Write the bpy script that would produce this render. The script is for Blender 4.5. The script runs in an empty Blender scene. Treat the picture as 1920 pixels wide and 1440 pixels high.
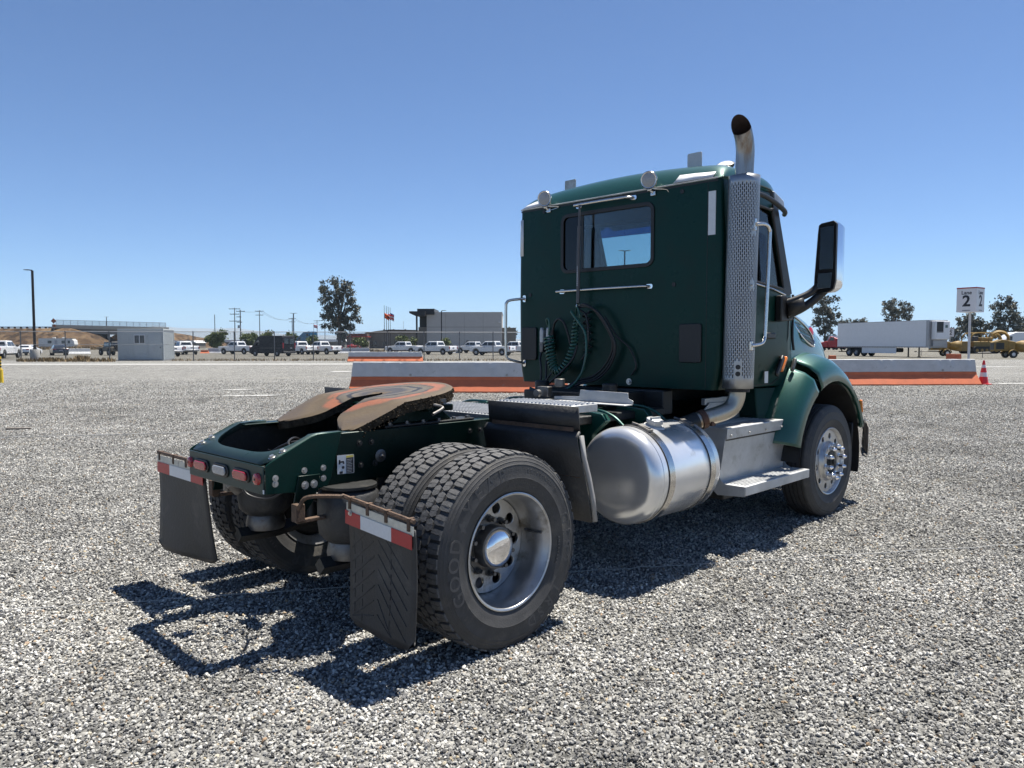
import bpy, bmesh, math, random
import numpy as np
from mathutils import Vector, Matrix
R = math.radians
S = bpy.context.scene
COL = S.collection
random.seed(7)

# ------------------------------------------------------------ camera, sky, sun
CAM = Vector((-2.7292, -3.8631, 1.5561)); YAW = 0.7729; PIT = 0.0533; FPX = 1419.65
FW = Vector((math.cos(PIT)*math.cos(YAW), math.cos(PIT)*math.sin(YAW), -math.sin(PIT)))
RT = Vector((math.sin(YAW), -math.cos(YAW), 0)); UP = RT.cross(FW)
cd = bpy.data.cameras.new('camera'); cam = bpy.data.objects.new('camera', cd); COL.objects.link(cam)
cd.sensor_fit = 'HORIZONTAL'; cd.sensor_width = 36; cd.lens = 36*FPX/1920; cd.clip_start = .05; cd.clip_end = 60000
cam.matrix_world = Matrix(((RT.x, UP.x, -FW.x, CAM.x), (RT.y, UP.y, -FW.y, CAM.y), (RT.z, UP.z, -FW.z, CAM.z), (0, 0, 0, 1)))
S.camera = cam
SUN = Vector((.37, -.035, 1)).normalized()
w = bpy.data.worlds.new('World'); S.world = w; w.use_nodes = True
nt = w.node_tree; bg = nt.nodes['Background']
sky = nt.nodes.new('ShaderNodeTexSky'); sky.sky_type = 'NISHITA'; sky.sun_disc = False
sky.sun_elevation = math.asin(SUN.z); sky.sun_rotation = math.atan2(SUN.x, SUN.y)
sky.altitude = 400; sky.air_density = 0.7; sky.dust_density = 0.3; sky.ozone_density = 8
nt.links.new(sky.outputs[0], bg.inputs[0]); bg.inputs[1].default_value = .068
sl = bpy.data.lights.new('sun', 'SUN'); sl.energy = 5.0; sl.angle = R(.53); sl.color = (1, .945, .85)
so = bpy.data.objects.new('sun', sl); COL.objects.link(so)
so.rotation_euler = SUN.to_track_quat('Z', 'Y').to_euler()
S.view_settings.view_transform = 'Standard'; S.view_settings.look = 'None'
S.view_settings.exposure = 1.11; S.view_settings.gamma = 1
S.render.engine = 'CYCLES'; S.cycles.use_denoising = True; S.cycles.use_adaptive_sampling = True; S.cycles.adaptive_threshold = .015; S.cycles.max_bounces = 6; S.cycles.diffuse_bounces = 3; S.cycles.glossy_bounces = 4; S.cycles.volume_bounces = 0
S.cycles.transparent_max_bounces = 12; S.cycles.caustics_reflective = False; S.cycles.caustics_refractive = False

def at(u, v, d):                       # a point at depth d on the line of sight through photo pixel u, v
    return CAM + (FW + RT*((u-960)/FPX) + UP*((720-v)/FPX))*d
def gp(u, d, z=0.0):                   # ground point at column u and depth d
    q = at(u, 644, d); return Vector((q.x, q.y, z))
HYAW = math.atan2(RT.y, RT.x)          # heading of the picture's left-to-right direction

# ------------------------------------------------------------ materials
MATS = {}
def nd(nt, t, **kw):
    n = nt.nodes.new(t)
    for k, v in kw.items():
        if k.startswith('i_'): n.inputs[k[2:].replace('_', ' ')].default_value = v
        else: setattr(n, k, v)
    return n
def lin(c):
    return tuple((x/255/12.92 if x/255 <= .04045 else ((x/255+.055)/1.055)**2.4) for x in c)
def mat(name, col, rough=.5, metal=0, var=.12, scale=9, bump=0, bscale=80, coat=0, col2=None, c2=.55, c2s=3, rvar=.1, spec=.5, emit=0, stretch=None):
    if name in MATS: return MATS[name]
    m = bpy.data.materials.new(name); m.use_nodes = True; t = m.node_tree; b = t.nodes['Principled BSDF']
    tc = nd(t, 'ShaderNodeTexCoord'); L = t.links.new
    vec = tc.outputs['Object']
    if stretch:
        mp = nd(t, 'ShaderNodeMapping'); mp.inputs['Scale'].default_value = stretch; L(vec, mp.inputs[0]); vec = mp.outputs[0]
    n1 = nd(t, 'ShaderNodeTexNoise'); n1.inputs['Scale'].default_value = scale; n1.inputs['Detail'].default_value = 6; n1.inputs['Roughness'].default_value = .62; L(vec, n1.inputs['Vector'])
    cr = nd(t, 'ShaderNodeValToRGB'); e = cr.color_ramp.elements
    e[0].position = .28; e[1].position = .72
    e[0].color = tuple(max(0, x*(1-var)) for x in col)+(1,); e[1].color = tuple(min(1, x*(1+var)) for x in col)+(1,)
    L(n1.outputs['Fac'], cr.inputs[0]); out = cr.outputs[0]
    if col2:
        n2 = nd(t, 'ShaderNodeTexNoise'); n2.inputs['Scale'].default_value = c2s; n2.inputs['Detail'].default_value = 8; n2.inputs['Roughness'].default_value = .7; L(vec, n2.inputs['Vector'])
        c2r = nd(t, 'ShaderNodeValToRGB'); c2r.color_ramp.elements[0].position = c2; c2r.color_ramp.elements[1].position = min(1, c2+.14); L(n2.outputs['Fac'], c2r.inputs[0])
        mx = nd(t, 'ShaderNodeMix', data_type='RGBA'); L(c2r.outputs[0], mx.inputs['Factor']); L(out, mx.inputs[6]); mx.inputs[7].default_value = tuple(col2)+(1,); out = mx.outputs[2]
    L(out, b.inputs['Base Color'])
    mr = nd(t, 'ShaderNodeMapRange'); mr.inputs[3].default_value = max(.02, rough-rvar); mr.inputs[4].default_value = min(1, rough+rvar); L(n1.outputs['Fac'], mr.inputs[0]); L(mr.outputs[0], b.inputs['Roughness'])
    b.inputs['Metallic'].default_value = metal; b.inputs['Coat Weight'].default_value = coat; b.inputs['Coat Roughness'].default_value = .04
    b.inputs['Specular IOR Level'].default_value = spec
    if bump:
        n3 = nd(t, 'ShaderNodeTexNoise'); n3.inputs['Scale'].default_value = bscale; n3.inputs['Detail'].default_value = 4; L(vec, n3.inputs['Vector'])
        bp = nd(t, 'ShaderNodeBump'); bp.inputs['Strength'].default_value = bump; bp.inputs['Distance'].default_value = .01; L(n3.outputs['Fac'], bp.inputs['Height']); L(bp.outputs[0], b.inputs['Normal'])
    if emit:
        b.inputs['Emission Color'].default_value = tuple(col)+(1,); b.inputs['Emission Strength'].default_value = emit
    MATS[name] = m; return m
def glass(name, tint, refl=1.45, rough=.0):
    if name in MATS: return MATS[name]
    m = bpy.data.materials.new(name); m.use_nodes = True; t = m.node_tree; t.nodes.remove(t.nodes['Principled BSDF'])
    o = t.nodes['Material Output']; fr = nd(t, 'ShaderNodeFresnel'); fr.inputs[0].default_value = refl
    tr = nd(t, 'ShaderNodeBsdfTransparent'); tr.inputs[0].default_value = tuple(tint)+(1,)
    gl = nd(t, 'ShaderNodeBsdfGlossy'); gl.inputs['Roughness'].default_value = rough; gl.inputs[0].default_value = (1, 1, 1, 1)
    mx = nd(t, 'ShaderNodeMixShader'); t.links.new(fr.outputs[0], mx.inputs[0]); t.links.new(tr.outputs[0], mx.inputs[1]); t.links.new(gl.outputs[0], mx.inputs[2]); t.links.new(mx.outputs[0], o.inputs[0])
    MATS[name] = m; return m
def paint_green(name, dull, dust=0, dark=1):
    m = bpy.data.materials.new(name); m.use_nodes = True; t = m.node_tree; b = t.nodes['Principled BSDF']; L = t.links.new
    tc = nd(t, 'ShaderNodeTexCoord')
    fl = nd(t, 'ShaderNodeTexVoronoi'); fl.inputs['Scale'].default_value = 900; L(tc.outputs['Object'], fl.inputs['Vector'])
    cr = nd(t, 'ShaderNodeValToRGB'); cr.color_ramp.elements[0].color = (.0006*dark, .0145*dark, .0118*dark, 1) if dull else (.001, .026, .020, 1); cr.color_ramp.elements[1].color = (.0014*dark, .043*dark, .033*dark, 1) if dull else (.005, .095, .072, 1)  # dull mix is darker: shade on the cab's rear wall put into the colour
    sp = nd(t, 'ShaderNodeSeparateColor'); L(fl.outputs['Color'], sp.inputs[0]); L(sp.outputs[0], cr.inputs[0])
    # road dust lying on the paint
    n = nd(t, 'ShaderNodeTexNoise'); n.inputs['Scale'].default_value = 3.5; n.inputs['Detail'].default_value = 9; n.inputs['Roughness'].default_value = .68; L(tc.outputs['Object'], n.inputs['Vector'])
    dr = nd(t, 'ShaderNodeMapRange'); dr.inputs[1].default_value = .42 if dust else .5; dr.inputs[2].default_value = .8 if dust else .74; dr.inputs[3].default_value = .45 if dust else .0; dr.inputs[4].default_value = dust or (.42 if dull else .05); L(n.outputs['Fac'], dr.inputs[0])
    mx = nd(t, 'ShaderNodeMix', data_type='RGBA'); L(dr.outputs[0], mx.inputs['Factor']); L(cr.outputs[0], mx.inputs[6]); mx.inputs[7].default_value = (.050, .068, .070, 1) if dust else (.018, .024, .019, 1)
    L(mx.outputs[2], b.inputs['Base Color'])
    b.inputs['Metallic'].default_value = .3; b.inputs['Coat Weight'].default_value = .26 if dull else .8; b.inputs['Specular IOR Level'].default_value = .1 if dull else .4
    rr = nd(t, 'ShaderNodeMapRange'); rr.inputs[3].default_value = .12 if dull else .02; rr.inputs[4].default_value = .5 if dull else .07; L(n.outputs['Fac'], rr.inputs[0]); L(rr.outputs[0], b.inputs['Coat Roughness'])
    b.inputs['Roughness'].default_value = .42
    MATS[name] = m; return m
GREEN = paint_green('green_metallic_paint', False); GREEND = paint_green('dusty_shaded_green_paint', True); GREENF = paint_green('dark_frame_green', True, 0, .42); GREENT = paint_green('road_dusted_green_paint', True, .85)  # frame green is the dull mix at a lower value
BLACK = mat('black_plastic', (.012, .012, .013), .45, var=.2, bump=.1, bscale=250, rvar=.12)
RUBBER = mat('tyre_rubber', (.040, .040, .041), .66, var=.35, scale=14, bump=.2, bscale=150, col2=(.080, .074, .064), c2=.54, c2s=4, rvar=.15)
TREADM = mat('worn_tread_rubber', (.085, .085, .086), .8, var=.35, scale=40, bump=.35, bscale=220, col2=(.13, .125, .118), c2=.56, c2s=18)
FLAP = mat('flap_rubber', (.024, .025, .027), .55, var=.4, scale=5, bump=.25, bscale=60, col2=(.06, .058, .054), c2=.56, c2s=5)
GREASE = mat('chassis_black', (.012, .013, .013), .5, var=.4, bump=.3, bscale=50, col2=(.05, .043, .036), c2=.58, c2s=9)
CHROME = mat('chrome', (.82, .82, .84), .06, 1, var=.03, rvar=.03)
STAIN = mat('stainless_tube', (.62, .6, .57), .2, 1, var=.1, scale=30, rvar=.08)
ALU = mat('brushed_aluminium', (.62, .63, .65), .36, 1, var=.12, scale=6, bump=.06, bscale=40, rvar=.12, col2=(.42, .42, .42), c2=.62, c2s=4)
ALUW = mat('weathered_aluminium', (.47, .478, .482), .48, .5, var=.16, scale=7, bump=.12, bscale=90, rvar=.14, col2=(.30, .295, .28), c2=.57, c2s=5)
TANKM = mat('polished_tank_aluminium', (.76, .765, .77), .22, .66, var=.08, scale=3, bump=.02, bscale=7, rvar=.07, col2=(.47, .44, .38), c2=.61, c2s=3.5)
WHEELM = mat('wheel_aluminium', (.50, .50, .50), .38, .9, var=.15, scale=8, rvar=.12, col2=(.27, .25, .215), c2=.53, c2s=7)
STEEL = mat('dark_steel', (.16, .155, .15), .45, .8, var=.3, scale=20, col2=(.1, .06, .04), c2=.6, c2s=14)
RUST = mat('rusty_steel', (.11, .072, .05), .75, .3, var=.4, scale=22, bump=.4, bscale=120, col2=(.04, .035, .03), c2=.55, c2s=12)
RED = mat('red_lens', (.35, .012, .018), .18, var=.1, coat=.6); CLEAR = mat('clear_lens', (.30, .31, .32), .15, var=.15, scale=80, coat=.7, bump=.3, bscale=260)
AMBER = mat('amber_lens', (.75, .20, .02), .2, coat=.6); BOLT = mat('zinc_bolt', (.55, .54, .52), .35, .9, var=.2)
REFW = mat('white_reflector', (.62, .64, .66), .35, var=.06, scale=60, bump=.05, bscale=900); REFR = mat('red_reflector', (.38, .015, .022), .35, var=.12, scale=60)
CREAM = mat('bare_flap_edge', (.58, .55, .46), .6, var=.15, scale=25, col2=(.2, .17, .13), c2=.6, c2s=15)
HOSEG = mat('green_air_hose', (.015, .085, .06), .35, var=.2, coat=.2); HOSEB = mat('black_hose', (.012, .012, .014), .42, var=.2)
STACKM = mat('heat_stained_stack', (.30, .305, .31), .32, .85, var=.2, scale=4, rvar=.12, col2=(.17, .095, .045), c2=.50, c2s=3, stretch=(2.2, 2.2, .3))
PIPE = mat('stained_exhaust', (.46, .42, .35), .34, .85, var=.22, scale=4, rvar=.12, col2=(.26, .15, .075), c2=.52, c2s=4, stretch=(1.6, 1.6, .35))
CLAMP = mat('rust_brown_clamp', (.10, .05, .032), .6, .5, var=.3)
SOOT = mat('sooty_inside', (.03, .016, .011), .9, var=.5, scale=20)
GLASS = glass('clear_glass', (.80, .86, .86)); GLASSD = glass('dark_tinted_glass', (.02, .022, .03)); GLASSB = glass('blue_shade_band', (.03, .22, .42)); GLASSW = glass('windscreen_glass', (.72, .86, .88))
MIRR = mat('mirror_silver', (.8, .82, .84), .02, 1, var=0, rvar=0)
INTER = mat('grey_cab_lining', (.035, .036, .04), .8, var=.15)

# ------------------------------------------------------------ mesh helpers
def frame(d):
    d = Vector(d).normalized(); a = Vector((0, 0, 1)) if abs(d.z) < .95 else Vector((1, 0, 0))
    x = a.cross(d).normalized(); return x, d.cross(x), d
def catmull(P, n=8):
    P = [Vector(p) for p in P]; out = []
    for i in range(len(P)-1):
        a = P[max(i-1, 0)]; b = P[i]; c = P[i+1]; d = P[min(i+2, len(P)-1)]
        for k in range(n):
            t = k/n; out.append(.5*((2*b)+(c-a)*t+(2*a-5*b+4*c-d)*t*t+(3*b-a-3*c+d)*t**3))
    out.append(P[-1]); return out
class MB:
    def __init__(s): s.v = []; s.f = []
    def add(s, v, f):
        o = len(s.v); s.v += [tuple(x) for x in v]; s.f += [tuple(i+o for i in q) for q in f]; return s
    def box(s, c, d, rot=None):
        hx, hy, hz = d[0]/2, d[1]/2, d[2]/2
        v = [Vector((x, y, z)) for z in (-hz, hz) for y in (-hy, hy) for x in (-hx, hx)]
        if rot: v = [rot @ p for p in v]
        return s.add([p+Vector(c) for p in v], [(0, 2, 3, 1), (4, 5, 7, 6), (0, 1, 5, 4), (2, 6, 7, 3), (0, 4, 6, 2), (1, 3, 7, 5)])
    def bb(s, x0, x1, y0, y1, z0, z1): return s.box(((x0+x1)/2, (y0+y1)/2, (z0+z1)/2), (abs(x1-x0), abs(y1-y0), abs(z1-z0)))
    def cyl(s, a, b, r0, r1=None, n=16, caps=True):
        a, b = Vector(a), Vector(b); r1 = r0 if r1 is None else r1; x, y, d = frame(b-a)
        v = [a+(x*math.cos(2*math.pi*i/n)+y*math.sin(2*math.pi*i/n))*r0 for i in range(n)]+[b+(x*math.cos(2*math.pi*i/n)+y*math.sin(2*math.pi*i/n))*r1 for i in range(n)]
        f = [(i, (i+1) % n, n+(i+1) % n, n+i) for i in range(n)]
        if caps: f += [tuple(range(n))[::-1], tuple(range(n, 2*n))]
        return s.add(v, f)
    def tube(s, P, r, n=8, caps=True, rs=None):
        P = [Vector(p) for p in P]; m = len(P); v = []; x = None
        for i, p in enumerate(P):
            d = (P[min(i+1, m-1)]-P[max(i-1, 0)]).normalized()
            if x is None: x = frame(d)[0]
            x = (x-d*x.dot(d)).normalized(); y = d.cross(x); rr = rs[i] if rs else r
            v += [p+(x*math.cos(2*math.pi*k/n)+y*math.sin(2*math.pi*k/n))*rr for k in range(n)]
        f = [(i*n+k, i*n+(k+1) % n, (i+1)*n+(k+1) % n, (i+1)*n+k) for i in range(m-1) for k in range(n)]
        if caps: f += [tuple(range(n))[::-1], tuple(range((m-1)*n, m*n))]
        return s.add(v, f)
    def lathe(s, prof, o, d, n=48, closed=False):   # prof: (radius, distance along d)
        o = Vector(o); x, y, d = frame(d); m = len(prof); v = []
        for (r, h) in prof: v += [o+d*h+(x*math.cos(2*math.pi*k/n)+y*math.sin(2*math.pi*k/n))*r for k in range(n)]
        f = [(i*n+k, i*n+(k+1) % n, ((i+1) % m)*n+(k+1) % n, ((i+1) % m)*n+k) for i in range(m if closed else m-1) for k in range(n)]
        if not closed:
            if prof[0][0] < 1e-4 or prof[-1][0] < 1e-4: pass
        return s.add(v, f)
    def prism(s, poly, o, ax, ay, az, t):           # 2-D polygon in frame (ax, ay) at o, extruded t along az
        o, ax, ay, az = Vector(o), Vector(ax), Vector(ay), Vector(az); n = len(poly)
        v = [o+ax*p[0]+ay*p[1] for p in poly]; v += [p+az*t for p in v]
        return s.add(v, [tuple(range(n))[::-1], tuple(range(n, 2*n))]+[(i, (i+1) % n, n+(i+1) % n, n+i) for i in range(n)])
    def loft(s, secs, close=True, cap=True):
        n = len(secs[0]); m = len(secs); v = [p for q in secs for p in q]
        f = [(i*n+k, i*n+(k+1) % n, (i+1)*n+(k+1) % n, (i+1)*n+k) for i in range(m-1) for k in range(n if close else n-1)]
        if cap: f += [tuple(range(n))[::-1], tuple(range((m-1)*n, m*n))]
        return s.add(v, f)
    def mesh(s, name, smooth=35):
        me = bpy.data.meshes.new(name); me.from_pydata(s.v, [], s.f); bm = bmesh.new(); bm.from_mesh(me)
        bmesh.ops.recalc_face_normals(bm, faces=bm.faces); bm.to_mesh(me); bm.free()
        if smooth:
            me.polygons.foreach_set('use_smooth', [True]*len(me.polygons)); me.set_sharp_from_angle(angle=R(smooth))
        return me
    def build(s, name, m, parent=None, smooth=35, bevel=0, seg=2):
        return obj(name, s.mesh(name, smooth), m, parent, bevel, seg)
def obj(name, me, m, parent=None, bevel=0, seg=2):
    o = bpy.data.objects.new(name, me); COL.objects.link(o)
    if m and not me.materials: me.materials.append(m)
    if parent: o.parent = parent
    if bevel:
        b = o.modifiers.new('bevel', 'BEVEL'); b.width = bevel; b.segments = seg; b.limit_method = 'ANGLE'; b.angle_limit = R(40)
    return o
def thing(name, label, cat, loc=(0, 0, 0), rz=0, group=None):
    o = bpy.data.objects.new(name, None); COL.objects.link(o); o.location = loc; o.rotation_euler = (0, 0, rz); o.empty_display_size = .2
    return tag(o, label, cat, group)
def tag(o, label, cat, group=None):
    o['label'] = label; o['category'] = cat
    if group: o['group'] = group
    return o
def kind(o, k): o['kind'] = k; return o
def tree_copy(o, parent=None):
    c = o.copy(); COL.objects.link(c)
    if parent: c.parent = parent
    for ch in o.children: tree_copy(ch, c)
    return c
def rrect(w, h, r, n=6, cx=0, cy=0):
    p = []
    for (sx, sy, a0) in ((1, 1, 0), (-1, 1, 90), (-1, -1, 180), (1, -1, 270)):
        for k in range(n+1):
            a = R(a0+90*k/n); p.append((cx+sx*(w/2-r)+r*math.cos(a), cy+sy*(h/2-r)+r*math.sin(a)))
    return p
def circ(r, n=20, cx=0, cy=0, sq=1): return [(cx+r*math.cos(2*math.pi*k/n), cy+sq*r*math.sin(2*math.pi*k/n)) for k in range(n)]
def plate(name, loops, M, t, m, parent=None, bevel=0, smooth=35):   # flat sheet with holes (2-D loops), thickness t, placed by matrix M
    cu = bpy.data.curves.new(name, 'CURVE'); cu.dimensions = '2D'; cu.fill_mode = 'BOTH'; cu.extrude = max(t/2-bevel, 0); cu.bevel_depth = bevel; cu.bevel_resolution = 1
    for lp in loops:
        s = cu.splines.new('POLY'); s.points.add(len(lp)-1); s.use_cyclic_u = True
        for q, p in zip(s.points, lp): q.co = (p[0], p[1], 0, 1)
    return curve_obj(name, cu, M, m, parent, smooth)
def curve_obj(name, cu, M, m, parent, smooth=35):
    tmp = bpy.data.objects.new('tmp', cu); COL.objects.link(tmp)
    me = bpy.data.meshes.new_from_object(tmp.evaluated_get(bpy.context.evaluated_depsgraph_get())); bpy.data.objects.remove(tmp); bpy.data.curves.remove(cu)
    me.materials.clear(); me.transform(M); me.name = name
    if smooth:
        me.polygons.foreach_set('use_smooth', [True]*len(me.polygons)); me.set_sharp_from_angle(angle=R(smooth))
    return obj(name, me, m, parent)
def MX(o, ax, ay):
    ax, ay, o = Vector(ax).normalized(), Vector(ay).normalized(), Vector(o); az = ax.cross(ay)
    return Matrix(((ax.x, ay.x, az.x, o.x), (ax.y, ay.y, az.y, o.y), (ax.z, ay.z, az.z, o.z), (0, 0, 0, 1)))
def text_mesh(body, size, M, m, parent, name='lettering', ext=.001, align='CENTER', off=0, space=1.0):
    cu = bpy.data.curves.new(name, 'FONT'); cu.body = body; cu.size = size; cu.extrude = ext; cu.align_x = align; cu.align_y = 'CENTER'; cu.offset = off; cu.resolution_u = 3; cu.space_character = space
    tmp = bpy.data.objects.new('tmp', cu); COL.objects.link(tmp)
    me = bpy.data.meshes.new_from_object(tmp.evaluated_get(bpy.context.evaluated_depsgraph_get())); bpy.data.objects.remove(tmp); bpy.data.curves.remove(cu)
    me.materials.clear(); me.transform(M); me.name = name
    return obj(name, me, m, parent) if parent is not None or m else me
def joined(name, meshes, m, parent):
    bm = bmesh.new()
    for me in meshes: bm.from_mesh(me); bpy.data.meshes.remove(me)
    me = bpy.data.meshes.new(name); bm.to_mesh(me); bm.free(); return obj(name, me, m, parent)

def bolt_mesh(h):
    if ('bolt', h) not in MATS:
        b = MB(); b.cyl((0, 0, 0), (0, 0, h*.25), 1.5, n=14); b.cyl((0, 0, h*.2), (0, 0, h*1.2), 1, .92, n=6); MATS['bolt', h] = b.mesh('bolt')
    return MATS['bolt', h]
def bolt_at(p, d, r, m, parent, h=.9):
    me = bolt_mesh(h); key = ('boltm', h, m.name)
    if key not in MATS: MATS[key] = me.copy(); MATS[key].materials.append(m)
    o = bpy.data.objects.new('bolt', MATS[key]); COL.objects.link(o); o.parent = parent; o.location = p; o.scale = (r, r, r); o.rotation_mode = 'QUATERNION'; o.rotation_quaternion = Vector((0, 0, 1)).rotation_difference(Vector(d).normalized()); return o
# ------------------------------------------------------------ ground
def ground_mat(name, lo, mid, hi, tan, cell=48, tanamt=.35):
    m = bpy.data.materials.new(name); m.use_nodes = True; t = m.node_tree; b = t.nodes['Principled BSDF']; L = t.links.new
    tc = nd(t, 'ShaderNodeTexCoord'); vec = tc.outputs['Object']
    vo = nd(t, 'ShaderNodeTexVoronoi'); vo.inputs['Scale'].default_value = cell; L(vec, vo.inputs['Vector'])
    v2 = nd(t, 'ShaderNodeTexVoronoi'); v2.inputs['Scale'].default_value = cell*.28; L(vec, v2.inputs['Vector'])
    sc = nd(t, 'ShaderNodeSeparateColor'); L(vo.outputs['Color'], sc.inputs[0])
    s2 = nd(t, 'ShaderNodeSeparateColor'); L(v2.outputs['Color'], s2.inputs[0])
    av = nd(t, 'ShaderNodeMath', operation='MULTIPLY_ADD'); L(s2.outputs[0], av.inputs[0]); av.inputs[1].default_value = .35
    ml = nd(t, 'ShaderNodeMath', operation='MULTIPLY'); L(sc.outputs[0], ml.inputs[0]); ml.inputs[1].default_value = .65; L(ml.outputs[0], av.inputs[2])
    cr = nd(t, 'ShaderNodeValToRGB'); cr.color_ramp.elements[0].position = .12; cr.color_ramp.elements[0].color = tuple(lo)+(1,); cr.color_ramp.elements[1].position = .9; cr.color_ramp.elements[1].color = tuple(hi)+(1,)
    e = cr.color_ramp.elements.new(.5); e.color = tuple(mid)+(1,); L(av.outputs[0], cr.inputs[0])
    out = cr.outputs[0]
    for (scl, dt, lo_, hi_) in ((9, 4, .78, 1.22), (2.2, 4, .80, 1.2), (.7, 5, .82, 1.16), (.12, 6, .9, 1.08)):
        n = nd(t, 'ShaderNodeTexNoise'); n.inputs['Scale'].default_value = scl; n.inputs['Detail'].default_value = dt; n.inputs['Roughness'].default_value = .65; L(vec, n.inputs['Vector'])
        r = nd(t, 'ShaderNodeMapRange'); r.inputs[1].default_value = .3; r.inputs[2].default_value = .7; r.inputs[3].default_value = lo_; r.inputs[4].default_value = hi_; L(n.outputs['Fac'], r.inputs[0])
        mx = nd(t, 'ShaderNodeVectorMath', operation='SCALE'); L(out, mx.inputs[0]); L(r.outputs[0], mx.inputs['Scale']); out = mx.outputs[0]
    n = nd(t, 'ShaderNodeTexNoise'); n.inputs['Scale'].default_value = .45; n.inputs['Detail'].default_value = 7; n.inputs['Roughness'].default_value = .7; L(vec, n.inputs['Vector'])
    r = nd(t, 'ShaderNodeMapRange'); r.inputs[1].default_value = .55; r.inputs[2].default_value = .75; r.inputs[3].default_value = 0; r.inputs[4].default_value = tanamt; L(n.outputs['Fac'], r.inputs[0])
    mx = nd(t, 'ShaderNodeMix', data_type='RGBA'); L(r.outputs[0], mx.inputs['Factor']); L(out, mx.inputs[6]); mx.inputs[7].default_value = tuple(tan)+(1,)
    L(mx.outputs[2], b.inputs['Base Color']); b.inputs['Roughness'].default_value = .9; b.inputs['Specular IOR Level'].default_value = .25
    bp = nd(t, 'ShaderNodeBump'); bp.inputs['Strength'].default_value = .9; bp.inputs['Distance'].default_value = .018
    ad = nd(t, 'ShaderNodeMath', operation='MULTIPLY_ADD'); L(sc.outputs[1], ad.inputs[0]); ad.inputs[1].default_value = .5; L(vo.outputs['Distance'], ad.inputs[2])
    iv = nd(t, 'ShaderNodeMath', operation='MULTIPLY'); L(ad.outputs[0], iv.inputs[0]); iv.inputs[1].default_value = -1; L(iv.outputs[0], bp.inputs['Height']); L(bp.outputs[0], b.inputs['Normal'])
    return m
GRAV = ground_mat('grey_gravel', (.064, .064, .061), (.176, .175, .166), (.33, .326, .308), (.235, .218, .165), tanamt=.4)
FIELD = ground_mat('brownish_gravel', (.055, .052, .044), (.125, .119, .102), (.205, .197, .172), (.15, .125, .08), cell=30, tanamt=.6)
b = MB(); N = 40; RAD = [0, 4, 10, 25, 60, 150, 400, 1200, 4000, 12000, 30000]
o0 = gp(960, 6)
b.v = [(o0.x, o0.y, 0)]
for r_ in RAD[1:]: b.v += [(o0.x+r_*math.cos(2*math.pi*k/N), o0.y+r_*math.sin(2*math.pi*k/N), 0) for k in range(N)]
b.f = [(0, 1+k, 1+(k+1) % N) for k in range(N)]+[(1+i*N+k, 1+i*N+(k+1) % N, 1+(i+1)*N+(k+1) % N, 1+(i+1)*N+k) for i in range(len(RAD)-2) for k in range(N)]
kind(b.build('ground', GRAV, smooth=0), 'structure')
# brownish gravel yard behind the fence
b = MB(); q = [gp(-900, 68.5, .005), gp(2900, 76, .005), gp(2900, 420, .005), gp(-900, 420, .005)]
b.add(q, [(0, 1, 2, 3)]); kind(b.build('ground', FIELD, smooth=0), 'structure')

# loose stones in the foreground
stone_col = bpy.data.collections.new('stone_shapes')
m = bpy.data.materials.new('gravel_stone'); m.use_nodes = True; t = m.node_tree; bs = t.nodes['Principled BSDF']
oi = nd(t, 'ShaderNodeObjectInfo'); cr = nd(t, 'ShaderNodeValToRGB'); cr.color_ramp.interpolation = 'LINEAR'
els = [(0, (0.032, 0.032, 0.033)), (.10, (0.092, 0.092, 0.093)), (.32, (0.182, 0.180, 0.176)), (.58, (0.308, 0.305, 0.289)), (.82, (0.462, 0.454, 0.427)), (.94, (0.594, 0.583, 0.550)), (.965, (0.363, 0.314, 0.220)), (.982, (0.275, 0.182, 0.110)), (1, (0.396, 0.385, 0.354))]
E_ = cr.color_ramp.elements
E_[0].position = els[0][0]; E_[0].color = els[0][1]+(1,); E_[1].position = 1; E_[1].color = els[-1][1]+(1,)
for p, c in els[1:-1]: e = E_.new(p); e.color = c+(1,)
t.links.new(oi.outputs['Random'], cr.inputs[0])
tc = nd(t, 'ShaderNodeTexCoord'); nz = nd(t, 'ShaderNodeTexNoise'); nz.inputs['Scale'].default_value = 120; nz.inputs['Detail'].default_value = 3; t.links.new(tc.outputs['Object'], nz.inputs[0])
mr = nd(t, 'ShaderNodeMapRange'); mr.inputs[3].default_value = .75; mr.inputs[4].default_value = 1.25; t.links.new(nz.outputs['Fac'], mr.inputs[0])
vm = nd(t, 'ShaderNodeVectorMath', operation='SCALE'); t.links.new(cr.outputs[0], vm.inputs[0]); t.links.new(mr.outputs[0], vm.inputs['Scale']); 
ge = nd(t, 'ShaderNodeNewGeometry'); out_ = vm.outputs[0]
for scl, a_, c_, det in ((.5, .66, 1.28, 6), (2.6, .78, 1.2, 4)):      # damp, dusty and driven-over areas of the lot
    nn = nd(t, 'ShaderNodeTexNoise'); nn.inputs['Scale'].default_value = scl; nn.inputs['Detail'].default_value = det; nn.inputs['Roughness'].default_value = .62; t.links.new(ge.outputs['Position'], nn.inputs[0])
    m2 = nd(t, 'ShaderNodeMapRange'); m2.inputs[1].default_value = .32; m2.inputs[2].default_value = .68; m2.inputs[3].default_value = a_; m2.inputs[4].default_value = c_; t.links.new(nn.outputs['Fac'], m2.inputs[0])
    v2_ = nd(t, 'ShaderNodeVectorMath', operation='SCALE'); t.links.new(out_, v2_.inputs[0]); t.links.new(m2.outputs[0], v2_.inputs['Scale']); out_ = v2_.outputs[0]
nn = nd(t, 'ShaderNodeTexNoise'); nn.inputs['Scale'].default_value = .8; nn.inputs['Detail'].default_value = 7; nn.inputs['Roughness'].default_value = .7; t.links.new(ge.outputs['Position'], nn.inputs[0])
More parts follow.
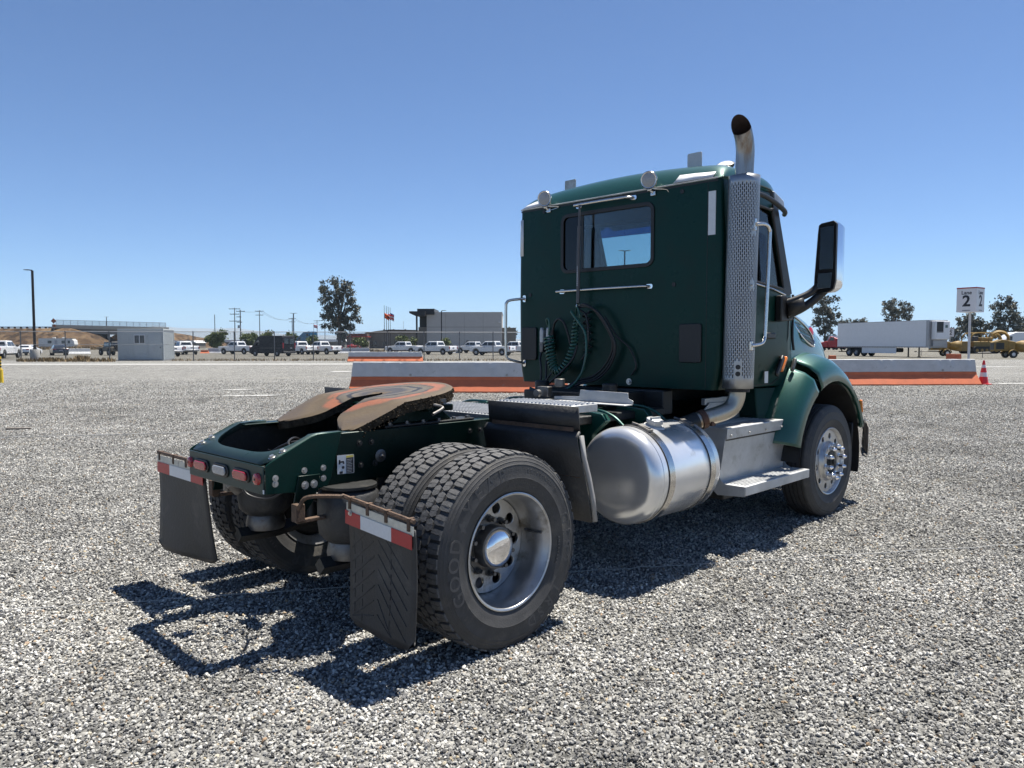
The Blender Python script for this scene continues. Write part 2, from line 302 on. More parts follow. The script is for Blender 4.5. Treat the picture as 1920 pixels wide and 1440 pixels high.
m2 = nd(t, 'ShaderNodeMapRange'); m2.inputs[1].default_value = .56; m2.inputs[2].default_value = .74; m2.inputs[3].default_value = 0; m2.inputs[4].default_value = .5; t.links.new(nn.outputs['Fac'], m2.inputs[0])
mx2 = nd(t, 'ShaderNodeMix', data_type='RGBA'); t.links.new(m2.outputs[0], mx2.inputs['Factor']); t.links.new(out_, mx2.inputs[6]); mx2.inputs[7].default_value = (.30, .275, .205, 1)
t.links.new(mx2.outputs[2], bs.inputs['Base Color'])
bs.inputs['Roughness'].default_value = .8; bs.inputs['Specular IOR Level'].default_value = .3
STONE = m; rs = random.Random(3)
for i in range(7):
    bm = bmesh.new(); bmesh.ops.create_icosphere(bm, subdivisions=1, radius=1)
    sx, sy, sz = 1, rs.uniform(.62, .9), rs.uniform(.42, .65)
    for v_ in bm.verts:
        k = rs.uniform(.72, 1.12); v_.co = Vector((v_.co.x*sx*k, v_.co.y*sy*k, v_.co.z*sz*k))
    me = bpy.data.meshes.new('stone'); bm.to_mesh(me); bm.free(); me.materials.append(STONE)
    stone_col.objects.link(bpy.data.objects.new('stone_shape', me))
rng = np.random.default_rng(5); PX = []; PS = []
for (d0, d1, dens, s0, s1) in ((2.35, 4.2, 6200, .0058, .0135), (4.2, 6.5, 5200, .0062, .0138), (6.5, 10, 3900, .0062, .0138), (10, 15, 2100, .0075, .0155), (15, 22, 900, .0095, .019), (22, 34, 300, .012, .024)):
    hw = .80; area = hw*(d1*d1-d0*d0); n = int(area*dens)
    d = np.sqrt(rng.uniform(d0*d0, d1*d1, n)); l = rng.uniform(-hw, hw, n)*d
    fx, fy = math.cos(YAW), math.sin(YAW)
    x = CAM.x+fx*d+RT.x*l; y = CAM.y+fy*d+RT.y*l
    s = s0+(s1-s0)*rng.random(n)**2.6
    if d0 >= 15: keep = rng.random(n) < np.clip((34-d)/16, 0, 1); x, y, s, n = x[keep], y[keep], s[keep], int(keep.sum())
    PX.append(np.stack([x, y, s*.05+rng.random(n)*np.minimum(.011, s*1.1)], 1)); PS.append(s)
PX = np.concatenate(PX); PS = np.concatenate(PS)
me = bpy.data.meshes.new('gravel'); me.vertices.add(len(PX)); me.vertices.foreach_set('co', PX.astype('f').ravel())
at_ = me.attributes.new('size', 'FLOAT', 'POINT'); at_.data.foreach_set('value', PS.astype('f'))
gv = bpy.data.objects.new('gravel', me); COL.objects.link(gv); kind(gv, 'stuff'); tag(gv, 'loose crushed grey gravel covering the foreground lot', 'gravel'); me.materials.append(STONE)
g = bpy.data.node_groups.new('scatter', 'GeometryNodeTree')
g.interface.new_socket('Geometry', in_out='INPUT', socket_type='NodeSocketGeometry'); g.interface.new_socket('Geometry', in_out='OUTPUT', socket_type='NodeSocketGeometry')
gi = g.nodes.new('NodeGroupInput'); go = g.nodes.new('NodeGroupOutput'); ip = g.nodes.new('GeometryNodeInstanceOnPoints'); ci = g.nodes.new('GeometryNodeCollectionInfo')
ci.inputs[0].default_value = stone_col; ci.inputs['Separate Children'].default_value = True; ci.inputs['Reset Children'].default_value = True
rv = g.nodes.new('FunctionNodeRandomValue'); rv.data_type = 'FLOAT_VECTOR'; rv.inputs[0].default_value = (-.9, -.9, 0); rv.inputs[1].default_value = (.9, .9, 6.283)
na = g.nodes.new('GeometryNodeInputNamedAttribute'); na.data_type = 'FLOAT'; na.inputs[0].default_value = 'size'
g.links.new(gi.outputs[0], ip.inputs['Points']); g.links.new(ci.outputs[0], ip.inputs['Instance']); ip.inputs['Pick Instance'].default_value = True
g.links.new(rv.outputs[0], ip.inputs['Rotation']); g.links.new(na.outputs[0], ip.inputs['Scale']); g.links.new(ip.outputs[0], go.inputs[0])
md = gv.modifiers.new('scatter', 'NODES'); md.node_group = g
# ------------------------------------------------------------ the tractor unit (X forward, Y left, rear axle at X = 0)
T = thing('tractor_truck', 'dark green day cab tractor truck with bare fifth wheel and tall exhaust stack', 'truck')
AX, WB, AZ, TR = 0.0, 4.144, .497, .512

# frame
def rail(s):
    b = MB(); y = .435*s; i = -s
    b.prism([(-.94, .815), (-.94, .955), (-.67, 1.083), (5.0, 1.083), (5.0, .815)], (0, y, 0), (1, 0, 0), (0, 0, 1), (0, i, 0), .009); b.bb(-.66, 5.0, y+i*.0092, y+i*.09, 1.074, 1.0832); b.bb(-.9, 5.0, y+i*.0092, y+i*.09, .815, .824)
    b.build('frame_rail', GREENF, T, bevel=.004)
    b = MB(); P = [(-.944, .818), (-.945, .958), (-.925, .972), (-.69, 1.082), (-.655, 1.092), (-.51, 1.095), (-.575, .86), (-.60, .812), (-.76, .805)]
    b.prism(P, (0, y+s*.0005, 0), (1, 0, 0), (0, 0, 1), (0, s, 0), .008)
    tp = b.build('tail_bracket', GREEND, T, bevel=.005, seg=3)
    for (x, z) in ((-.894, .893), (-.895, .865), (-.734, .913), (-.624, .914), (-.624, .86)): bolt_at((x, y+s*.0085, z), (0, s, 0), .011, BOLT, tp)
    # rows of frame bolts and holes along the web
    for x in (-.38, -.3, .42, .5, .58, .66, .74, 1.2, 1.35): 
        for z in (.90, 1.02): bolt_at((x+random.uniform(-.02, .02), y, z), (0, s, 0), .012, GREASE, T)
def bolt(b, p, d, r, h=None):
    p = Vector(p); d = Vector(d); h = h or r*.9
    b.cyl(p, p+d*h*.25, r*1.5, n=14); b.cyl(p+d*h*.2, p+d*h*1.2, r, r*.92, n=6)
for s in (-1, 1):
    rail(s); MB().prism([(-.90, .826), (-.90, .935), (-.66, 1.05), (.9, 1.07), (.9, .826)], (0, s*.4255, 0), (1, 0, 0), (0, 0, 1), (0, -s, 0), .002).build('rail_shade_liner', GREASE, T)  # thin black sheet added to stand in for shade inside each rail
for x in (.32, 1.15, 2.1, 3.2): MB().bb(x-.06, x+.06, -.42, .42, .86, 1.06).build('crossmember', GREASE, T, bevel=.006)
MB().bb(-.12, .25, -.42, .42, .90, .93).build('crossmember', GREASE, T, bevel=.006)
# tail: rear panel with lamps and the sloped collar with its U-shaped opening
b = MB(); b.bb(-.951, -.943, -.43, .43, .816, .955); b.bb(-.946, -.90, -.428, .428, .812, .819)
tl = b.build('tail_panel', GREENT, T, bevel=.007, seg=3)
zt = lambda x: .962+(x+.945)*.458 if x < -.66 else 1.0925
n = 48; inn = []; out = []
for k in range(n+1):
    a = math.pi*k/n; q = 4.0
    cx, cy = math.sin(a), math.cos(a)
    ix = -.60-.272*(abs(cx)**(2/q)); iy = .385*math.copysign(abs(cy)**(2/q), cy)
    m_ = max(abs(cx)/.345*.6, abs(cy)/.43*.52); 
    if abs(cy)*.345 > abs(cx)*.43 * .9: ox, oy = -.60-abs(cx)/max(abs(cy), 1e-6)*.43*.8, .434*math.copysign(1, cy)
    else: ox, oy = -.945, cy/max(abs(cx), 1e-6)*.434*.9
    ox = max(ox, -.945); oy = max(-.434, min(.434, oy))
    inn.append((ix, iy)); out.append((ox, oy))
inn = [(-.50, .388)]+inn+[(-.50, -.388)]; out = [(-.50, .434)]+out+[(-.50, -.434)]
b = MB(); n = len(inn)
v = [(x, y, zt(x)) for x, y in out]+[(x, y, zt(x)) for x, y in inn]+[(x, y, zt(x)-.035) for x, y in inn]
b.add(v, [(i, i+1, n+i+1, n+i) for i in range(n-1)]+[(n+i, n+i+1, 2*n+i+1, 2*n+i) for i in range(n-1)])
tc_ = b.build('tail_collar', GREENT, T, smooth=50); md = tc_.modifiers.new('thick', 'SOLIDIFY'); md.thickness = .006; md.offset = -1
for s in (-1, 1):
    for x, y in ((-.885, .40), (-.83, .405)): bolt_at((x, y*s, zt(x)), (-.4, 0, .9), .013, BOLT, tc_)
def stadium(w, h, n=10): return [(w/2-h/2+h/2*math.cos(R(-90+180*k/n)), h/2*math.sin(R(-90+180*k/n))) for k in range(n+1)]+[(-w/2+h/2+h/2*math.cos(R(90+180*k/n)), h/2*math.sin(R(90+180*k/n))) for k in range(n+1)]
for (y, z, mt, nm) in ((.262, .886, RED, 'tail_lamp'), (.027, .887, CLEAR, 'reversing_lamp'), (-.207, .888, RED, 'tail_lamp')):
    g_ = MB().prism(stadium(.186, .068), (-.9515, y, z), (0, 1, 0), (0, 0, 1), (-1, 0, 0), .009).build('lamp_gasket', BLACK, T, bevel=.004)
    MB().prism(stadium(.152, .046), (-.9605, y, z), (0, 1, 0), (0, 0, 1), (-1, 0, 0), .010).build(nm, mt, g_, bevel=.006, seg=3)
for y in (.408, -.376):
    g_ = MB().lathe([(.0, .018), (.018, .018), (.027, .014), (.031, .0)], (-.9515, y, .888), (-1, 0, 0), 24).build('marker_lamp', RED, T)
    MB().cyl((-.968, y, .888), (-.972, y, .888), .006, n=10).build('lamp_screw', BLACK, g_)
b = MB(); b.bb(-.952, -.9485, -.4345, -.4245, .82, .84); b.build('label_tab', REFW, T)
# wiring inside the tail
for P_, r_ in (([(-.55, -.1, .93), (-.6, -.05, 1.0), (-.52, .02, 1.02), (-.45, .05, .98), (-.44, .08, .93)], .007), ([(-.7, .1, .9), (-.6, .0, .99), (-.5, -.05, 1.0), (-.42, -.12, .93)], .006), ([(-.72, -.15, .93), (-.76, -.17, .98), (-.79, -.18, 1.0)], .004)): MB().tube(catmull(P_), r_).build('wire', HOSEB, T)
b = MB(); b.bb(-.50, -.42, -.06, .10, .84, .92); b.cyl((-.46, -.1, .93), (-.46, .1, .93), .025); b.build('valve_block', GREASE, T, bevel=.01)
# warning sticker, printed flat
b = MB(); b.prism(rrect(.104, .1, .004, 3), (-.489, -.4447, .917), (1, 0, -.04), (0, 0, 1), (0, -1, 0), .0012); st = b.build('warning_sticker', mat('sticker_white', (.6, .61, .62), .4, var=.05), T)
DK = mat('sticker_ink', (.02, .02, .025), .4); YE = mat('sticker_yellow', (.7, .55, .1), .4)
b = MB(); y = -.4462
b.bb(-.486, -.441, y-.0006, y, .868, .950)
b.bb(-.53, -.50, y-.0006, y, .928, .936); b.bb(-.532, -.522, y-.0006, y, .92, .944); b.cyl((-.528, y, .925), (-.528, y-.0007, .925), .005); b.cyl((-.503, y, .925), (-.503, y-.0007, .925), .005)
b.bb(-.528, -.508, y-.0006, y, .87, .882); b.cyl((-.506, y, .902), (-.506, y-.0007, .902), .008)
b.build('sticker_print', DK, st)
b = MB(); b.bb(-.486, -.441, y-.0006, y, .951, .962); b.build('sticker_band', YE, st)
b = MB()
for k in range(9): b.bb(-.483, -.446-random.uniform(0, .012), y-.0012, y-.0007, .873+k*.0083, .8755+k*.0083)
b.build('sticker_text', mat('sticker_grey_text', (.4, .41, .42), .5), st)
b = MB(); b.lathe([(.034, 0), (.036, .004), (.026, .008), (.012, .008), (.012, .016), (.006, .018), (.006, .034), (0, .034)], (-.258, -.4352, .937), (0, -1, 0), 24); b.build('frame_grommet', STEEL, T)

# wheels, made facing -Y (the right-hand side)
def tyre_mesh(drive):
    h = [(.288, .098), (.297, .112), (.315, .121), (.345, .131), (.375, .1365), (.378, .138), (.381, .1368), (.415, .1372), (.445, .134), (.4465, .1352), (.449, .1330), (.464, .1288), (.4655, .1298), (.468, .1272), (.480, .1225), (.4815, .1232), (.484, .1206), (.493, .115)]
    if drive: tread = [(.4935, .105), (.4965, .09), (.4985, .04), (.499, 0)]
    else: tread = [(.503, .108), (.5065, .1), (.508, .087), (.497, .084), (.497, .077), (.5095, .074), (.5105, .043), (.498, .040), (.498, .033), (.511, .030), (.5115, .005), (.5, .004), (.5, 0)]
    half = h+tread; prof = half+[(r, -x) for r, x in reversed(half[:-1])]
    return MB().lathe(prof, (0, 0, 0), (0, -1, 0), 96).mesh('tyre', 40)
def tread_mesh():
    b = MB(); NP = 46; L_ = 2*math.pi*.51/NP; rr = random.Random(2)
    rt = lambda t: .512-.004*(t/.1)**2-(max(0, abs(t)-.1)/.02)**2*.006
    def blk(poly, ph):
        top = []; bot = []
        for (s_, t_) in poly:
            a = ph+s_/.51; r1 = rt(t_); r0 = min(.494, r1-.004)
            top.append((r1*math.sin(a), t_, r1*math.cos(a))); bot.append((r0*math.sin(a), t_, r0*math.cos(a)))
        n = len(poly); b.add(bot+top, [tuple(range(n, 2*n))]+[(i, (i+1) % n, n+(i+1) % n, n+i) for i in range(n)])
    for k in range(NP):
        for row, tc0 in enumerate((-.079, -.0265, .0265, .079)):
            ph = (k+(.5 if row % 2 else 0)+rr.uniform(-.02, .02))*L_/.51; W = .0455; L = L_*.86; o = 1 if tc0 > 0 else -1
            hw = W/2
            if row in (1, 2):
                A = [(-.34*L, -hw), (-.012*L, -hw), (.015*L, -.3*hw), (-.03*L, .3*hw), (-.0*L, hw), (-.34*L, hw), (-.52*L, 0)]
                B = [(.34*L, hw), (.03*L, hw), (.0*L, .3*hw), (.045*L, -.3*hw), (.018*L, -hw), (.34*L, -hw), (.52*L, 0)]
            else:
                e = hw+.0145
                i_, u_ = -hw*o, e*o
                A = [(-.34*L, i_), (-.012*L, i_), (.015*L, i_*.3), (-.03*L, u_*.3), (-.01*L, u_*.72), (-.05*L, u_), (-.40*L, u_), (-.44*L, 0)]
                B = [(.34*L, i_), (.018*L, i_), (.045*L, i_*.3), (.0*L, u_*.3), (.02*L, u_*.72), (-.02*L, u_), (.40*L, u_), (.44*L, 0)]
                if o > 0: A = A[::-1]; B = B[::-1]
            blk([(s_, tc0+t_) for s_, t_ in A], ph); blk([(s_, tc0+t_) for s_, t_ in B], ph)
    return b.mesh('tread', 25)
TY_D, TY_F, TREAD = tyre_mesh(True), tyre_mesh(False), tread_mesh()
for me_ in (TY_D, TY_F): me_.materials.append(RUBBER)
TREAD.materials.append(TREADM)
LETT = mat('raised_sidewall_letters', (.058, .058, .060), .5, var=.2)
def lettering():
    ms = []
    def put(txt, a0, step, rad, size, sp=None):
        for i, ch in enumerate(txt):
            if ch == ' ': continue
            a = R(a0+i*step); c = Vector((rad*math.sin(a), -.1362, rad*math.cos(a)))
            ms.append(text_mesh(ch, size, MX(c, (math.cos(a), 0, -math.sin(a)), (math.sin(a), 0, math.cos(a))), None, None, ext=.0016, off=.001))
    put('GOOD', 247, 12.5, .405, .098); put('YEAR', 311, 12.5, .405, .098)
    put('G182', 74, 10.5, .408, .085); put('LRSD', 130, 10.5, .408, .085)
    put('295/75R22.5', 14, 3.4, .418, .022); put('UNISTEEL', 88, 3.2, .345, .018)
    bm = bmesh.new()
    for me_ in ms: bm.from_mesh(me_); bpy.data.meshes.remove(me_)
    me_ = bpy.data.meshes.new('sidewall_lettering'); bm.to_mesh(me_); bm.free(); me_.materials.append(LETT)
    # raised outline frame below the maker's name and the winged foot mark between D and Y
    return me_
LET = lettering()
def foot_mark(o):
    a = R(298); c = Vector((.40*math.sin(a), -.1362, .40*math.cos(a))); t_ = Vector((math.cos(a), 0, -math.sin(a))); n_ = Vector((math.sin(a), 0, math.cos(a)))
    P = [(-.03, .0), (-.01, .008), (.0, .03), (.012, .034), (.012, .012), (.03, .004), (.03, -.012), (.0, -.008), (-.012, -.034), (-.022, -.034), (-.016, -.008)]
    return MB().prism(P, c, t_, n_, (0, -1, 0), .0016).build('winged_foot_mark', LETT, o)
def rear_wheel(x, y, rz, outer, roll=0):
    rim = [(.2965, .112), (.303, .118), (.3035, .122), (.298, .1245), (.290, .121), (.284, .106), (.276, .09), (.268, .07), (.262, .03), (.258, -.04), (.252, -.075), (.246, -.09), (.262, -.10), (.29, -.115), (.302, -.122), (.302, -.118), (.296, -.112)]
    wl = MB().lathe(rim, (0, 0, 0), (0, -1, 0), 72).build('wheel', WHEELM, T, 40)
    wl.location = (x, y, AZ); wl.rotation_euler = (0, R(roll) if rz == 0 else -R(roll), rz)
    ty = obj('tyre', TY_D, RUBBER, wl); obj('tread', TREAD, TREADM, wl)
    if outer:
        loops = [circ(.2485, 64), circ(.108, 40)]+[circ(.033, 18, .197*math.sin(R(36*k+18)), .197*math.cos(R(36*k+18))) for k in range(10)]
        plate('wheel_disc', loops, MX((0, .066, 0), (1, 0, 0), (0, 0, 1)), .02, WHEELM, wl, bevel=.004)
        MB().lathe([(.2487, -.062), (.236, -.058), (.225, -.0555), (.16, -.0555)], (0, 0, 0), (0, -1, 0), 64).build('disc_fillet', WHEELM, wl) if False else None
        MB().lathe([(.148, -.055), (.146, -.049), (.112, -.047), (.112, .01), (.108, .018), (.1, .02), (.0, .02)], (0, 0, 0), (0, -1, 0), 48).build('hub', STEEL, wl)
        MB().lathe([(.1, .0202), (.097, .03), (.085, .041), (.06, .05), (.03, .054), (0, .055)], (0, 0, 0), (0, -1, 0), 40).build('hub_cap', CHROME, wl, 60)
        for k in range(10):
            a = R(36*k); c = Vector((.143*math.sin(a), .055, .143*math.cos(a))); b = MB(); b.cyl(c, c-Vector((0, .006, 0)), .022, n=16); b.cyl(c-Vector((0, .005, 0)), c-Vector((0, .03, 0)), .017, n=6); b.cyl(c-Vector((0, .03, 0)), c-Vector((0, .052, 0)), .011, n=10)
            b.build('wheel_nut', STEEL, wl)
        kind(obj('sidewall_lettering', LET, LETT, wl), 'stuff'); foot_mark(wl)
        b = MB(); b.tube([(.255*math.sin(R(80)), .03, .255*math.cos(R(80))), (.25*math.sin(R(80)), -.05, .25*math.cos(R(80))), (.262*math.sin(R(80)), -.09, .262*math.cos(R(80)))], .006); b.build('valve_stem', STEEL, wl)
    else:
        MB().lathe([(.255, -.04), (.23, -.07), (.15, -.085), (.0, -.085)], (0, 0, 0), (0, -1, 0), 40).build('brake_drum', GREASE, wl)
        if rz: pass
        o = kind(obj('sidewall_lettering', LET, LETT, wl), 'stuff'); o.rotation_euler = (0, R(-150), math.pi)
    return wl
rear_wheel(AX, -1.082, 0, True); rear_wheel(AX, -.752, 0, False, 5)
rear_wheel(AX, 1.082, math.pi, True, 20); rear_wheel(AX, .752, math.pi, False, 9)
def front_wheel(y, rz, steer=0):
    rim = [(.2965, .112), (.3035, .118), (.304, .122), (.299, .1255), (.291, .122), (.286, .108), (.280, .1), (.274, .04), (.26, -.06), (.29, -.11), (.302, -.122), (.296, -.112)]
    wl = MB().lathe(rim, (0, 0, 0), (0, -1, 0), 72).build('wheel', WHEELM, T, 40); wl.location = (WB, y, AZ); wl.rotation_euler = (0, 0, rz+steer)
    obj('tyre', TY_F, RUBBER, wl)
    loops = [circ(.276, 64), circ(.175, 48)]+[circ(.0285, 18, .226*math.sin(R(36*k+8)), .226*math.cos(R(36*k+8))) for k in range(10)]
    plate('wheel_disc', loops, MX((0, -.092, 0), (1, 0, 0), (0, 0, 1)), .016, WHEELM, wl, bevel=.004)
    MB().lathe([(.182, .0995), (.176, .108), (.168, .132), (.160, .138), (.113, .138), (.110, .132), (.110, .06), (.0, .06)], (0, 0, 0), (0, -1, 0), 56).build('centre_flange', WHEELM, wl, 30)
    MB().lathe([(.095, .062), (.095, .12), (.088, .13), (.06, .132), (.052, .15), (.03, .155), (.028, .168), (0, .17)], (0, 0, 0), (0, -1, 0), 32).build('hub', GREASE, wl)
    for k in range(10):
        a = R(36*k+4); c = (.1425*math.sin(a), 0, .1425*math.cos(a)); b = MB()
        b.lathe([(.026, .1382), (.026, .146), (.020, .148), (.0195, .172), (.0215, .177), (.0195, .19), (.013, .205), (.006, .212), (0, .214)], c, (0, -1, 0), 14); b.build('nut_cover', CHROME, wl, 50)
    return wl
front_wheel(-1.055, 0, R(-1.5)); front_wheel(1.055, math.pi, R(-1.5))
# axles and suspension
b = MB(); b.cyl((0, -.7, AZ), (0, .7, AZ), .075, n=20); b.lathe([(0, -.26), (.12, -.24), (.21, -.14), (.225, 0), (.2, .14), (.12, .22), (0, .24)], (0.02, 0, AZ+.01), (1, 0, 0), 28)
for s in (-1, 1): b.cyl((-.02, s*.40, AZ), (-.02, s*.56, AZ), .12, n=20)
b.build('rear_axle', GREASE, T)
b = MB(); b.cyl((WB, -.85, AZ-.04), (WB, .85, AZ-.04), .055, n=12); b.build('front_axle', GREASE, T)
b = MB(); b.cyl((.15, 0, .55), (3.6, .03, .72), .055, n=14); b.build('drive_shaft', GREASE, T)
for s in (-1, 1):
    y = .455*s
    b = MB(); b.lathe([(0, .375), (.09, .375), (.125, .372), (.158, .345), (.163, .28), (.163, .19), (.155, .13), (.125, .10), (.112, .09)], (-.48, y, .425), (0, 0, 1), 32); b.build('air_spring', FLAP, T, 50)
    b = MB(); b.lathe([(.112, .0), (.118, .03), (.105, .09), (.1, .10), (0, .1)], (-.48, y, .425), (0, 0, 1), 28); b.build('spring_piston', STEEL, T)
    b = MB(); b.cyl((-.48, y, .80), (-.48, y, .815), .15, n=24); b.build('spring_cap', GREASE, T)
    b = MB(); b.tube([(-.66, y, .405), (-.40, y, .40), (-.1, y*.98, .44), (.2, y*.97, .56), (.72, y*.97, .70)], .045, n=4); b.build('trailing_arm', GREASE, T)
    b = MB(); b.cyl((-.22, y*.78, .48), (-.2, y*.86, .98), .035, n=14); b.cyl((-.22, y*.78, .44), (-.21, y*.82, .72), .045, n=14); b.build('shock_absorber', GREASE, T)
    b = MB(); b.prism([(-.1, -.3), (.1, -.3), (.06, .1), (-.06, .1)], (.72, y*.94, .9), (1, 0, 0), (0, 0, 1), (0, s, 0), .04); b.build('spring_hanger', GREASE, T)
for y in (.16, -.16): MB().cyl((-.25, y, .60), (-.02, y, .56), .085, n=20).build('brake_chamber', GREASE, T, bevel=.01)
b = MB(); b.cyl((-.86, .12, .80), (-.80, .12, .74), .035); b.box((-.84, .16, .77), (.07, .05, .06)); b.build('tow_socket', STEEL, T, bevel=.01)
for P_, r_ in (([(-.62, .2, .84), (-.5, .1, .70), (-.3, .05, .66), (-.15, .16, .62)], .010), ([(-.6, -.2, .84), (-.48, -.12, .68), (-.3, -.1, .64), (-.14, -.16, .62)], .010), ([(-.7, .3, .83), (-.64, .1, .76), (-.62, -.15, .76), (-.7, -.32, .83)], .008), ([(-.35, .38, .9), (-.3, .3, .74), (-.12, .28, .60), (.05, .3, .58)], .009), ([(-.35, -.38, .9), (-.27, -.32, .72), (-.1, -.3, .60), (.05, -.3, .58)], .009), ([(-.84, .05, .82), (-.82, .0, .74), (-.74, -.1, .72), (-.66, -.2, .80)], .007)):
    MB().tube(catmull(P_), r_).build('brake_hose', HOSEB, T, 60)
# mudflap hangers and flaps
def flap(s, xf, y0, y1, zt0, zt1, zb, label=None, plain=False, warp=0):
    g = MB()
    P = [(-.80, s*.455, .72), (-.80, s*.50, .735), (-.79, s*.53, .785), (-.76, s*.58, .803), (xf-.02, s*(y0-.03), zt0+.012), (xf-.004, s*y0, zt0+.008), (xf-.004, s*y1, zt1+.008)]
    g.tube(catmull(P, 5), .011, n=6); hb = g.build('flap_hanger', RUST, T)
    g = MB(); g.prism([(-.775, .89), (-.648, .887), (-.66, .816), (-.70, .74), (-.74, .698), (-.81, .702)], (0, s*.445, 0), (1, 0, 0), (0, 0, 1), (0, s, 0), .012); pl = g.build('hanger_plate', GREENF, T, bevel=.003)
    for x in (-.739, -.688): bolt_at((x, s*.457, .84), (0, s, 0), .014, BOLT, pl)
    g = MB(); g.box((-.79, s*.475, .71), (.05, .05, .09)); g.bb(-.80, -.64, s*.46, s*.49, .655, .675); g.build('hanger_clamp', RUST, T, bevel=.004)
    nx, nz = 14, 16; v = []
    for j in range(nz+1):
        for i in range(nx+1):
            u = i/nx; w_ = j/nz; y = y0+(y1-y0)*u; zt_ = zt0+(zt1-zt0)*u-.03
            z = zt_+(zb-zt_)*w_
            if j == nz: z += .035*max(0, 1-u/.14)**2+.05*max(0, (u-.88)/.12)**2
            x = xf+.012*math.sin(u*5+1)*w_+warp*w_*w_*(1-u)+.008*math.sin(w_*4)
            v.append((x, s*(y-(warp*.4*w_*math.sin(u*3.1))), z))
    g = MB(); W = nx+1; g.add(v, [(j*W+i, j*W+i+1, (j+1)*W+i+1, (j+1)*W+i) for j in range(nz) for i in range(nx)])
    fl = g.build('mudflap', FLAP, T, 60); m_ = fl.modifiers.new('t', 'SOLIDIFY'); m_.thickness = .010; m_.offset = 0
    H = lambda u, dz, dx: Vector((xf+dx, s*(y0+(y1-y0)*u), zt0+(zt1-zt0)*u+dz))
    def strip(u0, u1, d0, d1, dx, m__, nm, par):
        g = MB(); A, B, C_, D_ = H(u0, d0, dx), H(u1, d0, dx), H(u1, d1, dx), H(u0, d1, dx); o = Vector((-.003, 0, 0))
        g.add([A, B, C_, D_, A+o, B+o, C_+o, D_+o], [(0, 1, 2, 3), (7, 6, 5, 4), (0, 4, 5, 1), (1, 5, 6, 2), (2, 6, 7, 3), (3, 7, 4, 0)]); g.build(nm, m__, par, 0)
    strip(0.0, 1, -.055, -.012, -.008, CREAM, 'edge_strip', fl)
    for (a0, a1, mm) in ((-.01, .235, REFR), (.235, .70, REFW), (.70, .985, REFR)): strip(a0, a1, -.118, -.052, -.0125, mm, 'reflective_tape', fl)
    for u in (.06, .34, .62, .94):
        p = H(u, -.012, -.013); g = MB(); g.box(p, (.006, .020, .055)); g.box(p+Vector((.012, 0, .028)), (.032, .022, .006)); g.build('flap_clip', RUST, hb)
    bolt_at(H(.08, -.058, -.016), (-1, 0, 0), .009, BOLT, fl)
    if not plain:
        def rib(u0, w0, u1, w1):
            z0 = zt0+(zb-zt0)*w0; z1 = zt0+(zb-zt0)*w1; pts = []
            for k in range(6):
                q = k/5; uu = u0+(u1-u0)*q; ww = w0+(w1-w0)*q
                pts.append((xf+.012*math.sin(uu*5+1)*ww+.008*math.sin(ww*4)-.0052, s*(y0+(y1-y0)*uu), z0+(z1-z0)*q))
            MB().tube(pts, .0024, n=5).build('moulded_rib', FLAP, fl)
        for k in range(7):
            w0 = .14+k*.115
            rib(.46, w0, .90, min(.95, w0+.34)) if w0 < .7 else rib(.46, w0, .7, .95)
            rib(.40, w0+.02, .04, min(.93, w0+.24)); rib(.2, w0+.05, .2, w0+.11); rib(.66, w0, .66, w0+.08); rib(.08, w0-.02, .08, w0+.06)
    return fl
flap(-1, -.65, .71, 1.235, .792, .757, .172)
flap(1, -.81, .56, 1.25, .835, .838, .215, plain=True, warp=.07)
# quarter fenders ahead of the drive wheels, decks
for s in (-1, 1):
    def qf(prof, y0, y1, nm, mt, th=.008):
        v = [(x-(.11 if s > 0 else 0), s*y, z+(.02 if s > 0 else 0)) for (x, z) in prof for y in (y0, y1)]; g = MB(); g.add(v, [(2*i, 2*i+1, 2*i+3, 2*i+2) for i in range(len(prof)-1)])
        o = g.build(nm, mt, T, 50); m_ = o.modifiers.new('t', 'SOLIDIFY'); m_.thickness = th; m_.offset = 0; return o
    qf([(.525, 1.205), (.53, 1.13), (.537, 1.06)], .485, 1.205, 'quarter_fender', FLAP)
    qf([(.53, 1.065), (.50, 1.03), (.525, .93), (.57, .80), (.605, .68), (.635, .54)], .47, 1.215, 'quarter_fender_skirt', FLAP, .012)
    g = MB(); g.bb(.522, .528, s*.52, s*1.17, 1.062, 1.088); g.build('rusty_strap', RUST, T)
    g = MB(); g.bb(.562, .568, s*.75, s*1.19, .80, .84); g.build('rusty_strap', RUST, T)
    v = []; g = MB()
    for (x, z) in ((.53, 1.045), (.555, .92), (.60, .80), (.635, .68), (.66, .54)): v += [(x-.012, s*1.222, z), (x+.022, s*1.222, z)]
    g.add(v, [(2*i, 2*i+1, 2*i+3, 2*i+2) for i in range(4)]); o = g.build('skirt_edge', mat('grey_skirt_edge', (.22, .22, .22), .5), T); m_ = o.modifiers.new('t', 'SOLIDIFY'); m_.thickness = .012
def grip_deck(nm, x0, x1, y0, y1, z, lip=.045):
    g = MB(); g.bb(x0, x1, y0, y1, z-lip, z); o = g.build(nm, ALUW, T, bevel=.004)
    g = MB(); nx = int((x1-x0)/.026); ny = int((y1-y0)/.030)
    for i in range(nx):
        for j in range(ny):
            cx = x0+.016+i*.026; cy = y0+.018+(j+(i % 2)*.5)*.030; r = .0085
            if cy > y1-.012: continue
            g.add([(cx-r*.7, cy-r, z), (cx+r*.7, cy-r, z), (cx+r*.7, cy+r, z), (cx-r*.7, cy+r, z), (cx-.003, cy-r*.6, z+.008), (cx+.003, cy-r*.6, z+.008), (cx+.003, cy+r*.6, z+.008), (cx-.003, cy+r*.6, z+.008)], [(4, 5, 6, 7), (0, 1, 5, 4), (1, 2, 6, 5), (2, 3, 7, 6), (3, 0, 4, 7)])
    kind(g.build('grip_studs', ALUW, o, 0), 'stuff'); return o
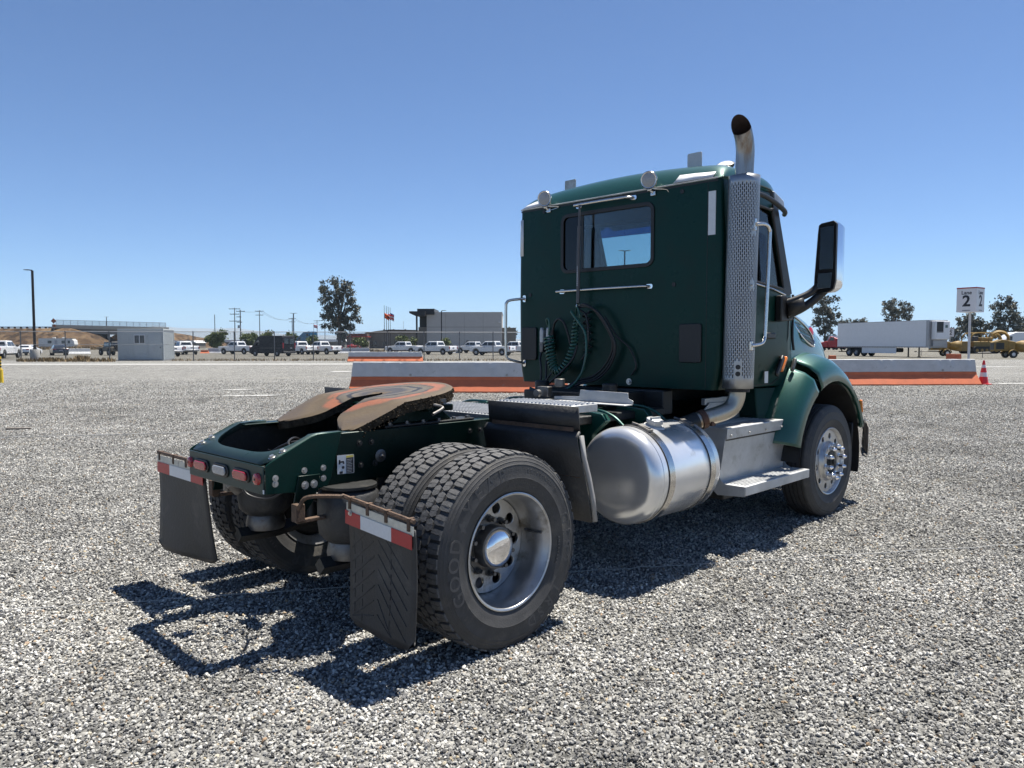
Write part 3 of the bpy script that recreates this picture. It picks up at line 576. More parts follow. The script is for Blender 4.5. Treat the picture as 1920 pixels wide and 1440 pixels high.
grip_deck('deck_plate', .60, 1.16, -.50, .50, 1.105)
grip_deck('deck_plate', .60, .845, -1.09, -.47, 1.198); grip_deck('deck_plate', .60, .845, .47, 1.09, 1.198)
g = MB(); g.prism([(.0, 1.125), (.74, 1.125), (.74, 1.15), (.70, 1.165), (.695, 1.205), (.26, 1.21), (.25, 1.16), (.0, 1.15)], (1.70, 0, 0), (0, -1, 0), (0, 0, 1), (1, 0, 0), .006)
g.bb(1.60, 1.70, -.74, .1, 1.118, 1.125); g.build('hose_bracket', ALUW, T, bevel=.003)
g = MB(); g.bb(1.18, 1.66, -.42, .42, 1.0, 1.085); g.bb(1.1, 2.3, -.62, -.445, 1.0, 1.06); g.build('chassis_box', GREASE, T, bevel=.01)
g = MB(); g.bb(2.3, 2.44, -.6, .6, 1.0, 1.19); g.cyl((1.95, -.35, 1.05), (1.95, -.35, 1.25), .06); g.cyl((1.95, .35, 1.05), (1.95, .35, 1.25), .06); g.bb(1.8, 3.6, -.42, .42, .75, 1.18); g.build('cab_mount', GREASE, T, bevel=.01)
# fifth wheel
def fw_z(x): return 1.250+.115*(x-.05) if x > -.10 else 1.2327-(-.10-x)*.43
def fw_in(x): return interp_([(-.44, .33), (-.40, .24), (-.33, .12), (-.28, .085), (-.1, .062), (.03, .045), (.06, .026), (.072, .0), (.6, 0)], x)
def fw_o(x):
    if x > .05: return .465*math.sqrt(max(0, 1-((x-.05)/.45)**2))
    return interp_([(-.44, .352), (-.43, .39), (-.41, .415), (-.36, .432), (-.2, .455), (.05, .465)], x)
def interp_(tab, x):
    if x <= tab[0][0]: return tab[0][1]
    for (a, p), (b_, q) in zip(tab, tab[1:]):
        if x <= b_: return p+(q-p)*(x-a)/(b_-a)
    return tab[-1][1]
XS = [-.44, -.435, -.425, -.41, -.39, -.365, -.34, -.31, -.28, -.24, -.2, -.15, -.1, -.05, 0, .03, .05, .062, .072, .1, .14, .18, .23, .28, .32, .36, .40, .43, .46, .48, .492, .4985]
v = []; f = []; NJ = 8; W = NJ+1
for s in (-1, 1):
    for top in (1, 0):
        base_ = len(v)
        for x in XS:
            a, b_ = fw_in(x), fw_o(x); b_ = max(b_, a+.002)
            for j in range(W): y = a+(b_-a)*j/NJ; e = .006 if j in (0, NJ) and a > 0 or j == NJ else 0; v.append((x, s*y, fw_z(x)-(e if top else (.05+.02*(x > -.2)))))
        f += [(base_+i*W+j, base_+i*W+j+1, base_+(i+1)*W+j+1, base_+(i+1)*W+j) for i in range(len(XS)-1) for j in range(NJ)]
    t0 = len(v)-2*len(XS)*W; b0 = len(v)-len(XS)*W
    for i in range(len(XS)-1):
        f.append((t0+i*W+NJ, t0+(i+1)*W+NJ, b0+(i+1)*W+NJ, b0+i*W+NJ))
        if XS[i] < .07: f.append((t0+i*W, t0+(i+1)*W, b0+(i+1)*W, b0+i*W))
    f.append(tuple(t0+j for j in range(W))+tuple(b0+j for j in range(W))[::-1])
NTOP = len(XS)*W
arc = [(x, s*fw_o(x)) for s in (-1, 1) for x in [-.38+.87*k/60 for k in range(61)]]
g = MB(); g.add(v, f); me = g.mesh('fifth_wheel_plate', 30)
def fw_mat():
    m = bpy.data.materials.new('worn_greasy_plate'); m.use_nodes = True; t = m.node_tree; p = t.nodes['Principled BSDF']; L = t.links.new
    tc = nd(t, 'ShaderNodeTexCoord'); mp = nd(t, 'ShaderNodeMapping'); mp.inputs['Location'].default_value = (-.1, 0, 0); mp.inputs['Scale'].default_value = (1, 1, 0); L(tc.outputs['Object'], mp.inputs[0])
    ln = nd(t, 'ShaderNodeVectorMath', operation='LENGTH'); L(mp.outputs[0], ln.inputs[0])
    n = nd(t, 'ShaderNodeTexNoise'); n.inputs['Scale'].default_value = 4; n.inputs['Detail'].default_value = 5; L(tc.outputs['Object'], n.inputs[0])
    ad = nd(t, 'ShaderNodeMath', operation='MULTIPLY_ADD'); L(n.outputs['Fac'], ad.inputs[0]); ad.inputs[1].default_value = .16; L(ln.outputs['Value'], ad.inputs[2])
    cr = nd(t, 'ShaderNodeValToRGB'); el = cr.color_ramp.elements; el[0].position = .06; el[0].color = (.06, .052, .045, 1); el[1].position = .62; el[1].color = (.10, .075, .05, 1)
    for q, c in ((.20, (.05, .045, .042)), (.235, (.11, .09, .065)), (.265, (.13, .11, .08)), (.275, (.025, .024, .025)), (.30, (.03, .028, .027)), (.31, (.12, .10, .07)), (.355, (.10, .082, .058)), (.37, (.04, .035, .03)), (.385, (.27, .10, .048)), (.43, (.25, .095, .048)), (.46, (.10, .074, .042)), (.53, (.125, .092, .052))):
        e = el.new(q); e.color = c+(1,)
    L(ad.outputs[0], cr.inputs[0])
    n2 = nd(t, 'ShaderNodeTexNoise'); n2.inputs['Scale'].default_value = 7; n2.inputs['Detail'].default_value = 8; n2.inputs['Roughness'].default_value = .7; L(tc.outputs['Object'], n2.inputs[0])
    r = nd(t, 'ShaderNodeValToRGB'); r.color_ramp.elements[0].position = .53; r.color_ramp.elements[1].position = .63; L(n2.outputs['Fac'], r.inputs[0])
    mx = nd(t, 'ShaderNodeMix', data_type='RGBA'); L(r.outputs[0], mx.inputs['Factor']); L(cr.outputs[0], mx.inputs[6]); mx.inputs[7].default_value = (.105, .076, .043, 1); L(mx.outputs[2], p.inputs['Base Color'])
    rr = nd(t, 'ShaderNodeMapRange'); rr.inputs[3].default_value = .32; rr.inputs[4].default_value = .7; L(n2.outputs['Fac'], rr.inputs[0]); L(rr.outputs[0], p.inputs['Roughness']); p.inputs['Metallic'].default_value = .25
    bp = nd(t, 'ShaderNodeBump'); bp.inputs['Strength'].default_value = .35; bp.inputs['Distance'].default_value = .004; n3 = nd(t, 'ShaderNodeTexNoise'); n3.inputs['Scale'].default_value = 60; n3.inputs['Detail'].default_value = 5; L(tc.outputs['Object'], n3.inputs[0]); L(n3.outputs['Fac'], bp.inputs['Height']); L(bp.outputs[0], p.inputs['Normal'])
    return m
GREA = mat('caked_grease', (.035, .028, .020), .9, var=.6, scale=30, bump=1, bscale=45, col2=(.07, .056, .038), c2=.55, c2s=15, spec=.1)
fwo = obj('fifth_wheel_plate', me, fw_mat(), T); me.materials.append(GREA)
for p in me.polygons: p.material_index = 0 if abs(p.normal.z) > .6 and p.center.z > fw_z(p.center.x)-.02 else 1
g = MB(); rs = random.Random(4)                # grease caked along the rim
for (x, y) in arc:
    for k in range(4):
        c = Vector((x+rs.uniform(-.008, .006), y+rs.uniform(-.008, .008), fw_z(x)-rs.uniform(.006, .07))); r = rs.uniform(.0025, .0065)
        g.lathe([(0, -r), (r*.75, -r*.6), (r, 0), (r*.7, r*.6), (0, r)], c, (rs.uniform(-1, 1), rs.uniform(-1, 1), 1), 7)
kind(g.build('caked_grease', GREA, fwo, 60), 'stuff')
g = MB(); g.bb(-.12, .40, -.30, .30, 1.14, 1.18); g.bb(-.1, .1, -.12, .12, 1.1, 1.2)
for s in (-1, 1): g.prism([(-.16, 1.10), (.30, 1.10), (.14, 1.225), (.02, 1.225)], (0, s*.34, 0), (1, 0, 0), (0, 0, 1), (0, s, 0), .06); g.cyl((.08, s*.31, 1.19), (.08, s*.46, 1.19), .03)
g.build('fifth_wheel_base', GREENF, T, bevel=.008)
for s in (-1, 1):
    g = MB(); g.bb(-.22, .46, s*.30, s*.428, 1.0845, 1.098); o = g.build('mounting_angle', GREASE, T, bevel=.004)
    for x in (-.17, -.05, .07, .19, .31, .42): bolt_at((x, s*.405, 1.098), (0, 0, 1), .014, STEEL, o)
g = MB(); g.tube(catmull([(.1, -.46, 1.2), (.15, -.49, 1.18), (.05, -.52, 1.15)]), .01); g.box((.16, -.44, 1.215), (.10, .02, .03)); g.build('release_lever', STEEL, T)

# fuel tanks
def tank(s):
    y, z, r = -.925*-s if s > 0 else -.925, .688, .322; x0, x1 = 1.27, 2.06
    g = MB(); g.lathe([(0, -.036), (.10, -.035), (.2, -.031), (.25, -.026), (.282, -.016), (.303, .0), (.316, .022), (r, .045), (r, .052), (r-.004, .055), (r-.004, .062), (r, .066), (r, x1-x0-.04), (.31, x1-x0-.01), (.2, x1-x0+.02), (0, x1-x0+.03)], (x0, y, z), (1, 0, 0), 72)
    tk = g.build('fuel_tank', TANKM, T, 30)
    for xs in (1.42, 1.93):
        g = MB(); g.lathe([(r+.001, -.031), (r+.007, -.031), (r+.007, .031), (r+.001, .031)], (xs, y, z), (1, 0, 0), 72, closed=True); g.build('tank_strap', STAIN, tk)
        g = MB(); g.lathe([(r+.0005, -.036), (r+.0025, -.036), (r+.0025, .036), (r+.0005, .036)], (xs, y, z), (1, 0, 0), 72, closed=True); g.build('strap_liner', BLACK, tk)
        a = R(20); c = Vector((xs, y-s*0+(-1 if s < 0 else 1)*0, z)); oy = s*math.sin(a); oz = math.cos(a)
        g = MB(); g.box(c+Vector((0, oy*(r+.014), oz*(r+.014))), (.05, .09, .014), Matrix.Rotation(-s*a, 3, 'X')); g.cyl(c+Vector((0, s*.01, r+.02)), c+Vector((0, s*.15, r-.01)), .008); g.build('strap_clamp', STEEL, tk)
        g = MB(); P = [(s*.44, .76), (s*.58, .62), (s*.6, .8), (s*.62, .93), (s*.74, 1.03), (s*.70, 1.075), (s*.44, 1.10)]
        g.prism(P, (xs-.03, 0, 0), (0, 1, 0), (0, 0, 1), (1, 0, 0), .06); g.build('tank_bracket', GREEN, T, bevel=.006)
        g = MB(); g.tube(catmull([(xs, s*.46, 1.10), (xs, s*.66, 1.095), (xs, s*.78, 1.06), (xs, s*.86, 1.005)]), .010); g.build('bracket_edge', GREEN, T)
    d = Vector((0, s*.22, .97)).normalized(); c = Vector((1.58, y, z))+d*(r-.006)
    g = MB(); g.lathe([(.075, 0), (.066, .012), (.05, .014), (.05, .03), (.057, .031), (.057, .052), (.05, .056), (0, .056)], c, d, 28); g.box(c+d*.062, (.1, .018, .014)); g.build('filler_cap', ALUW, tk)
tank(-1); tank(1)
# step box ahead of the tank
def stepbox(s):
    g = MB(); P = [(.62, .90), (.70, .94), (1.04, .925), (1.075, .915), (1.085, .895), (1.045, .61), (1.0, .595), (1.055, .52), (1.09, .505), (1.243, .505), (1.243, .43), (1.02, .415), (.98, .45), (.90, .60), (.62, .62)]
    for x in (2.405, 3.515): g.prism([(s*a, z_) for a, z_ in P], (x, 0, 0), (0, 1, 0), (0, 0, 1), (1, 0, 0), .006)
    bx = g.build('step_box', ALUW, T, bevel=.002)
    g = MB(); g.prism([(s*.6, .55), (s*1.0, .48), (s*1.025, .50), (s*1.055, .83), (s*1.055, .90), (s*.6, .90)], (2.415, 0, 0), (0, 1, 0), (0, 0, 1), (1, 0, 0), 1.095); g.build('battery_cover', ALUW, bx, bevel=.004)
    MB().prism([(s*1.052, .822), (s*1.0575, .822), (s*1.0585, .843), (s*1.052, .843)], (2.42, 0, 0), (0, 1, 0), (0, 0, 1), (1, 0, 0), 1.085).build('cover_gap', BLACK, bx)
    g = MB(); g.prism([(s*.72, .9275), (s*1.095, .9275), (s*1.10, .922), (s*1.093, .843), (s*1.085, .843), (s*1.088, .905), (s*.72, .905)], (2.40, 0, 0), (0, 1, 0), (0, 0, 1), (1, 0, 0), 1.13); g.build('upper_step', ALUW, bx, bevel=.002)
    g = MB()
    for k in range(5):
        for j in range(62): g.box((2.47+j*.0165, s*(.80+k*.03), .929), (.011, .012, .006))
    kind(g.build('step_serrations', ALUW, bx, 0), 'stuff')
    g = MB(); g.bb(2.413, 3.53, s*1.0, s*1.247, .435, .505); g.build('lower_step', ALUW, bx, bevel=.004)
    g = MB()
    for k in range(6):
        for j in range(64): g.box((2.47+j*.0162, s*(1.07+k*.028), .507), (.0105, .010, .006))
    kind(g.build('step_serrations', ALUW, bx, 0), 'stuff')
    for x in (2.46, 2.75, 3.03, 3.31, 3.48): bolt_at((x, s*1.097, .868), (0, s, 0), .008, BOLT, bx)
    for x in (2.44, 3.50):
        for z_ in (.78, .56): bolt_at((x, s*(1.05-.04*(.8-z_)/.3), z_), (0, s, 0), .008, BOLT, bx)
    g = MB(); g.bb(2.5, 3.45, s*.72, s*1.02, .36, .47); g.tube([(2.35, s*.8, .42), (2.9, s*.85, .36), (3.4, s*.9, .40)], .03); g.build('step_carrier', GREASE, bx, bevel=.01)
    g = MB(); g.prism([(2.62, .925), (3.70, .925), (3.70, 1.03), (3.66, 1.06), (2.75, 1.08), (2.62, 1.0)], (0, s*.74, 0), (1, 0, 0), (0, 0, 1), (0, s, 0), .01); g.bb(2.70, 3.55, s*.70, s*.735, 1.06, 1.115); g.build('splash_plate', ALUW, T, bevel=.004)
stepbox(-1); stepbox(1)
# ------------------------------------------------------------ cab
XR = 2.383
def interp(tab, z):
    for (z0, a), (z1, c) in zip(tab, tab[1:]):
        if z <= z1:
            t = max(0, (z-z0)/(z1-z0)); return tuple(p+(q-p)*t for p, q in zip(a, c)) if isinstance(a, tuple) else a+(c-a)*t
    return tab[-1][1]
CW = [(1.205, 1.0), (1.30, 1.022), (1.42, 1.04), (2.0, 1.045), (2.4, 1.04), (2.78, 1.022)]
CF = [(1.205, 3.66), (1.7, 3.68), (1.98, 3.66), (2.78, 3.30)]
def plan(z, rr=.055, rf=.16, n=6):
    w_, xf = interp(CW, z), interp(CF, z); P = []
    for (cx, cy, r, a0) in ((xf-rf, w_-rf, rf, 0), (XR+rr, w_-rr, rr, 90), (XR+rr, -w_+rr, rr, 180), (xf-rf, -w_+rf, rf, 270)):
        for k in range(n+1): a = R(a0+90*k/n); P.append((cx+r*math.cos(a), cy+r*math.sin(a), z))
    return P
zs = [1.205, 1.25, 1.3, 1.36, 1.42, 1.55, 1.7, 1.85, 1.98, 2.1, 2.25, 2.4, 2.55, 2.7, 2.775]
g = MB(); g.loft([plan(z) for z in zs], cap=False); n_ = len(plan(1.3)); g.f.append(tuple(range(n_))[::-1])
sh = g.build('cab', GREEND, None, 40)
m_ = sh.modifiers.new('t', 'SOLIDIFY'); m_.thickness = .035; m_.offset = -1
def cutter(b): 
    o = b.build('cutter', None, None, 0); o.hide_render = True; md_ = sh.modifiers.new('b', 'BOOLEAN'); md_.object = o; md_.operation = 'DIFFERENCE'; md_.solver = 'EXACT'; return o
RW = (.033, 2.425, .962, .508)      # rear window centre y, z and size
cuts = [cutter(MB().prism(rrect(RW[2], RW[3], .07, 6, RW[0], RW[1]), (2.3, 0, 0), (0, 1, 0), (0, 0, 1), (1, 0, 0), .25))]
SW = [(2.70, 2.08), (2.72, 2.06), (3.34, 2.015), (3.40, 2.02), (3.40, 2.07), (3.20, 2.60), (3.15, 2.635), (2.74, 2.645), (2.70, 2.61)]
for s in (-1, 1): cuts.append(cutter(MB().prism(SW, (0, s*.85, 0), (1, 0, 0), (0, 0, 1), (0, s, 0), .4)))
cuts.append(cutter(MB().prism([(-.88, 2.03), (.88, 2.03), (.83, 2.70), (-.83, 2.70)], (3.2, 0, 0), (0, 1, 0), (0, 0, 1), (1, 0, 0), .8)))
dg = bpy.context.evaluated_depsgraph_get(); me = bpy.data.meshes.new_from_object(sh.evaluated_get(dg)); bpy.data.objects.remove(sh)
for c_ in cuts: bpy.data.objects.remove(c_)
# paint outside, grey lining inside
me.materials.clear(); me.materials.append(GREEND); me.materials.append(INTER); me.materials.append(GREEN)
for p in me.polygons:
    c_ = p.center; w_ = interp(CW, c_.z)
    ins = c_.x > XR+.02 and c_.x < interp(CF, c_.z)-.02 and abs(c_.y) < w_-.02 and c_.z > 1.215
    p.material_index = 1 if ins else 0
me.polygons.foreach_set('use_smooth', [True]*len(me.polygons)); me.set_sharp_from_angle(angle=R(32))
cab = obj('cab', me, None, T)
# roof
def roof_z(x, y):
    e = abs(y)/1.03; cr = max(0, 1-e**22)**.5
    t = min(1, max(0, (x-XR)/.30)); rr = (1-(1-t)**2.6)**.9
    tf = min(1, max(0, (3.50-x)/.55)); ff = (1-(1-tf)**2.6)**.5
    return 2.778+.138*cr*rr*ff+.065*(1-e*e)*rr*ff
NX, NY = 36, 48; v = []
for i in range(NX+1):
    a = i/NX; x = XR-.004+(3.50-XR)*(a**1.5 if a < .9 else .9**1.5+(a-.9)/.1*(1-.9**1.5))
    for j in range(NY+1): y = math.sin(math.pi*(j/NY-.5))*1.028; v.append((x, y*(1-.12*max(0, (x-3.1)/.4)**2)*(1-.045*max(0, 1-(x-XR)/.06)**2), roof_z(x, y)))
W = NY+1; g = MB(); g.add(v, [(i*W+j, i*W+j+1, (i+1)*W+j+1, (i+1)*W+j) for i in range(NX) for j in range(NY)])
rf = g.build('roof', GREEN, T, 50); m_ = rf.modifiers.new('t', 'SOLIDIFY'); m_.thickness = .012; m_.offset = -1
g = MB(); g.bb(2.43, 3.28, -.98, .98, 2.735, 2.745); g.build('headliner', INTER, rf)
g = MB(); g.tube([(XR-.004, y, 2.781) for y in (-1.0, -.5, 0, .5, 1.0)], .006); g.build('roof_gutter', ALUW, rf)
g = MB(); g.bb(XR-.002, XR+.003, -1.0, 1.0, 2.757, 2.771); g.bb(XR-.0015, XR+.003, -.921, -.917, 1.22, 2.757); g.build('panel_seam', BLACK, cab)
# windows
g = MB(); ro = rrect(RW[2], RW[3], .07, 8, RW[0], RW[1]); ri = rrect(RW[2]-.05, RW[3]-.05, .05, 8, RW[0], RW[1])
wf = plate('rear_window', [ro, ri], MX((XR-.004, 0, 0), (0, -1, 0), (0, 0, 1)) @ Matrix.Scale(-1, 4, (1, 0, 0)), .012, BLACK, T, bevel=.003)
g = MB(); g.bb(XR+.006, XR+.010, .285, .51, 2.175, 2.675); g.build('pane', GLASSD, wf, 0)
g = MB(); g.bb(XR+.006, XR+.010, -.445, .285, 2.175, 2.675); g.build('pane', GLASS, wf, 0)
g = MB(); g.bb(XR+.002, XR+.014, .275, .292, 2.18, 2.67); g.build('window_divider', BLACK, wf)
for s in (-1, 1):
    y = 1.03*s; g = MB(); g.prism(SW, (0, y-s*.012, 0), (1, 0, 0), (0, 0, 1), (0, s, 0), .004); pn = g.build('door_window', GLASSD if s > 0 else GLASS, T, 0)
    g = MB(); q = catmull([(x, y+s*.009, z) for x, z in SW+[SW[0]]], 3); g.tube(q, .012); g.build('window_seal', BLACK, pn)
    # black pillar trim and door outline
    g = MB(); g.prism([(3.40, 1.98), (3.52, 1.96), (3.58, 1.98), (3.28, 2.68), (3.19, 2.69), (3.205, 2.62), (3.41, 2.06)], (0, s*1.032, 0), (1, 0, 0), (0, 0, 1), (0, s, 0), .014); g.build('pillar_trim', BLACK, T, bevel=.005)
    g = MB(); P = [(2.66, 2.66), (2.655, 1.9), (2.66, 1.26), (2.70, 1.22), (3.30, 1.22), (3.40, 1.26), (3.52, 1.62), (3.53, 1.95)]
    g.tube([(x, s*(interp(CW, z)+.0005), z) for x, z in P], .0045, n=5); g.build('door_gap', BLACK, T)
    g = MB(); g.tube([(2.70, s*1.052, 2.045), (3.2, s*1.052, 2.0), (3.44, s*1.048, 1.965)], .008); g.build('belt_moulding', STAIN, T)
    g = MB(); g.tube(catmull([(2.60, s*1.03, 2.705), (2.85, s*1.085, 2.715), (3.08, s*1.095, 2.69), (3.30, s*1.09, 2.64), (3.37, s*1.06, 2.62)], 5), .02, n=8); g.build('rain_visor', BLACK, T, 60)
    g = MB(); g.box((3.16, s*1.055, 1.62), (.16, .03, .05)); g.build('door_handle', BLACK, T, bevel=.01)
    g = MB(); g.box((3.40, s*1.062, 1.385), (.035, .035, .15), Matrix.Rotation(R(38), 3, 'Y')); g.build('side_marker', AMBER, T, bevel=.012, seg=3)
    g = MB(); g.box((3.34, s*1.058, 1.37), (.05, .03, .20), Matrix.Rotation(R(38), 3, 'Y')); g.build('marker_housing', BLACK, T, bevel=.012)
    g = MB(); g.bb(3.10, 3.16, s*1.041, s*1.044, 1.235, 1.33); g.build('door_label', REFW, T)
    # roof side visor end
    g = MB(); g.loft([[(3.28, s*.86, 2.83), (3.42, s*.84, 2.78), (3.44, s*.84, 2.70), (3.27, s*.86, 2.72)], [(3.24, s*1.03, 2.80), (3.40, s*1.04, 2.74), (3.43, s*1.04, 2.665), (3.25, s*1.035, 2.68)]]); g.build('visor_bracket', ALUW, T, bevel=.008)
g = MB(); g.loft([[(3.30, -.83, 2.80), (3.52, -.80, 2.70), (3.525, -.80, 2.692), (3.30, -.83, 2.79)], [(3.34, 0, 2.83), (3.62, 0, 2.72), (3.625, 0, 2.712), (3.34, 0, 2.82)], [(3.30, .83, 2.80), (3.52, .80, 2.70), (3.525, .80, 2.692), (3.30, .83, 2.79)]]); g.build('sun_visor', GREEN, T)
# windscreen in two halves with a shade band
for s in (-1, 1):
    def ws(z0, z1, nm, mt, par=None):
        g = MB(); A = [(interp(CF, z0)-.006, s*.005, z0), (interp(CF, z0)-.05, s*.90, z0), (interp(CF, z1)-.05, s*.86, z1), (interp(CF, z1)-.006, s*.005, z1)]
        g.add(A, [(0, 1, 2, 3)]); o = g.build(nm, mt, par or T, 0); m__ = o.modifiers.new('t', 'SOLIDIFY'); m__.thickness = .004; return o
    w1 = ws(2.0, 2.60, 'windscreen', GLASSW); ws(2.6005, 2.71, 'shade_band', GLASSB, w1)
g = MB(); g.tube([(3.64, 0, 2.0), (3.325, 0, 2.715)], .008, n=6); g.build('windscreen_seam', BLACK, T)
# interior
g = MB(); g.bb(3.20, 3.62, -.98, .98, 1.45, 1.93); g.build('dashboard', INTER, T, bevel=.06, seg=3)
for s in (-1, 1):
    g = MB(); g.box((2.78, s*.5, 1.62), (.5, .5, .16)); g.box((2.60, s*.5, 1.90), (.14, .48, .56), Matrix.Rotation(R(-8), 3, 'Y')); g.build('cab_seat', INTER, T, bevel=.05, seg=3)
g = MB(); q = [Vector((3.05, .5, 2.0))+Matrix.Rotation(R(50), 3, 'Y') @ Vector((.22*math.cos(2*math.pi*k/32), .22*math.sin(2*math.pi*k/32), 0)) for k in range(33)]; g.tube(q, .014); g.cyl((3.05, .5, 2.0), (3.3, .5, 1.85), .03); g.build('steering_wheel', BLACK, T)
# rear wall fittings
def handle(P, r, par, nm='grab_bar', n=6, mt=STAIN): g = MB(); g.tube(catmull(P, n), r, n=10); return g.build(nm, mt, par, 60)
def foot(p, par, rot=0):
    g = MB(); g.prism(rrect(.062, .036, .014, 4), p, (0, math.cos(rot), math.sin(rot)), (0, -math.sin(rot), math.cos(rot)), (-1, 0, 0), .006); g.build('bar_foot', CHROME, par)
for (ya, yb, z) in ((.315, -.25, 2.732), (.50, -.41, 2.012)):
    h_ = handle([(XR-.005, ya, z), (XR-.06, ya-.002, z-.001), (XR-.075, ya-.03, z-.002), (XR-.077, (ya+yb)/2, z), (XR-.075, yb+.10, z-.002), (XR-.055, yb+.03, z), (XR-.005, yb, z)], .011, T)
    foot((XR-.001, ya, z), h_); foot((XR-.001, yb, z), h_)
h_ = handle([(XR-.005, .96, 1.97), (XR-.12, 1.02, 1.955), (XR-.155, 1.04, 1.93), (XR-.16, 1.045, 1.87), (XR-.16, 1.045, 1.5), (XR-.155, 1.04, 1.43), (XR-.12, 1.02, 1.405), (XR-.005, .96, 1.375)], .013, T)
foot((XR-.001, .958, 1.97), h_, 1.57); foot((XR-.001, .958, 1.375), h_, 1.57)
for (y0, y1, z0, z1) in ((.80, .985, 1.406, 1.705), (-.885, -.693, 1.41, 1.708)):
    g = MB(); g.prism(rrect(y1-y0, z1-z0, .02, 4), (XR-.001, (y0+y1)/2, (z0+z1)/2), (0, 1, 0), (0, 0, 1), (-1, 0, 0), .016); g.build('vent_cover', BLACK, T, bevel=.006)
g = MB(); g.bb(XR-.003, XR+.002, -.986, -.926, 2.365, 2.688); g.build('reflective_tape', REFW, T)
g = MB(); g.add([(XR+.006, 1.018, 2.36), (XR+.006, 1.012, 2.69), (XR-.0025, .97, 2.69), (XR-.0025, .97, 2.36)], [(0, 1, 2, 3)]); o = g.build('reflective_tape', REFW, T); o.modifiers.new('t', 'SOLIDIFY').thickness = .003
for (a, c_) in ((-.62, -.96), (.99, .73)):
    P = []; 
    for y in (a, (a+c_)/2, c_): 
        for x in (XR+.006, XR+.05): P.append((x-.008, y-(.03 if x > XR+.02 and y in (a,) else 0)*1, roof_z(x, y)+.004))
    g = MB(); g.add(P, [(0, 1, 3, 2), (2, 3, 5, 4)]); o = g.build('reflective_tape', REFW, rf); o.modifiers.new('t', 'SOLIDIFY').thickness = .002
for (y, z) in ((-.635, 2.015), (.885, 2.0), (-.70, 2.72), (.72, 2.735)):
    g = MB(); g.cyl((XR+.001, y, z), (XR-.006, y, z), .017, n=16); g.build('blanking_plug', BLACK, T)
bolt_at((XR-.001, -.22, 1.245), (-1, 0, 0), .018, BOLT, T)
# work lamps
for (y, z) in ((.668, 2.838), (-.43, 2.838)):
    c_ = Vector((XR-.05, y, z)); d = Vector((-.93, -.22, -.12)).normalized()
    g = MB(); g.lathe([(.0, -.05), (.03, -.048), (.055, -.03), (.068, -.004), (.070, .008), (.064, .014), (.057, .012)], c_, d, 28); lm = g.build('work_lamp', STAIN, T, 60)
    g = MB(); g.lathe([(.058, .0115), (.04, .018), (0, .021)], c_, d, 24); g.build('lamp_lens', CLEAR, lm, 60)
    g = MB(); q = c_-d*.02; g.tube([q-Vector((0, 0, .05)), q-Vector((-.005, .004, .085)), (XR-.012, y-.01, z-.095)], .009); g.box((XR-.008, y-.012, z-.10), (.016, .045, .035)); g.cyl(q-Vector((0, .02, .075)), q-Vector((0, -.02, .075)), .011); g.build('lamp_bracket', STAIN, lm, bevel=.003)
    g = MB(); g.tube(catmull([q-Vector((0, -.01, .05)), q-Vector((.01, .05, .075)), (XR-.01, y-.13, z-.085), (XR+.001, y-.145 if y < 0 else y+.05, z-.105)]), .0035, n=5); g.build('lamp_wire', STAIN, lm)
# things on the roof
for (y, h) in ((.70, .105), (-.60, .12)):
    z = roof_z(2.72, y); g = MB(); g.prism(rrect(.13, h+.06, .012, 3), (2.72, y, z+h/2-.02), (0, 1, 0), (0, 0, 1), (1, 0, 0), .006); pl = g.build('mounting_plate', ALUW, rf)
    g = MB(); g.bb(2.726, 2.90, y-.06, y-.045, z+.0, z+.018); g.build('plate_arm', ALUW, pl)
z = roof_z(2.80, -.82); g = MB(); d = Vector((-.45, -.1, .9)).normalized(); g.lathe([(.05, -.02), (.07, .0), (.072, .02), (.062, .026)], (2.80, -.83, z+.015), d, 28); g2 = g.build('roof_lamp', BLACK, rf, 60)
MB().lathe([(.062, .024), (.04, .036), (0, .04)], (2.80, -.83, z+.015), d, 24).build('lamp_lens', mat('white_lens', (.8, .8, .8), .2, coat=.5), g2, 60)
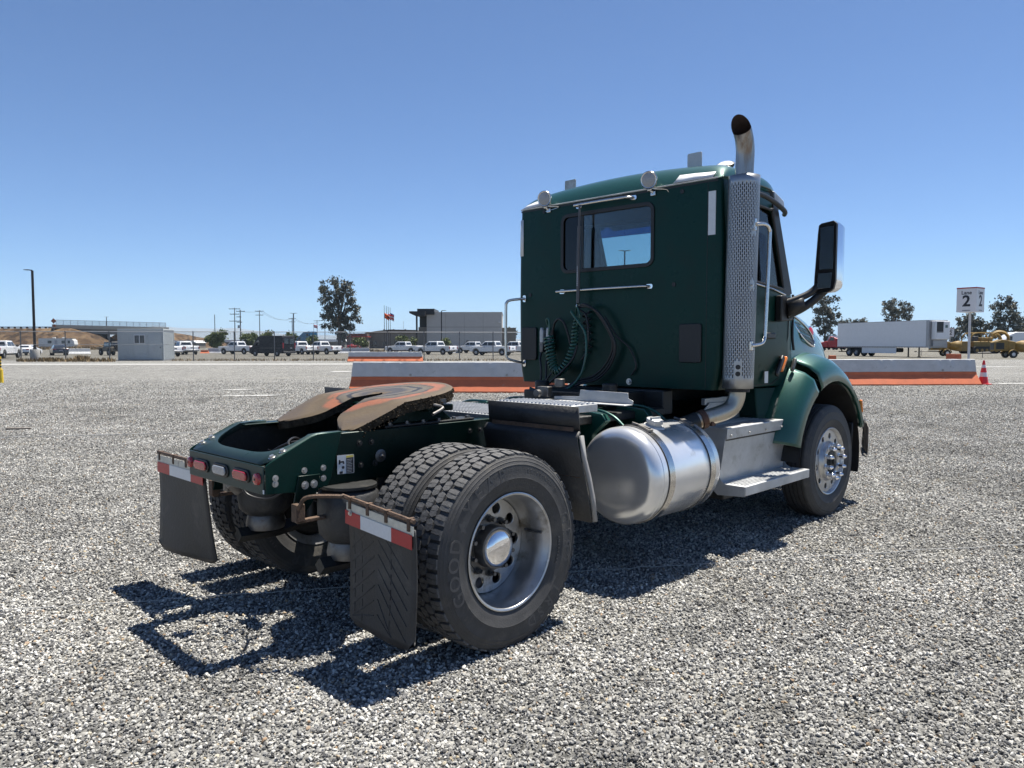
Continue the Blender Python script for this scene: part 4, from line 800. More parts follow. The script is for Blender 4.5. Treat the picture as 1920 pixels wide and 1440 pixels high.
# exhaust stack
sc_ = lambda z: Vector((2.47, -1.137-.027*(z-1.22)/1.56, z))
g = MB(); n0 = 44; NR = 40; z0, z1 = 1.225, 2.775; rs_ = .113; a0, a1 = R(128), R(412)       # open towards the cab
ncol = 40; ch = (z1-.05-z0-.075)/NR
def cp(a, z): c_ = sc_(z); return (c_.x+rs_*math.cos(a), c_.y+rs_*math.sin(a), z)
da = (a1-a0)/ncol; hc = ch/2; zb = z0+.075; NH = 2*NR; VI = {}
def vid(i, k):
    if (i, k) not in VI: VI[i, k] = len(g.v); g.v.append(cp(a0+i*da, z0 if k < 0 else (z1 if k > NH else zb+k*hc)))
    return VI[i, k]
for i in range(ncol):
    g.f += [(vid(i, -1), vid(i+1, -1), vid(i+1, 0), vid(i, 0)), (vid(i, NH), vid(i+1, NH), vid(i+1, NH+1), vid(i, NH+1))]
    edge = i < 3 or i >= ncol-3; k = 0
    if edge or i % 2: g.f.append((vid(i, 0), vid(i+1, 0), vid(i+1, 1), vid(i, 1))); k = 1
    while k < NH:
        zc = zb+(k+1)*hc; am = a0+(i+.5)*da
        blank = any(abs(am-R(252)) < R(9) and abs(zc-q_) < .035 for q_ in (1.98, 2.38)) or (abs(am-R(207)) < R(16) and abs(zc-1.36) < .07)
        if k+2 > NH or edge or blank:
            n_ = 1 if (k+2 > NH or edge) else 2
            for q_ in range(n_): g.f.append((vid(i, k), vid(i+1, k), vid(i+1, k+1), vid(i, k+1))); k += 1
            continue
        h0, h1 = zb+k*hc+ch*.13, zb+(k+2)*hc-ch*.13; x0_, x1_ = a0+(i+.25)*da, a0+(i+.75)*da; o_ = len(g.v); g.v += [cp(x0_, h0), cp(x1_, h0), cp(x1_, h1), cp(x0_, h1)]
        g.f += [(vid(i, k), vid(i+1, k), o_+1, o_), (vid(i+1, k), vid(i+1, k+1), vid(i+1, k+2), o_+2, o_+1), (vid(i+1, k+2), vid(i, k+2), o_+3, o_+2), (vid(i, k+2), vid(i, k+1), vid(i, k), o_, o_+3)]; k += 2
hs = g.build('heat_shield', mat('perforated_stainless', (.38, .39, .40), .38, .92, var=.08, scale=5), T, 89); m_ = hs.modifiers.new('t', 'SOLIDIFY'); m_.thickness = .0022
for z in (1.98, 2.38): bolt_at(Vector(cp(R(252), z)), (math.cos(R(252)), math.sin(R(252)), 0), .010, BOLT, hs)
for z in (1.335, 1.385): c_ = Vector(cp(R(207), z)); dd = Vector((math.cos(R(207)), math.sin(R(207)), 0)); MB().cyl(c_-dd*.01, c_+dd*.003, .018, n=18).build('sight_hole', BLACK, hs)
g = MB(); g.cyl(sc_(1.20), sc_(2.72), .088, n=28); g.build('muffler', mat('dark_muffler', (.02, .019, .02), .7), T)
P = [sc_(2.66), sc_(2.80), sc_(2.86)]; top = sc_(2.90); rad = .25
for k in range(1, 9):
    a = R(50)*k/8; P.append(top+Vector((-rad*(1-math.cos(a)), -.02*k/8, rad*math.sin(a))))
dirn = Vector((-math.sin(R(50)), -.03, math.cos(R(50)))); tip = P[-1]+dirn*.01
def ring(c_, d, r, n=28):
    y_ = Vector((0, 1, 0)); x_ = y_.cross(d).normalized(); y_ = d.cross(x_); return [c_+(x_*math.cos(2*math.pi*k/n)+y_*math.sin(2*math.pi*k/n))*r for k in range(n)]
secs = []; P2 = P
for i, p in enumerate(P2):
    d = (P2[min(i+1, len(P2)-1)]-P2[max(i-1, 0)]).normalized(); secs.append(ring(p, d, .066))
pn = Vector((-1, -.45, -.12)).normalized()
def cut_ring(r):
    q = []
    for p in ring(tip, dirn, r): q.append(p+dirn*((tip-p).dot(pn)/dirn.dot(pn)))
    return q
g = MB(); g.loft(secs+[cut_ring(.066)], cap=False); st_ = g.build('exhaust_stack', STACKM, T, 60)
g = MB(); g.loft([cut_ring(.066), cut_ring(.061)]+[ring(p, (P2[min(i+1, len(P2)-1)]-P2[max(i-1, 0)]).normalized(), .061) for i, p in list(enumerate(P2))[::-1]], cap=False); g.build('stack_bore', SOOT, st_, 60)
q = catmull([(2.47, -1.135, 1.24), (2.468, -1.13, 1.15), (2.43, -1.105, 1.075), (2.34, -1.05, 1.03), (2.24, -.985, 1.0), (2.17, -.94, .975)], 6)
g = MB(); g.tube(q, .062, n=22); el_ = g.build('exhaust_elbow', PIPE, T, 60)
g = MB(); g.tube(catmull([(2.20, -.96, .99), (2.14, -.92, .965), (2.02, -.84, .92), (1.85, -.72, .86)], 5), .066, n=20); g.build('exhaust_pipe', GREASE, T, 60)
g = MB(); dd = (Vector((2.17, -.94, .975))-Vector((2.24, -.985, 1.0))).normalized(); c_ = Vector((2.235, -.982, .998)); g.lathe([(.063, -.022), (.071, -.022), (.071, .022), (.063, .022)], c_, dd, 24, closed=True); g.box(c_+Vector((.03, -.065, -.03)), (.05, .03, .03)); g.build('band_clamp', CLAMP, T)
h_ = handle([(2.45, -1.275, 2.415), (2.50, -1.29, 2.422), (2.585, -1.29, 2.42), (2.635, -1.285, 2.39), (2.645, -1.283, 2.32), (2.60, -1.283, 1.66), (2.59, -1.283, 1.60), (2.555, -1.283, 1.56), (2.47, -1.275, 1.545), (2.43, -1.26, 1.542)], .0145, T)
g = MB(); g.box((2.45, -1.262, 2.415), (.03, .02, .09)); g.box((2.44, -1.255, 1.54), (.03, .02, .07)); g.build('bar_foot', STAIN, h_, bevel=.004)
# hanging strap pole, air lines
g = MB(); g.tube([(XR-.085, .243, 2.725), (XR-.088, .243, 2.55)], .010, n=6); g.tube([(XR-.086, .243, 2.55), (XR-.088, .25, 2.28), (XR-.087, .252, 2.02), (XR-.084, .256, 1.90)], .016, n=8); pg = g.build('hose_hanger', mat('hanger_sleeve', (.085, .085, .09), .5), T, 60)
g = MB()
for k in range(11): z_ = 2.205-k*.0155; g.prism([(-.004, -.006), (.004, -.003), (.004, .006), (-.004, .003)], (XR-.1025, .2505, z_), (0, -1, 0), (0, 0, 1), (-1, 0, 0), .001)
kind(g.build('hanger_print', REFW, pg), 'stuff')
g = MB(); q = [(XR-.086+.02*math.cos(2*math.pi*k/12), .256, 1.875+.022*math.sin(2*math.pi*k/12)) for k in range(13)]; g.tube(q, .004, n=5); g.build('hanger_ring', STAIN, pg)
for y in (.688, .613):
    g = MB(); g.box((XR-.04, y, 1.62), (.07, .045, .12)); g.cyl((XR-.06, y, 1.66), (XR-.06, y, 1.70), .018); gh = g.build('gladhand', ALUW, T, bevel=.012, seg=3)
    g = MB(); g.box((XR-.055, y-.002, 1.515), (.045, .04, .07)); g.cyl((XR-.075, y, 1.55), (XR-.03, y, 1.55), .024, n=16); g.build('gladhand_seal', STEEL, gh, bevel=.006)
def coil(path, r, turns, rt, nm, mt, r_end=None):
    P = catmull(path, 14); n = turns*14; out = []
    L_ = [0]
    for a, c_ in zip(P, P[1:]): L_.append(L_[-1]+(c_-a).length)
    k = 0
    for i in range(n+1):
        s_ = L_[-1]*i/n
        while k < len(P)-2 and L_[k+1] < s_: k += 1
        t = (s_-L_[k])/max(1e-6, L_[k+1]-L_[k]); p = P[k].lerp(P[k+1], t); d = (P[k+1]-P[k]).normalized()
        x_ = Vector((1, 0, 0)); y_ = d.cross(x_).normalized(); a = 2*math.pi*turns*i/n; out.append(p+(x_*math.cos(a)+y_*math.sin(a))*(r if not r_end else r+(r_end-r)*i/n))
    g = MB(); g.tube(out, rt, n=6); return g.build(nm, mt, T, 60)
XH = XR-.10
coil([(XH, .575, 1.62), (XH, .555, 1.5), (XH-.01, .52, 1.38), (XH-.02, .46, 1.315), (XH-.02, .39, 1.34), (XH-.01, .325, 1.43), (XH, .285, 1.55), (XH, .27, 1.68), (XH+.02, .262, 1.80)], .045, 30, .0088, 'coiled_air_line', HOSEG, .02)
coil([(XH+.06, .20, 1.83), (XH+.06, .19, 1.7), (XH+.06, .18, 1.56), (XH+.06, .18, 1.48)], .03, 6, .008, 'coiled_air_line', HOSEB)
HO = []
class HB:
    def tube(s_, P, r, n=8): HO.append((P, r))
g = HB(); g.tube(catmull([(XH+.05, .605, 1.68), (XH, .60, 1.76), (XH, .575, 1.77), (XH, .565, 1.70), (XH, .575, 1.63)]), .009)
g.tube(catmull([(XH, .265, 1.80), (XH-.02, .245, 1.86), (XH-.03, .215, 1.845), (XH-.03, .20, 1.78), (XH-.02, .235, 1.71)]), .008, n=6)
g.tube(catmull([(XH, .27, 1.79), (XH-.04, .28, 1.83), (XH-.05, .255, 1.80), (XH-.06, .18, 1.73), (XH-.07, .11, 1.65), (XH-.08, .085, 1.53), (XH-.09, .09, 1.42), (XH-.10, .125, 1.30), (XH-.13, .22, 1.19), (XH-.2, .33, 1.15), (XH-.28, .45, 1.16), (XH-.3, .52, 1.18)]), .0105)
for P_, r_ in HO: MB().tube(P_, r_).build('air_line', HOSEG, T, 60)
HO.clear()
g.tube(catmull([(XH+.04, .69, 1.49), (XH, .675, 1.42), (XH-.02, .645, 1.34), (XH-.03, .64, 1.24), (XH-.06, .645, 1.15), (XH-.1, .60, 1.13), (XH-.08, .50, 1.21), (XH-.05, .37, 1.32), (XH-.02, .28, 1.43), (XH, .25, 1.54)]), .0105)
g.tube(catmull([(XH+.04, .615, 1.49), (XH, .60, 1.38), (XH-.02, .585, 1.27), (XH-.04, .57, 1.22), (XH-.05, .54, 1.25), (XH-.04, .50, 1.30), (XH, .43, 1.36)]), .0095)
g.tube(catmull([(XH+.03, .56, 1.60), (XH+.02, .53, 1.72), (XH+.01, .47, 1.77), (XH+.01, .41, 1.74), (XH+.02, .37, 1.64), (XH+.03, .35, 1.55)]), .010)
for (dy, dz, ww) in ((0, 0, 1.0), (.025, .012, 1.06), (-.02, -.01, .93)):
    g.tube(catmull([(XH, .245, 1.86), (XH-.01, .14+dy, 1.875+dz), (XH, .02+dy, 1.80+dz), (XH+.02, -.10*ww+dy, 1.62+dz), (XH+.03, -.115*ww+dy, 1.50+dz), (XH+.03, -.05*ww+dy, 1.37+dz), (XH+.01, .06+dy, 1.27+dz), (XH-.05, .18+dy, 1.23+dz), (XH-.15, .28, 1.17)]), .009)
g.tube(catmull([(XH, .25, 1.85), (XH, .16, 1.80), (XH, .13, 1.65), (XH, .145, 1.5), (XH, .2, 1.42)]), .009)
g.tube(catmull([(XH+.03, -.02, 1.78), (XH+.06, -.12, 1.62), (XH+.07, -.24, 1.52), (XH+.08, -.30, 1.38), (XH+.08, -.255, 1.30)]), .0075)
for P_, r_ in HO: MB().tube(P_, r_).build('cable', HOSEB, T, 60)
g = MB(); g.bb(1.68, 1.74, .05, .16, 1.14, 1.22); g.cyl((1.64, .1, 1.17), (1.6, .1, 1.17), .03); g.cyl((1.72, -.04, 1.22), (1.72, -.04, 1.285), .04); g.build('hose_valve', STEEL, T, bevel=.006)

# ------------------------------------------------------------ hood, front fenders, bumper, mirrors
def hsec(x, hw, top, bot, q=3.2, n=26):
    P = []
    for k in range(n+1):
        a = math.pi*k/n; c_, s_ = math.cos(a), math.sin(a)
        P.append((x-.10*abs(c_)**3*max(0, (x-4.9)), hw*math.copysign(abs(c_)**(2/q), c_), bot+(top-bot)*abs(s_)**(2/q)))
    return P
g = MB(); HS = [(3.69, .995, 2.03, 1.28), (3.9, .985, 2.015, 1.28), (4.2, .955, 1.98, 1.26), (4.5, .915, 1.93, 1.2), (4.8, .865, 1.855, 1.1), (5.02, .815, 1.76, .95), (5.18, .765, 1.65, .85), (5.28, .71, 1.49, .82), (5.33, .66, 1.28, .82)]
g.loft([hsec(*h) for h in HS], close=False, cap=True); hd = g.build('hood', GREEN, T, 50)
for s in (-1, 1):
    def hy(x, z):
        hw = interp([(h[0], h[1]) for h in HS], x); tp = interp([(h[0], h[2]) for h in HS], x); bt = interp([(h[0], h[3]) for h in HS], x)
        f_ = max(0, min(1, (z-bt)/(tp-bt))); return s*(hw*(1-f_**1.6)**(1/1.6) if f_ > .5 else hw)*1
    def hy2(x, z):
        hw = interp([(h[0], h[1]) for h in HS], x); tp = interp([(h[0], h[2]) for h in HS], x); bt = interp([(h[0], h[3]) for h in HS], x)
        f_ = max(0, min(.999, (z-bt)/(tp-bt))); a = math.asin(f_**(3.2/2)); return s*hw*abs(math.cos(a))**(2/3.2)
    ve = [(3.92, 1.83), (4.12, 1.80), (4.30, 1.70), (4.37, 1.60), (4.33, 1.53), (4.15, 1.56), (4.0, 1.62)]
    P = [(x, hy2(x, z)+s*.006, z) for x, z in ve]; c_ = Vector((sum(p[0] for p in P)/7, sum(p[1] for p in P)/7+s*.003, sum(p[2] for p in P)/7)); g = MB(); g.add(P+[c_], [(i, (i+1) % 7, 7) for i in range(7)]); vt = g.build('side_grille', BLACK, T, 60)
    g = MB(); g.tube(catmull([Vector(p)+Vector((0, s*.004, 0)) for p in P+[P[0]]], 3), .008, n=6); g.build('grille_surround', CHROME, vt, 60)
    g = MB()
    for k in range(11):
        for j in range(7):
            x, z = 3.98+k*.036+(j % 2)*.018, 1.58+j*.034-(k*.006)
            if 3.96 < x < 4.31 and 1.585+max(0, (x-4.15))*-.3 < z < 1.80-(x-3.95)*.42: g.box((x, hy2(x, z)+s*.0075, z), (.022, .006, .012))
    kind(g.build('grille_mesh', STEEL, vt), 'stuff')
    g = MB(); x, z = 4.40, 1.67; g.lathe([(.05, 0), (.052, .008), (.045, .012), (.0, .013)], (x, hy2(x, z), z), (0, s, .25), 24, ); em = g.build('hood_emblem', CHROME, T); MB().lathe([(.042, .0135), (.03, .0165), (0, .017)], (x, hy2(x, z), z), (0, s, .25), 24).build('emblem_face', REFR, em)
    g = MB(); g.tube(catmull([(3.695, s*1.0, 1.98), (3.70, s*1.0, 1.8), (3.70, s*1.0, 1.62), (3.72, s*1.005, 1.50)], 4), .012, n=6); g.build('hood_gap', BLACK, T)
    # cowl side between hood and door
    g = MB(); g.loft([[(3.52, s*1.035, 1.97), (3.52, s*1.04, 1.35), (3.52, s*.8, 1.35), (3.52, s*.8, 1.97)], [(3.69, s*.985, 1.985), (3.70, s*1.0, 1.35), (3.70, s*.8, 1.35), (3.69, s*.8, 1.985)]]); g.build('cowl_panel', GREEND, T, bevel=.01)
    # fender swept round the wheel arch
    def fsec(a, kk):
        ca, sa = math.cos(a), math.sin(a); A = math.degrees(a)
        grow = interp([(-20, .86), (20, .90), (55, .98), (90, 1.08), (115, 1.12), (150, 1.06), (195, 1.0)], A)
        prof = [(.705, 1.195), (.712, 1.215), (.735, 1.222), (.775*grow+.0, 1.205), (.835*grow, 1.14), (.875*grow, 1.03), (.90*grow, .90), (.915*grow, .76)]
        yoff = interp([(-20, .0), (30, .0), (100, 0), (195, -.02)], A)
        return [(WB-.01+r*ca, s*(y+yoff), AZ+.015+r*sa) for r, y in prof]
    for (A0, A1, nm) in ((20, 116, 'front_fender'), (121, 166, 'fender_rear_panel')):
        n = 26; g = MB(); g.loft([fsec(R(A0+(A1-A0)*k/n), 1) for k in range(n+1)], close=False, cap=False); o = g.build(nm, GREEN, T, 50); m_ = o.modifiers.new('t', 'SOLIDIFY'); m_.thickness = .008; m_.offset = 0
    n = 24; g = MB(); g.loft([[(WB+r*math.cos(R(-15+190*k/n)), s*y, AZ+r*math.sin(R(-15+190*k/n))) for r, y in ((.70, 1.18), (.695, 1.05), (.69, .62))] for k in range(n+1)], close=False, cap=False); g.build('wheel_arch_liner', BLACK, T, 60)
    g = MB(); g.tube([(WB-.01+.86*math.cos(R(118.5))*k, s*y, AZ+.86*math.sin(R(118.5))*k) for k, y in ((.84, 1.19), (.95, 1.14), (1.05, 1.05), (1.10, .92))], .028, n=6); g.build('fender_gap_seal', BLACK, T)
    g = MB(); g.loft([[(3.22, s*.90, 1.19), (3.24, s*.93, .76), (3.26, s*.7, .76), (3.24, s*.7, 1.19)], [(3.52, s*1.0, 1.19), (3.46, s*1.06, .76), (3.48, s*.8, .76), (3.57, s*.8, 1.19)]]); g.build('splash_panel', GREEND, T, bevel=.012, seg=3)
    g = MB(); g.box((3.60, s*1.06, 1.375), (.035, .03, .12), Matrix.Rotation(R(30), 3, 'Y')); g.build('hood_latch', STEEL, T, bevel=.008)
    g = MB(); g.box((WB+.735, s*1.175, .95), (.03, .03, .13), Matrix.Rotation(R(-16), 3, 'Y')); g.build('fender_marker', AMBER, T, bevel=.01)
    g = MB(); g.prism([(.05, -.40), (.34, -.42), (.44, -.30), (.45, .0), (.05, .02)], (WB+.60, s*.70, .80), (0, s, 0), (0, 0, 1), (1, 0, 0), .02); g.build('air_dam_flap', BLACK, T, bevel=.01)
    g = MB(); g.cyl((WB+.5, s*.8, .74), (WB+.85, s*1.12, .80), .018); g.build('bumper_brace', STEEL, T)
    # mirror
    fx = lambda y, z: 3.50-(abs(y)-1.3)*.18
    P0 = [(s*yy, zz) for yy, zz in ((1.285, 2.45), (1.292, 2.52), (1.315, 2.535), (1.42, 2.545), (1.447, 2.52), (1.445, 2.06), (1.43, 2.0), (1.395, 1.975), (1.28, 1.97), (1.258, 1.99), (1.262, 2.10))]
    cy, cz = s*1.352, 2.26
    def ms(x, k, kz=None): return [(x-(abs(y)-1.3)*.18, cy+(y-cy)*k, cz+(z-cz)*(kz or k)) for y, z in P0]
    g = MB(); g.loft([ms(3.505, .97), ms(3.50, 1.0), ms(3.53, 1.0)]); mr_ = g.build('mirror', BLACK, T, bevel=.012, seg=3)
    g = MB(); g.loft([ms(3.531, 1.0), ms(3.63, .99), ms(3.69, .94), ms(3.715, .80, .86)]); g.build('mirror_shell', CHROME, mr_, 50)
    g = MB(); q = [(3.4985-(abs(y)-1.3)*.18, y, z) for y, z in [(s*1.305, 2.16), (s*1.31, 2.50), (s*1.425, 2.505), (s*1.425, 2.16)]]; g.add(q, [(0, 1, 2, 3)]); g.build('mirror_glass', MIRR, mr_, 0)
    g = MB(); q = [(3.4975-(abs(y)-1.3)*.18, y, z) for y, z in [(s*1.29, 2.0), (s*1.295, 2.13), (s*1.42, 2.13), (s*1.41, 2.01)]]; g.add(q, [(0, 1, 2, 3)]); g.build('spot_mirror_glass', MIRR, mr_, 0)
    MB().prism([(3.26, 1.735), (3.48, 1.75), (3.48, 1.90), (3.34, 1.955), (3.26, 1.95)], (0, s*1.043, 0), (1, 0, 0), (0, 0, 1), (0, s, 0), .06).build('mirror_base', BLACK, T, bevel=.012, seg=3)
    n = 9; up_ = catmull([(3.37, s*1.09, 1.895), (3.42, s*1.16, 1.925), (3.49, s*1.24, 1.975), (3.54, s*1.30, 2.05)], 3); lw_ = catmull([(3.38, s*1.09, 1.79), (3.45, s*1.165, 1.835), (3.52, s*1.25, 1.91), (3.575, s*1.34, 2.01)], 3)
    g = MB(); g.tube(up_, .03, n=10); g.build('mirror_arm', BLACK, T, 60); g = MB(); g.tube(lw_, .034, n=10); g.build('mirror_arm', BLACK, T, 60)
    g = MB(); g.add([up_[0], up_[3], up_[4], lw_[4], lw_[3], lw_[0]], [(0, 1, 2, 3, 4, 5)]); o = g.build('arm_web', BLACK, T); o.modifiers.new('t', 'SOLIDIFY').thickness = .05
g = MB(); n = 24; v = []
for k in range(n+1):
    y = -1.2+2.4*k/n; x = 5.36-.34*(abs(y)/1.2)**3
    v += [(x, y, .44), (x+.02, y, .55), (x+.02, y, .72), (x-.01, y, .80), (x-.05, y, .81)]
g.add(v, [(5*k+j, 5*k+j+1, 5*k+6+j, 5*k+5+j) for k in range(n) for j in range(4)]); o = g.build('bumper', CHROME, T, 50); m_ = o.modifiers.new('t', 'SOLIDIFY'); m_.thickness = .006
g = MB(); g.bb(5.25, 5.30, -.55, .55, .85, 1.5); g.build('radiator_grille', STEEL, T, bevel=.03)
# ------------------------------------------------------------ barriers, cone, signs
WHITEP = mat('white_concrete_paint', (.46, .47, .48), .75, var=.12, scale=3, bump=.25, bscale=60, col2=(.22, .22, .21), c2=.63, c2s=5)
ORNG = mat('orange_concrete_paint', (.50, .13, .055), .75, var=.15, scale=3, bump=.25, bscale=60, col2=(.40, .30, .24), c2=.64, c2s=5)
CONC = mat('bare_concrete', (.32, .315, .30), .85, var=.15, bump=.3, bscale=40)
WPAINT = mat('white_vehicle_paint', (.68, .69, .70), .3, var=.03, coat=.6); DGLASS = mat('dark_window', (.02, .024, .028), .08, var=.1, coat=.5)
TYRE = mat('far_tyre', (.025, .025, .026), .8); CHR2 = mat('vehicle_trim', (.05, .05, .052), .5); REDL = mat('tail_light_red', (.3, .012, .014), .3)
HUBM = mat('wheel_hub_grey', (.35, .35, .36), .4, .6); GALV = mat('galvanised_steel', (.33, .34, .35), .5, .5, var=.15)
def face(u, d, extra=0): return HYAW+extra
def barrier(label, A, B, h=.97, two=True, allor=False, w=.40, group='painted concrete barriers', cat='barrier'):
    A, B = Vector(A), Vector(B); d = B-A; L = d.length; rz = math.atan2(d.y, d.x); t = thing('concrete_barrier', label, cat, A, rz, group)
    k = h/.97; rs = random.Random(int(L*100)); N_ = 22
    def run(prof, nm, m, seed):
        secs = []
        for i in range(N_+1):
            x = L*i/N_; e = .035 if i in (0, N_) else 0
            secs.append([(x+(.10*(z/h) if i == 0 else (-.10*(z/h) if i == N_ else 0))*(1 if two else .8), y*(1+rs.uniform(-.012, .012)), z+rs.uniform(-.004, .004)) for y, z in prof])
        g = MB(); g.loft(secs); g.build(nm, m, t, 25, bevel=.012)
    up = [(-.152, .50), (-.118, .955), (-.105, h/k), (.105, h/k), (.118, .955), (.152, .50)]; lo = [(-w, 0), (-w, .05), (-.166, .40), (-.1545, .4995), (.1545, .4995), (.166, .40), (w, .05), (w, 0)]
    run([(y, z*k) for y, z in up], 'upper_face', ORNG if allor else WHITEP, 1); run([(y, z*k) for y, z in lo], 'base', ORNG if two else WHITEP, 2)
    if two and h > .9:
        for xx in ((.28, .72) if L > 6.5 else (.78,)): MB().cyl((L*xx, .17, .56), (L*xx, .12, .56), .04, n=14).build('lifting_hole', CONC, t) ; MB().cyl((L*xx, -.17, .56), (L*xx, -.13, .56), .04, n=14).build('lifting_hole', CONC, t)
    return t
def G(u, d): return gp(u, d)
barrier('long white over orange concrete barrier behind the fifth wheel', G(657, 24.35), G(1066, 24.1))
barrier('white over orange concrete barrier beside the traffic cone', G(1527, 28.2), G(1830, 28.7))
barrier('white over orange concrete barrier in front of the chain link fence', G(652, 65.6), G(793, 65.9), .84)
barrier('white concrete barrier behind the dark sedan', G(126, 113), G(169, 115), .82, False)
barrier('white concrete barrier below the young windswept tree', G(390, 124), G(421, 124), .82, False)
barrier('white concrete barrier below the red car', G(629, 122), G(693, 123), .86, False)
barrier('white concrete barrier between the pickups before the grey building', G(844, 124), G(864, 124), .86, False)
barrier('small orange barrier end left of the white barrier by the young tree', G(376, 122), G(391, 122), .5, True, True)
barrier('orange barrier end under the smaller lane sign', G(1775, 62), G(1803, 61), .72, True, True)
barrier('orange barrier end just visible behind the front fender', G(1554, 60), G(1568, 60), .62, True, True)
# cone
c0 = G(1846, 28.8); t = thing('traffic_cone', 'red traffic cone with two white bands at the barrier end', 'cone', c0, HYAW)
CR = mat('cone_red', (.62, .022, .03), .5, var=.08); CWH = mat('cone_band', (.62, .62, .63), .4)
def cr_(z): return .155*(1-z/.95)+.028
for (z0, z1, m_, nm) in ((.03, .30, CR, 'body'), (.30, .46, CWH, 'reflective_band'), (.46, .64, CR, 'body'), (.64, .75, CWH, 'reflective_band'), (.75, .92, CR, 'tip')):
    MB().lathe([(cr_(z0), z0), (cr_(z1), z1)]+([(.0, z1)] if nm == 'tip' else []), (0, 0, 0), (0, 0, 1), 24).build(nm, m_, t)
MB().prism(rrect(.44, .44, .06, 4), (0, 0, .004), (1, 0, 0), (0, 1, 0), (0, 0, 1), .03).build('base', CR, t, bevel=.008)
# lane signs
SGN = mat('sign_white', (.66, .67, .68), .5, var=.03); INK = mat('sign_black', (.015, .017, .025), .5); SRED = mat('sign_red', (.35, .05, .04), .5); POST = mat('white_post', (.55, .56, .57), .5)
def lane_sign(u, d, vtop, w_, h_, label, rz, depth=None):
    p = G(u, d); zt_ = at(u, vtop, d).z; t = thing('lane_sign', label, 'sign', p, rz, 'lane number signs'); dp = depth or w_
    MB().cyl((0, 0, 0), (0, 0, zt_-h_), .05 if depth is None else .03, n=12).build('post', POST, t)
    g = MB(); g.bb(-w_/2, w_/2, -dp/2, dp/2, zt_-h_, zt_-.05*h_); bx = g.build('sign_box', SGN, t, bevel=.006)
    g = MB(); g.bb(-w_/2-.005, w_/2+.005, -dp/2-.005, dp/2+.005, zt_-.05*h_, zt_); g.build('red_band', SRED, bx)
    for (ax, o, ww) in (((1, 0, 0), (0, -dp/2-.004, 0), w_), ((0, 1, 0), (w_/2+.004, 0, 0), dp), ((-1, 0, 0), (0, dp/2+.004, 0), w_), ((0, -1, 0), (-w_/2-.004, 0, 0), dp)):
        o = Vector(o)
        if ww < .3: continue
        text_mesh('Lane', h_*.21, MX(o+Vector((0, 0, zt_-h_*.22)), ax, (0, 0, 1)), INK, bx, 'lettering', .002, off=.004)
        text_mesh('2', h_*.62, MX(o+Vector((0, 0, zt_-h_*.57)), ax, (0, 0, 1)), INK, bx, 'numeral', .002, off=.018)
        g = MB(); a = Vector(ax); g.prism([(-.2*ww, -.012*h_), (.2*ww, -.012*h_), (.2*ww, .012*h_), (-.2*ww, .012*h_)], o+Vector((0, 0, zt_-h_*.93)), a, (0, 0, 1), a.cross(Vector((0, 0, 1))), .002); g.build('small_print', INK, bx)
lane_sign(1817, 33, 540, .80, 1.06, 'large square lane 2 sign on a white post behind the cone', HYAW-R(53))
lane_sign(1781.5, 95, 615, .95, 1.1, 'smaller distant lane 2 sign in front of the reefer unit', HYAW+R(8), .08)
# yellow marker post at the left edge
YEL = mat('yellow_plastic', (.62, .42, .02), .5); t = thing('marker_post', 'yellow marker post with striped top at the left edge', 'post', G(-1, 30), HYAW)
MB().cyl((0, 0, 0), (0, 0, .55), .10, .085, n=14).build('base', YEL, t, bevel=.01); g = MB(); g.cyl((0, 0, .55), (0, 0, 1.05), .04, n=10); pl = g.build('tube', YEL, t)
for z in (.62, .75, .88): MB().cyl((0, 0, z), (0, 0, z+.06), .042, n=10).build('black_band', BLACK, pl)
# scrap of wood, strings, paint and dust marks on the gravel
WOODM = mat('weathered_wood', (.16, .14, .12), .85, var=.3, scale=12)
t = thing('wood_scrap', 'broken grey wood plank lying on the gravel at left', 'plank', G(32, 13.6), HYAW+R(6)); g = MB(); g.prism([(-.22, -.05), (-.05, -.06), (.2, -.03), (.19, .02), (-.06, .05), (-.21, .045)], (0, 0, .012), (1, 0, 0), (0, 1, 0), (0, 0, 1), .028); g.build('plank', WOODM, t, bevel=.004)
STR = mat('white_string', (.36, .36, .35), .8)
def string(label, P, r):
    rs = random.Random(len(label)); g = MB(); Q = []
    for a, c_ in zip(P, P[1:]):
        a, c_ = Vector(a), Vector(c_)
        for k in range(24): q = a.lerp(c_, k/24); Q.append((q.x+rs.uniform(-.006, .006), q.y+rs.uniform(-.006, .006), .020+rs.uniform(-.004, .006)))
    Q.append(tuple(P[-1])); g.tube(Q, r, n=5); tag(g.build('layout_string', STR), label, 'string', 'layout strings')
def zg(u, v): r_ = FW+RT*((u-960)/FPX)+UP*((720-v)/FPX); s_ = -CAM.z/r_.z; q = CAM+r_*s_; return Vector((q.x, q.y, .02))
string('white string lying across the foreground gravel under the rear wheels', [zg(-60, 1154), zg(300, 1131), zg(650, 1107), zg(1070, 1077), zg(1500, 1051), zg(2000, 1020)], .0028)
string('faint white string on the gravel left of the tail', [zg(-60, 824), zg(250, 816), zg(420, 812)], .006)
LINE = mat('lime_line', (.34, .34, .33), .9, var=.25, scale=6, col2=(.18, .18, .17), c2=.5, c2s=3)
g = MB(); P = [(-700, 683.5), (200, 683), (700, 682.6), (1050, 682)]; v = []
for u, vv in P: v += [zg(u, vv-.9), zg(u, vv+.9)]
g.add([(p.x, p.y, .006) for p in v], [(2*i, 2*i+1, 2*i+3, 2*i+2) for i in range(len(P)-1)]); kind(g.build('ground_line', LINE, smooth=0), 'structure')
rs = random.Random(5)
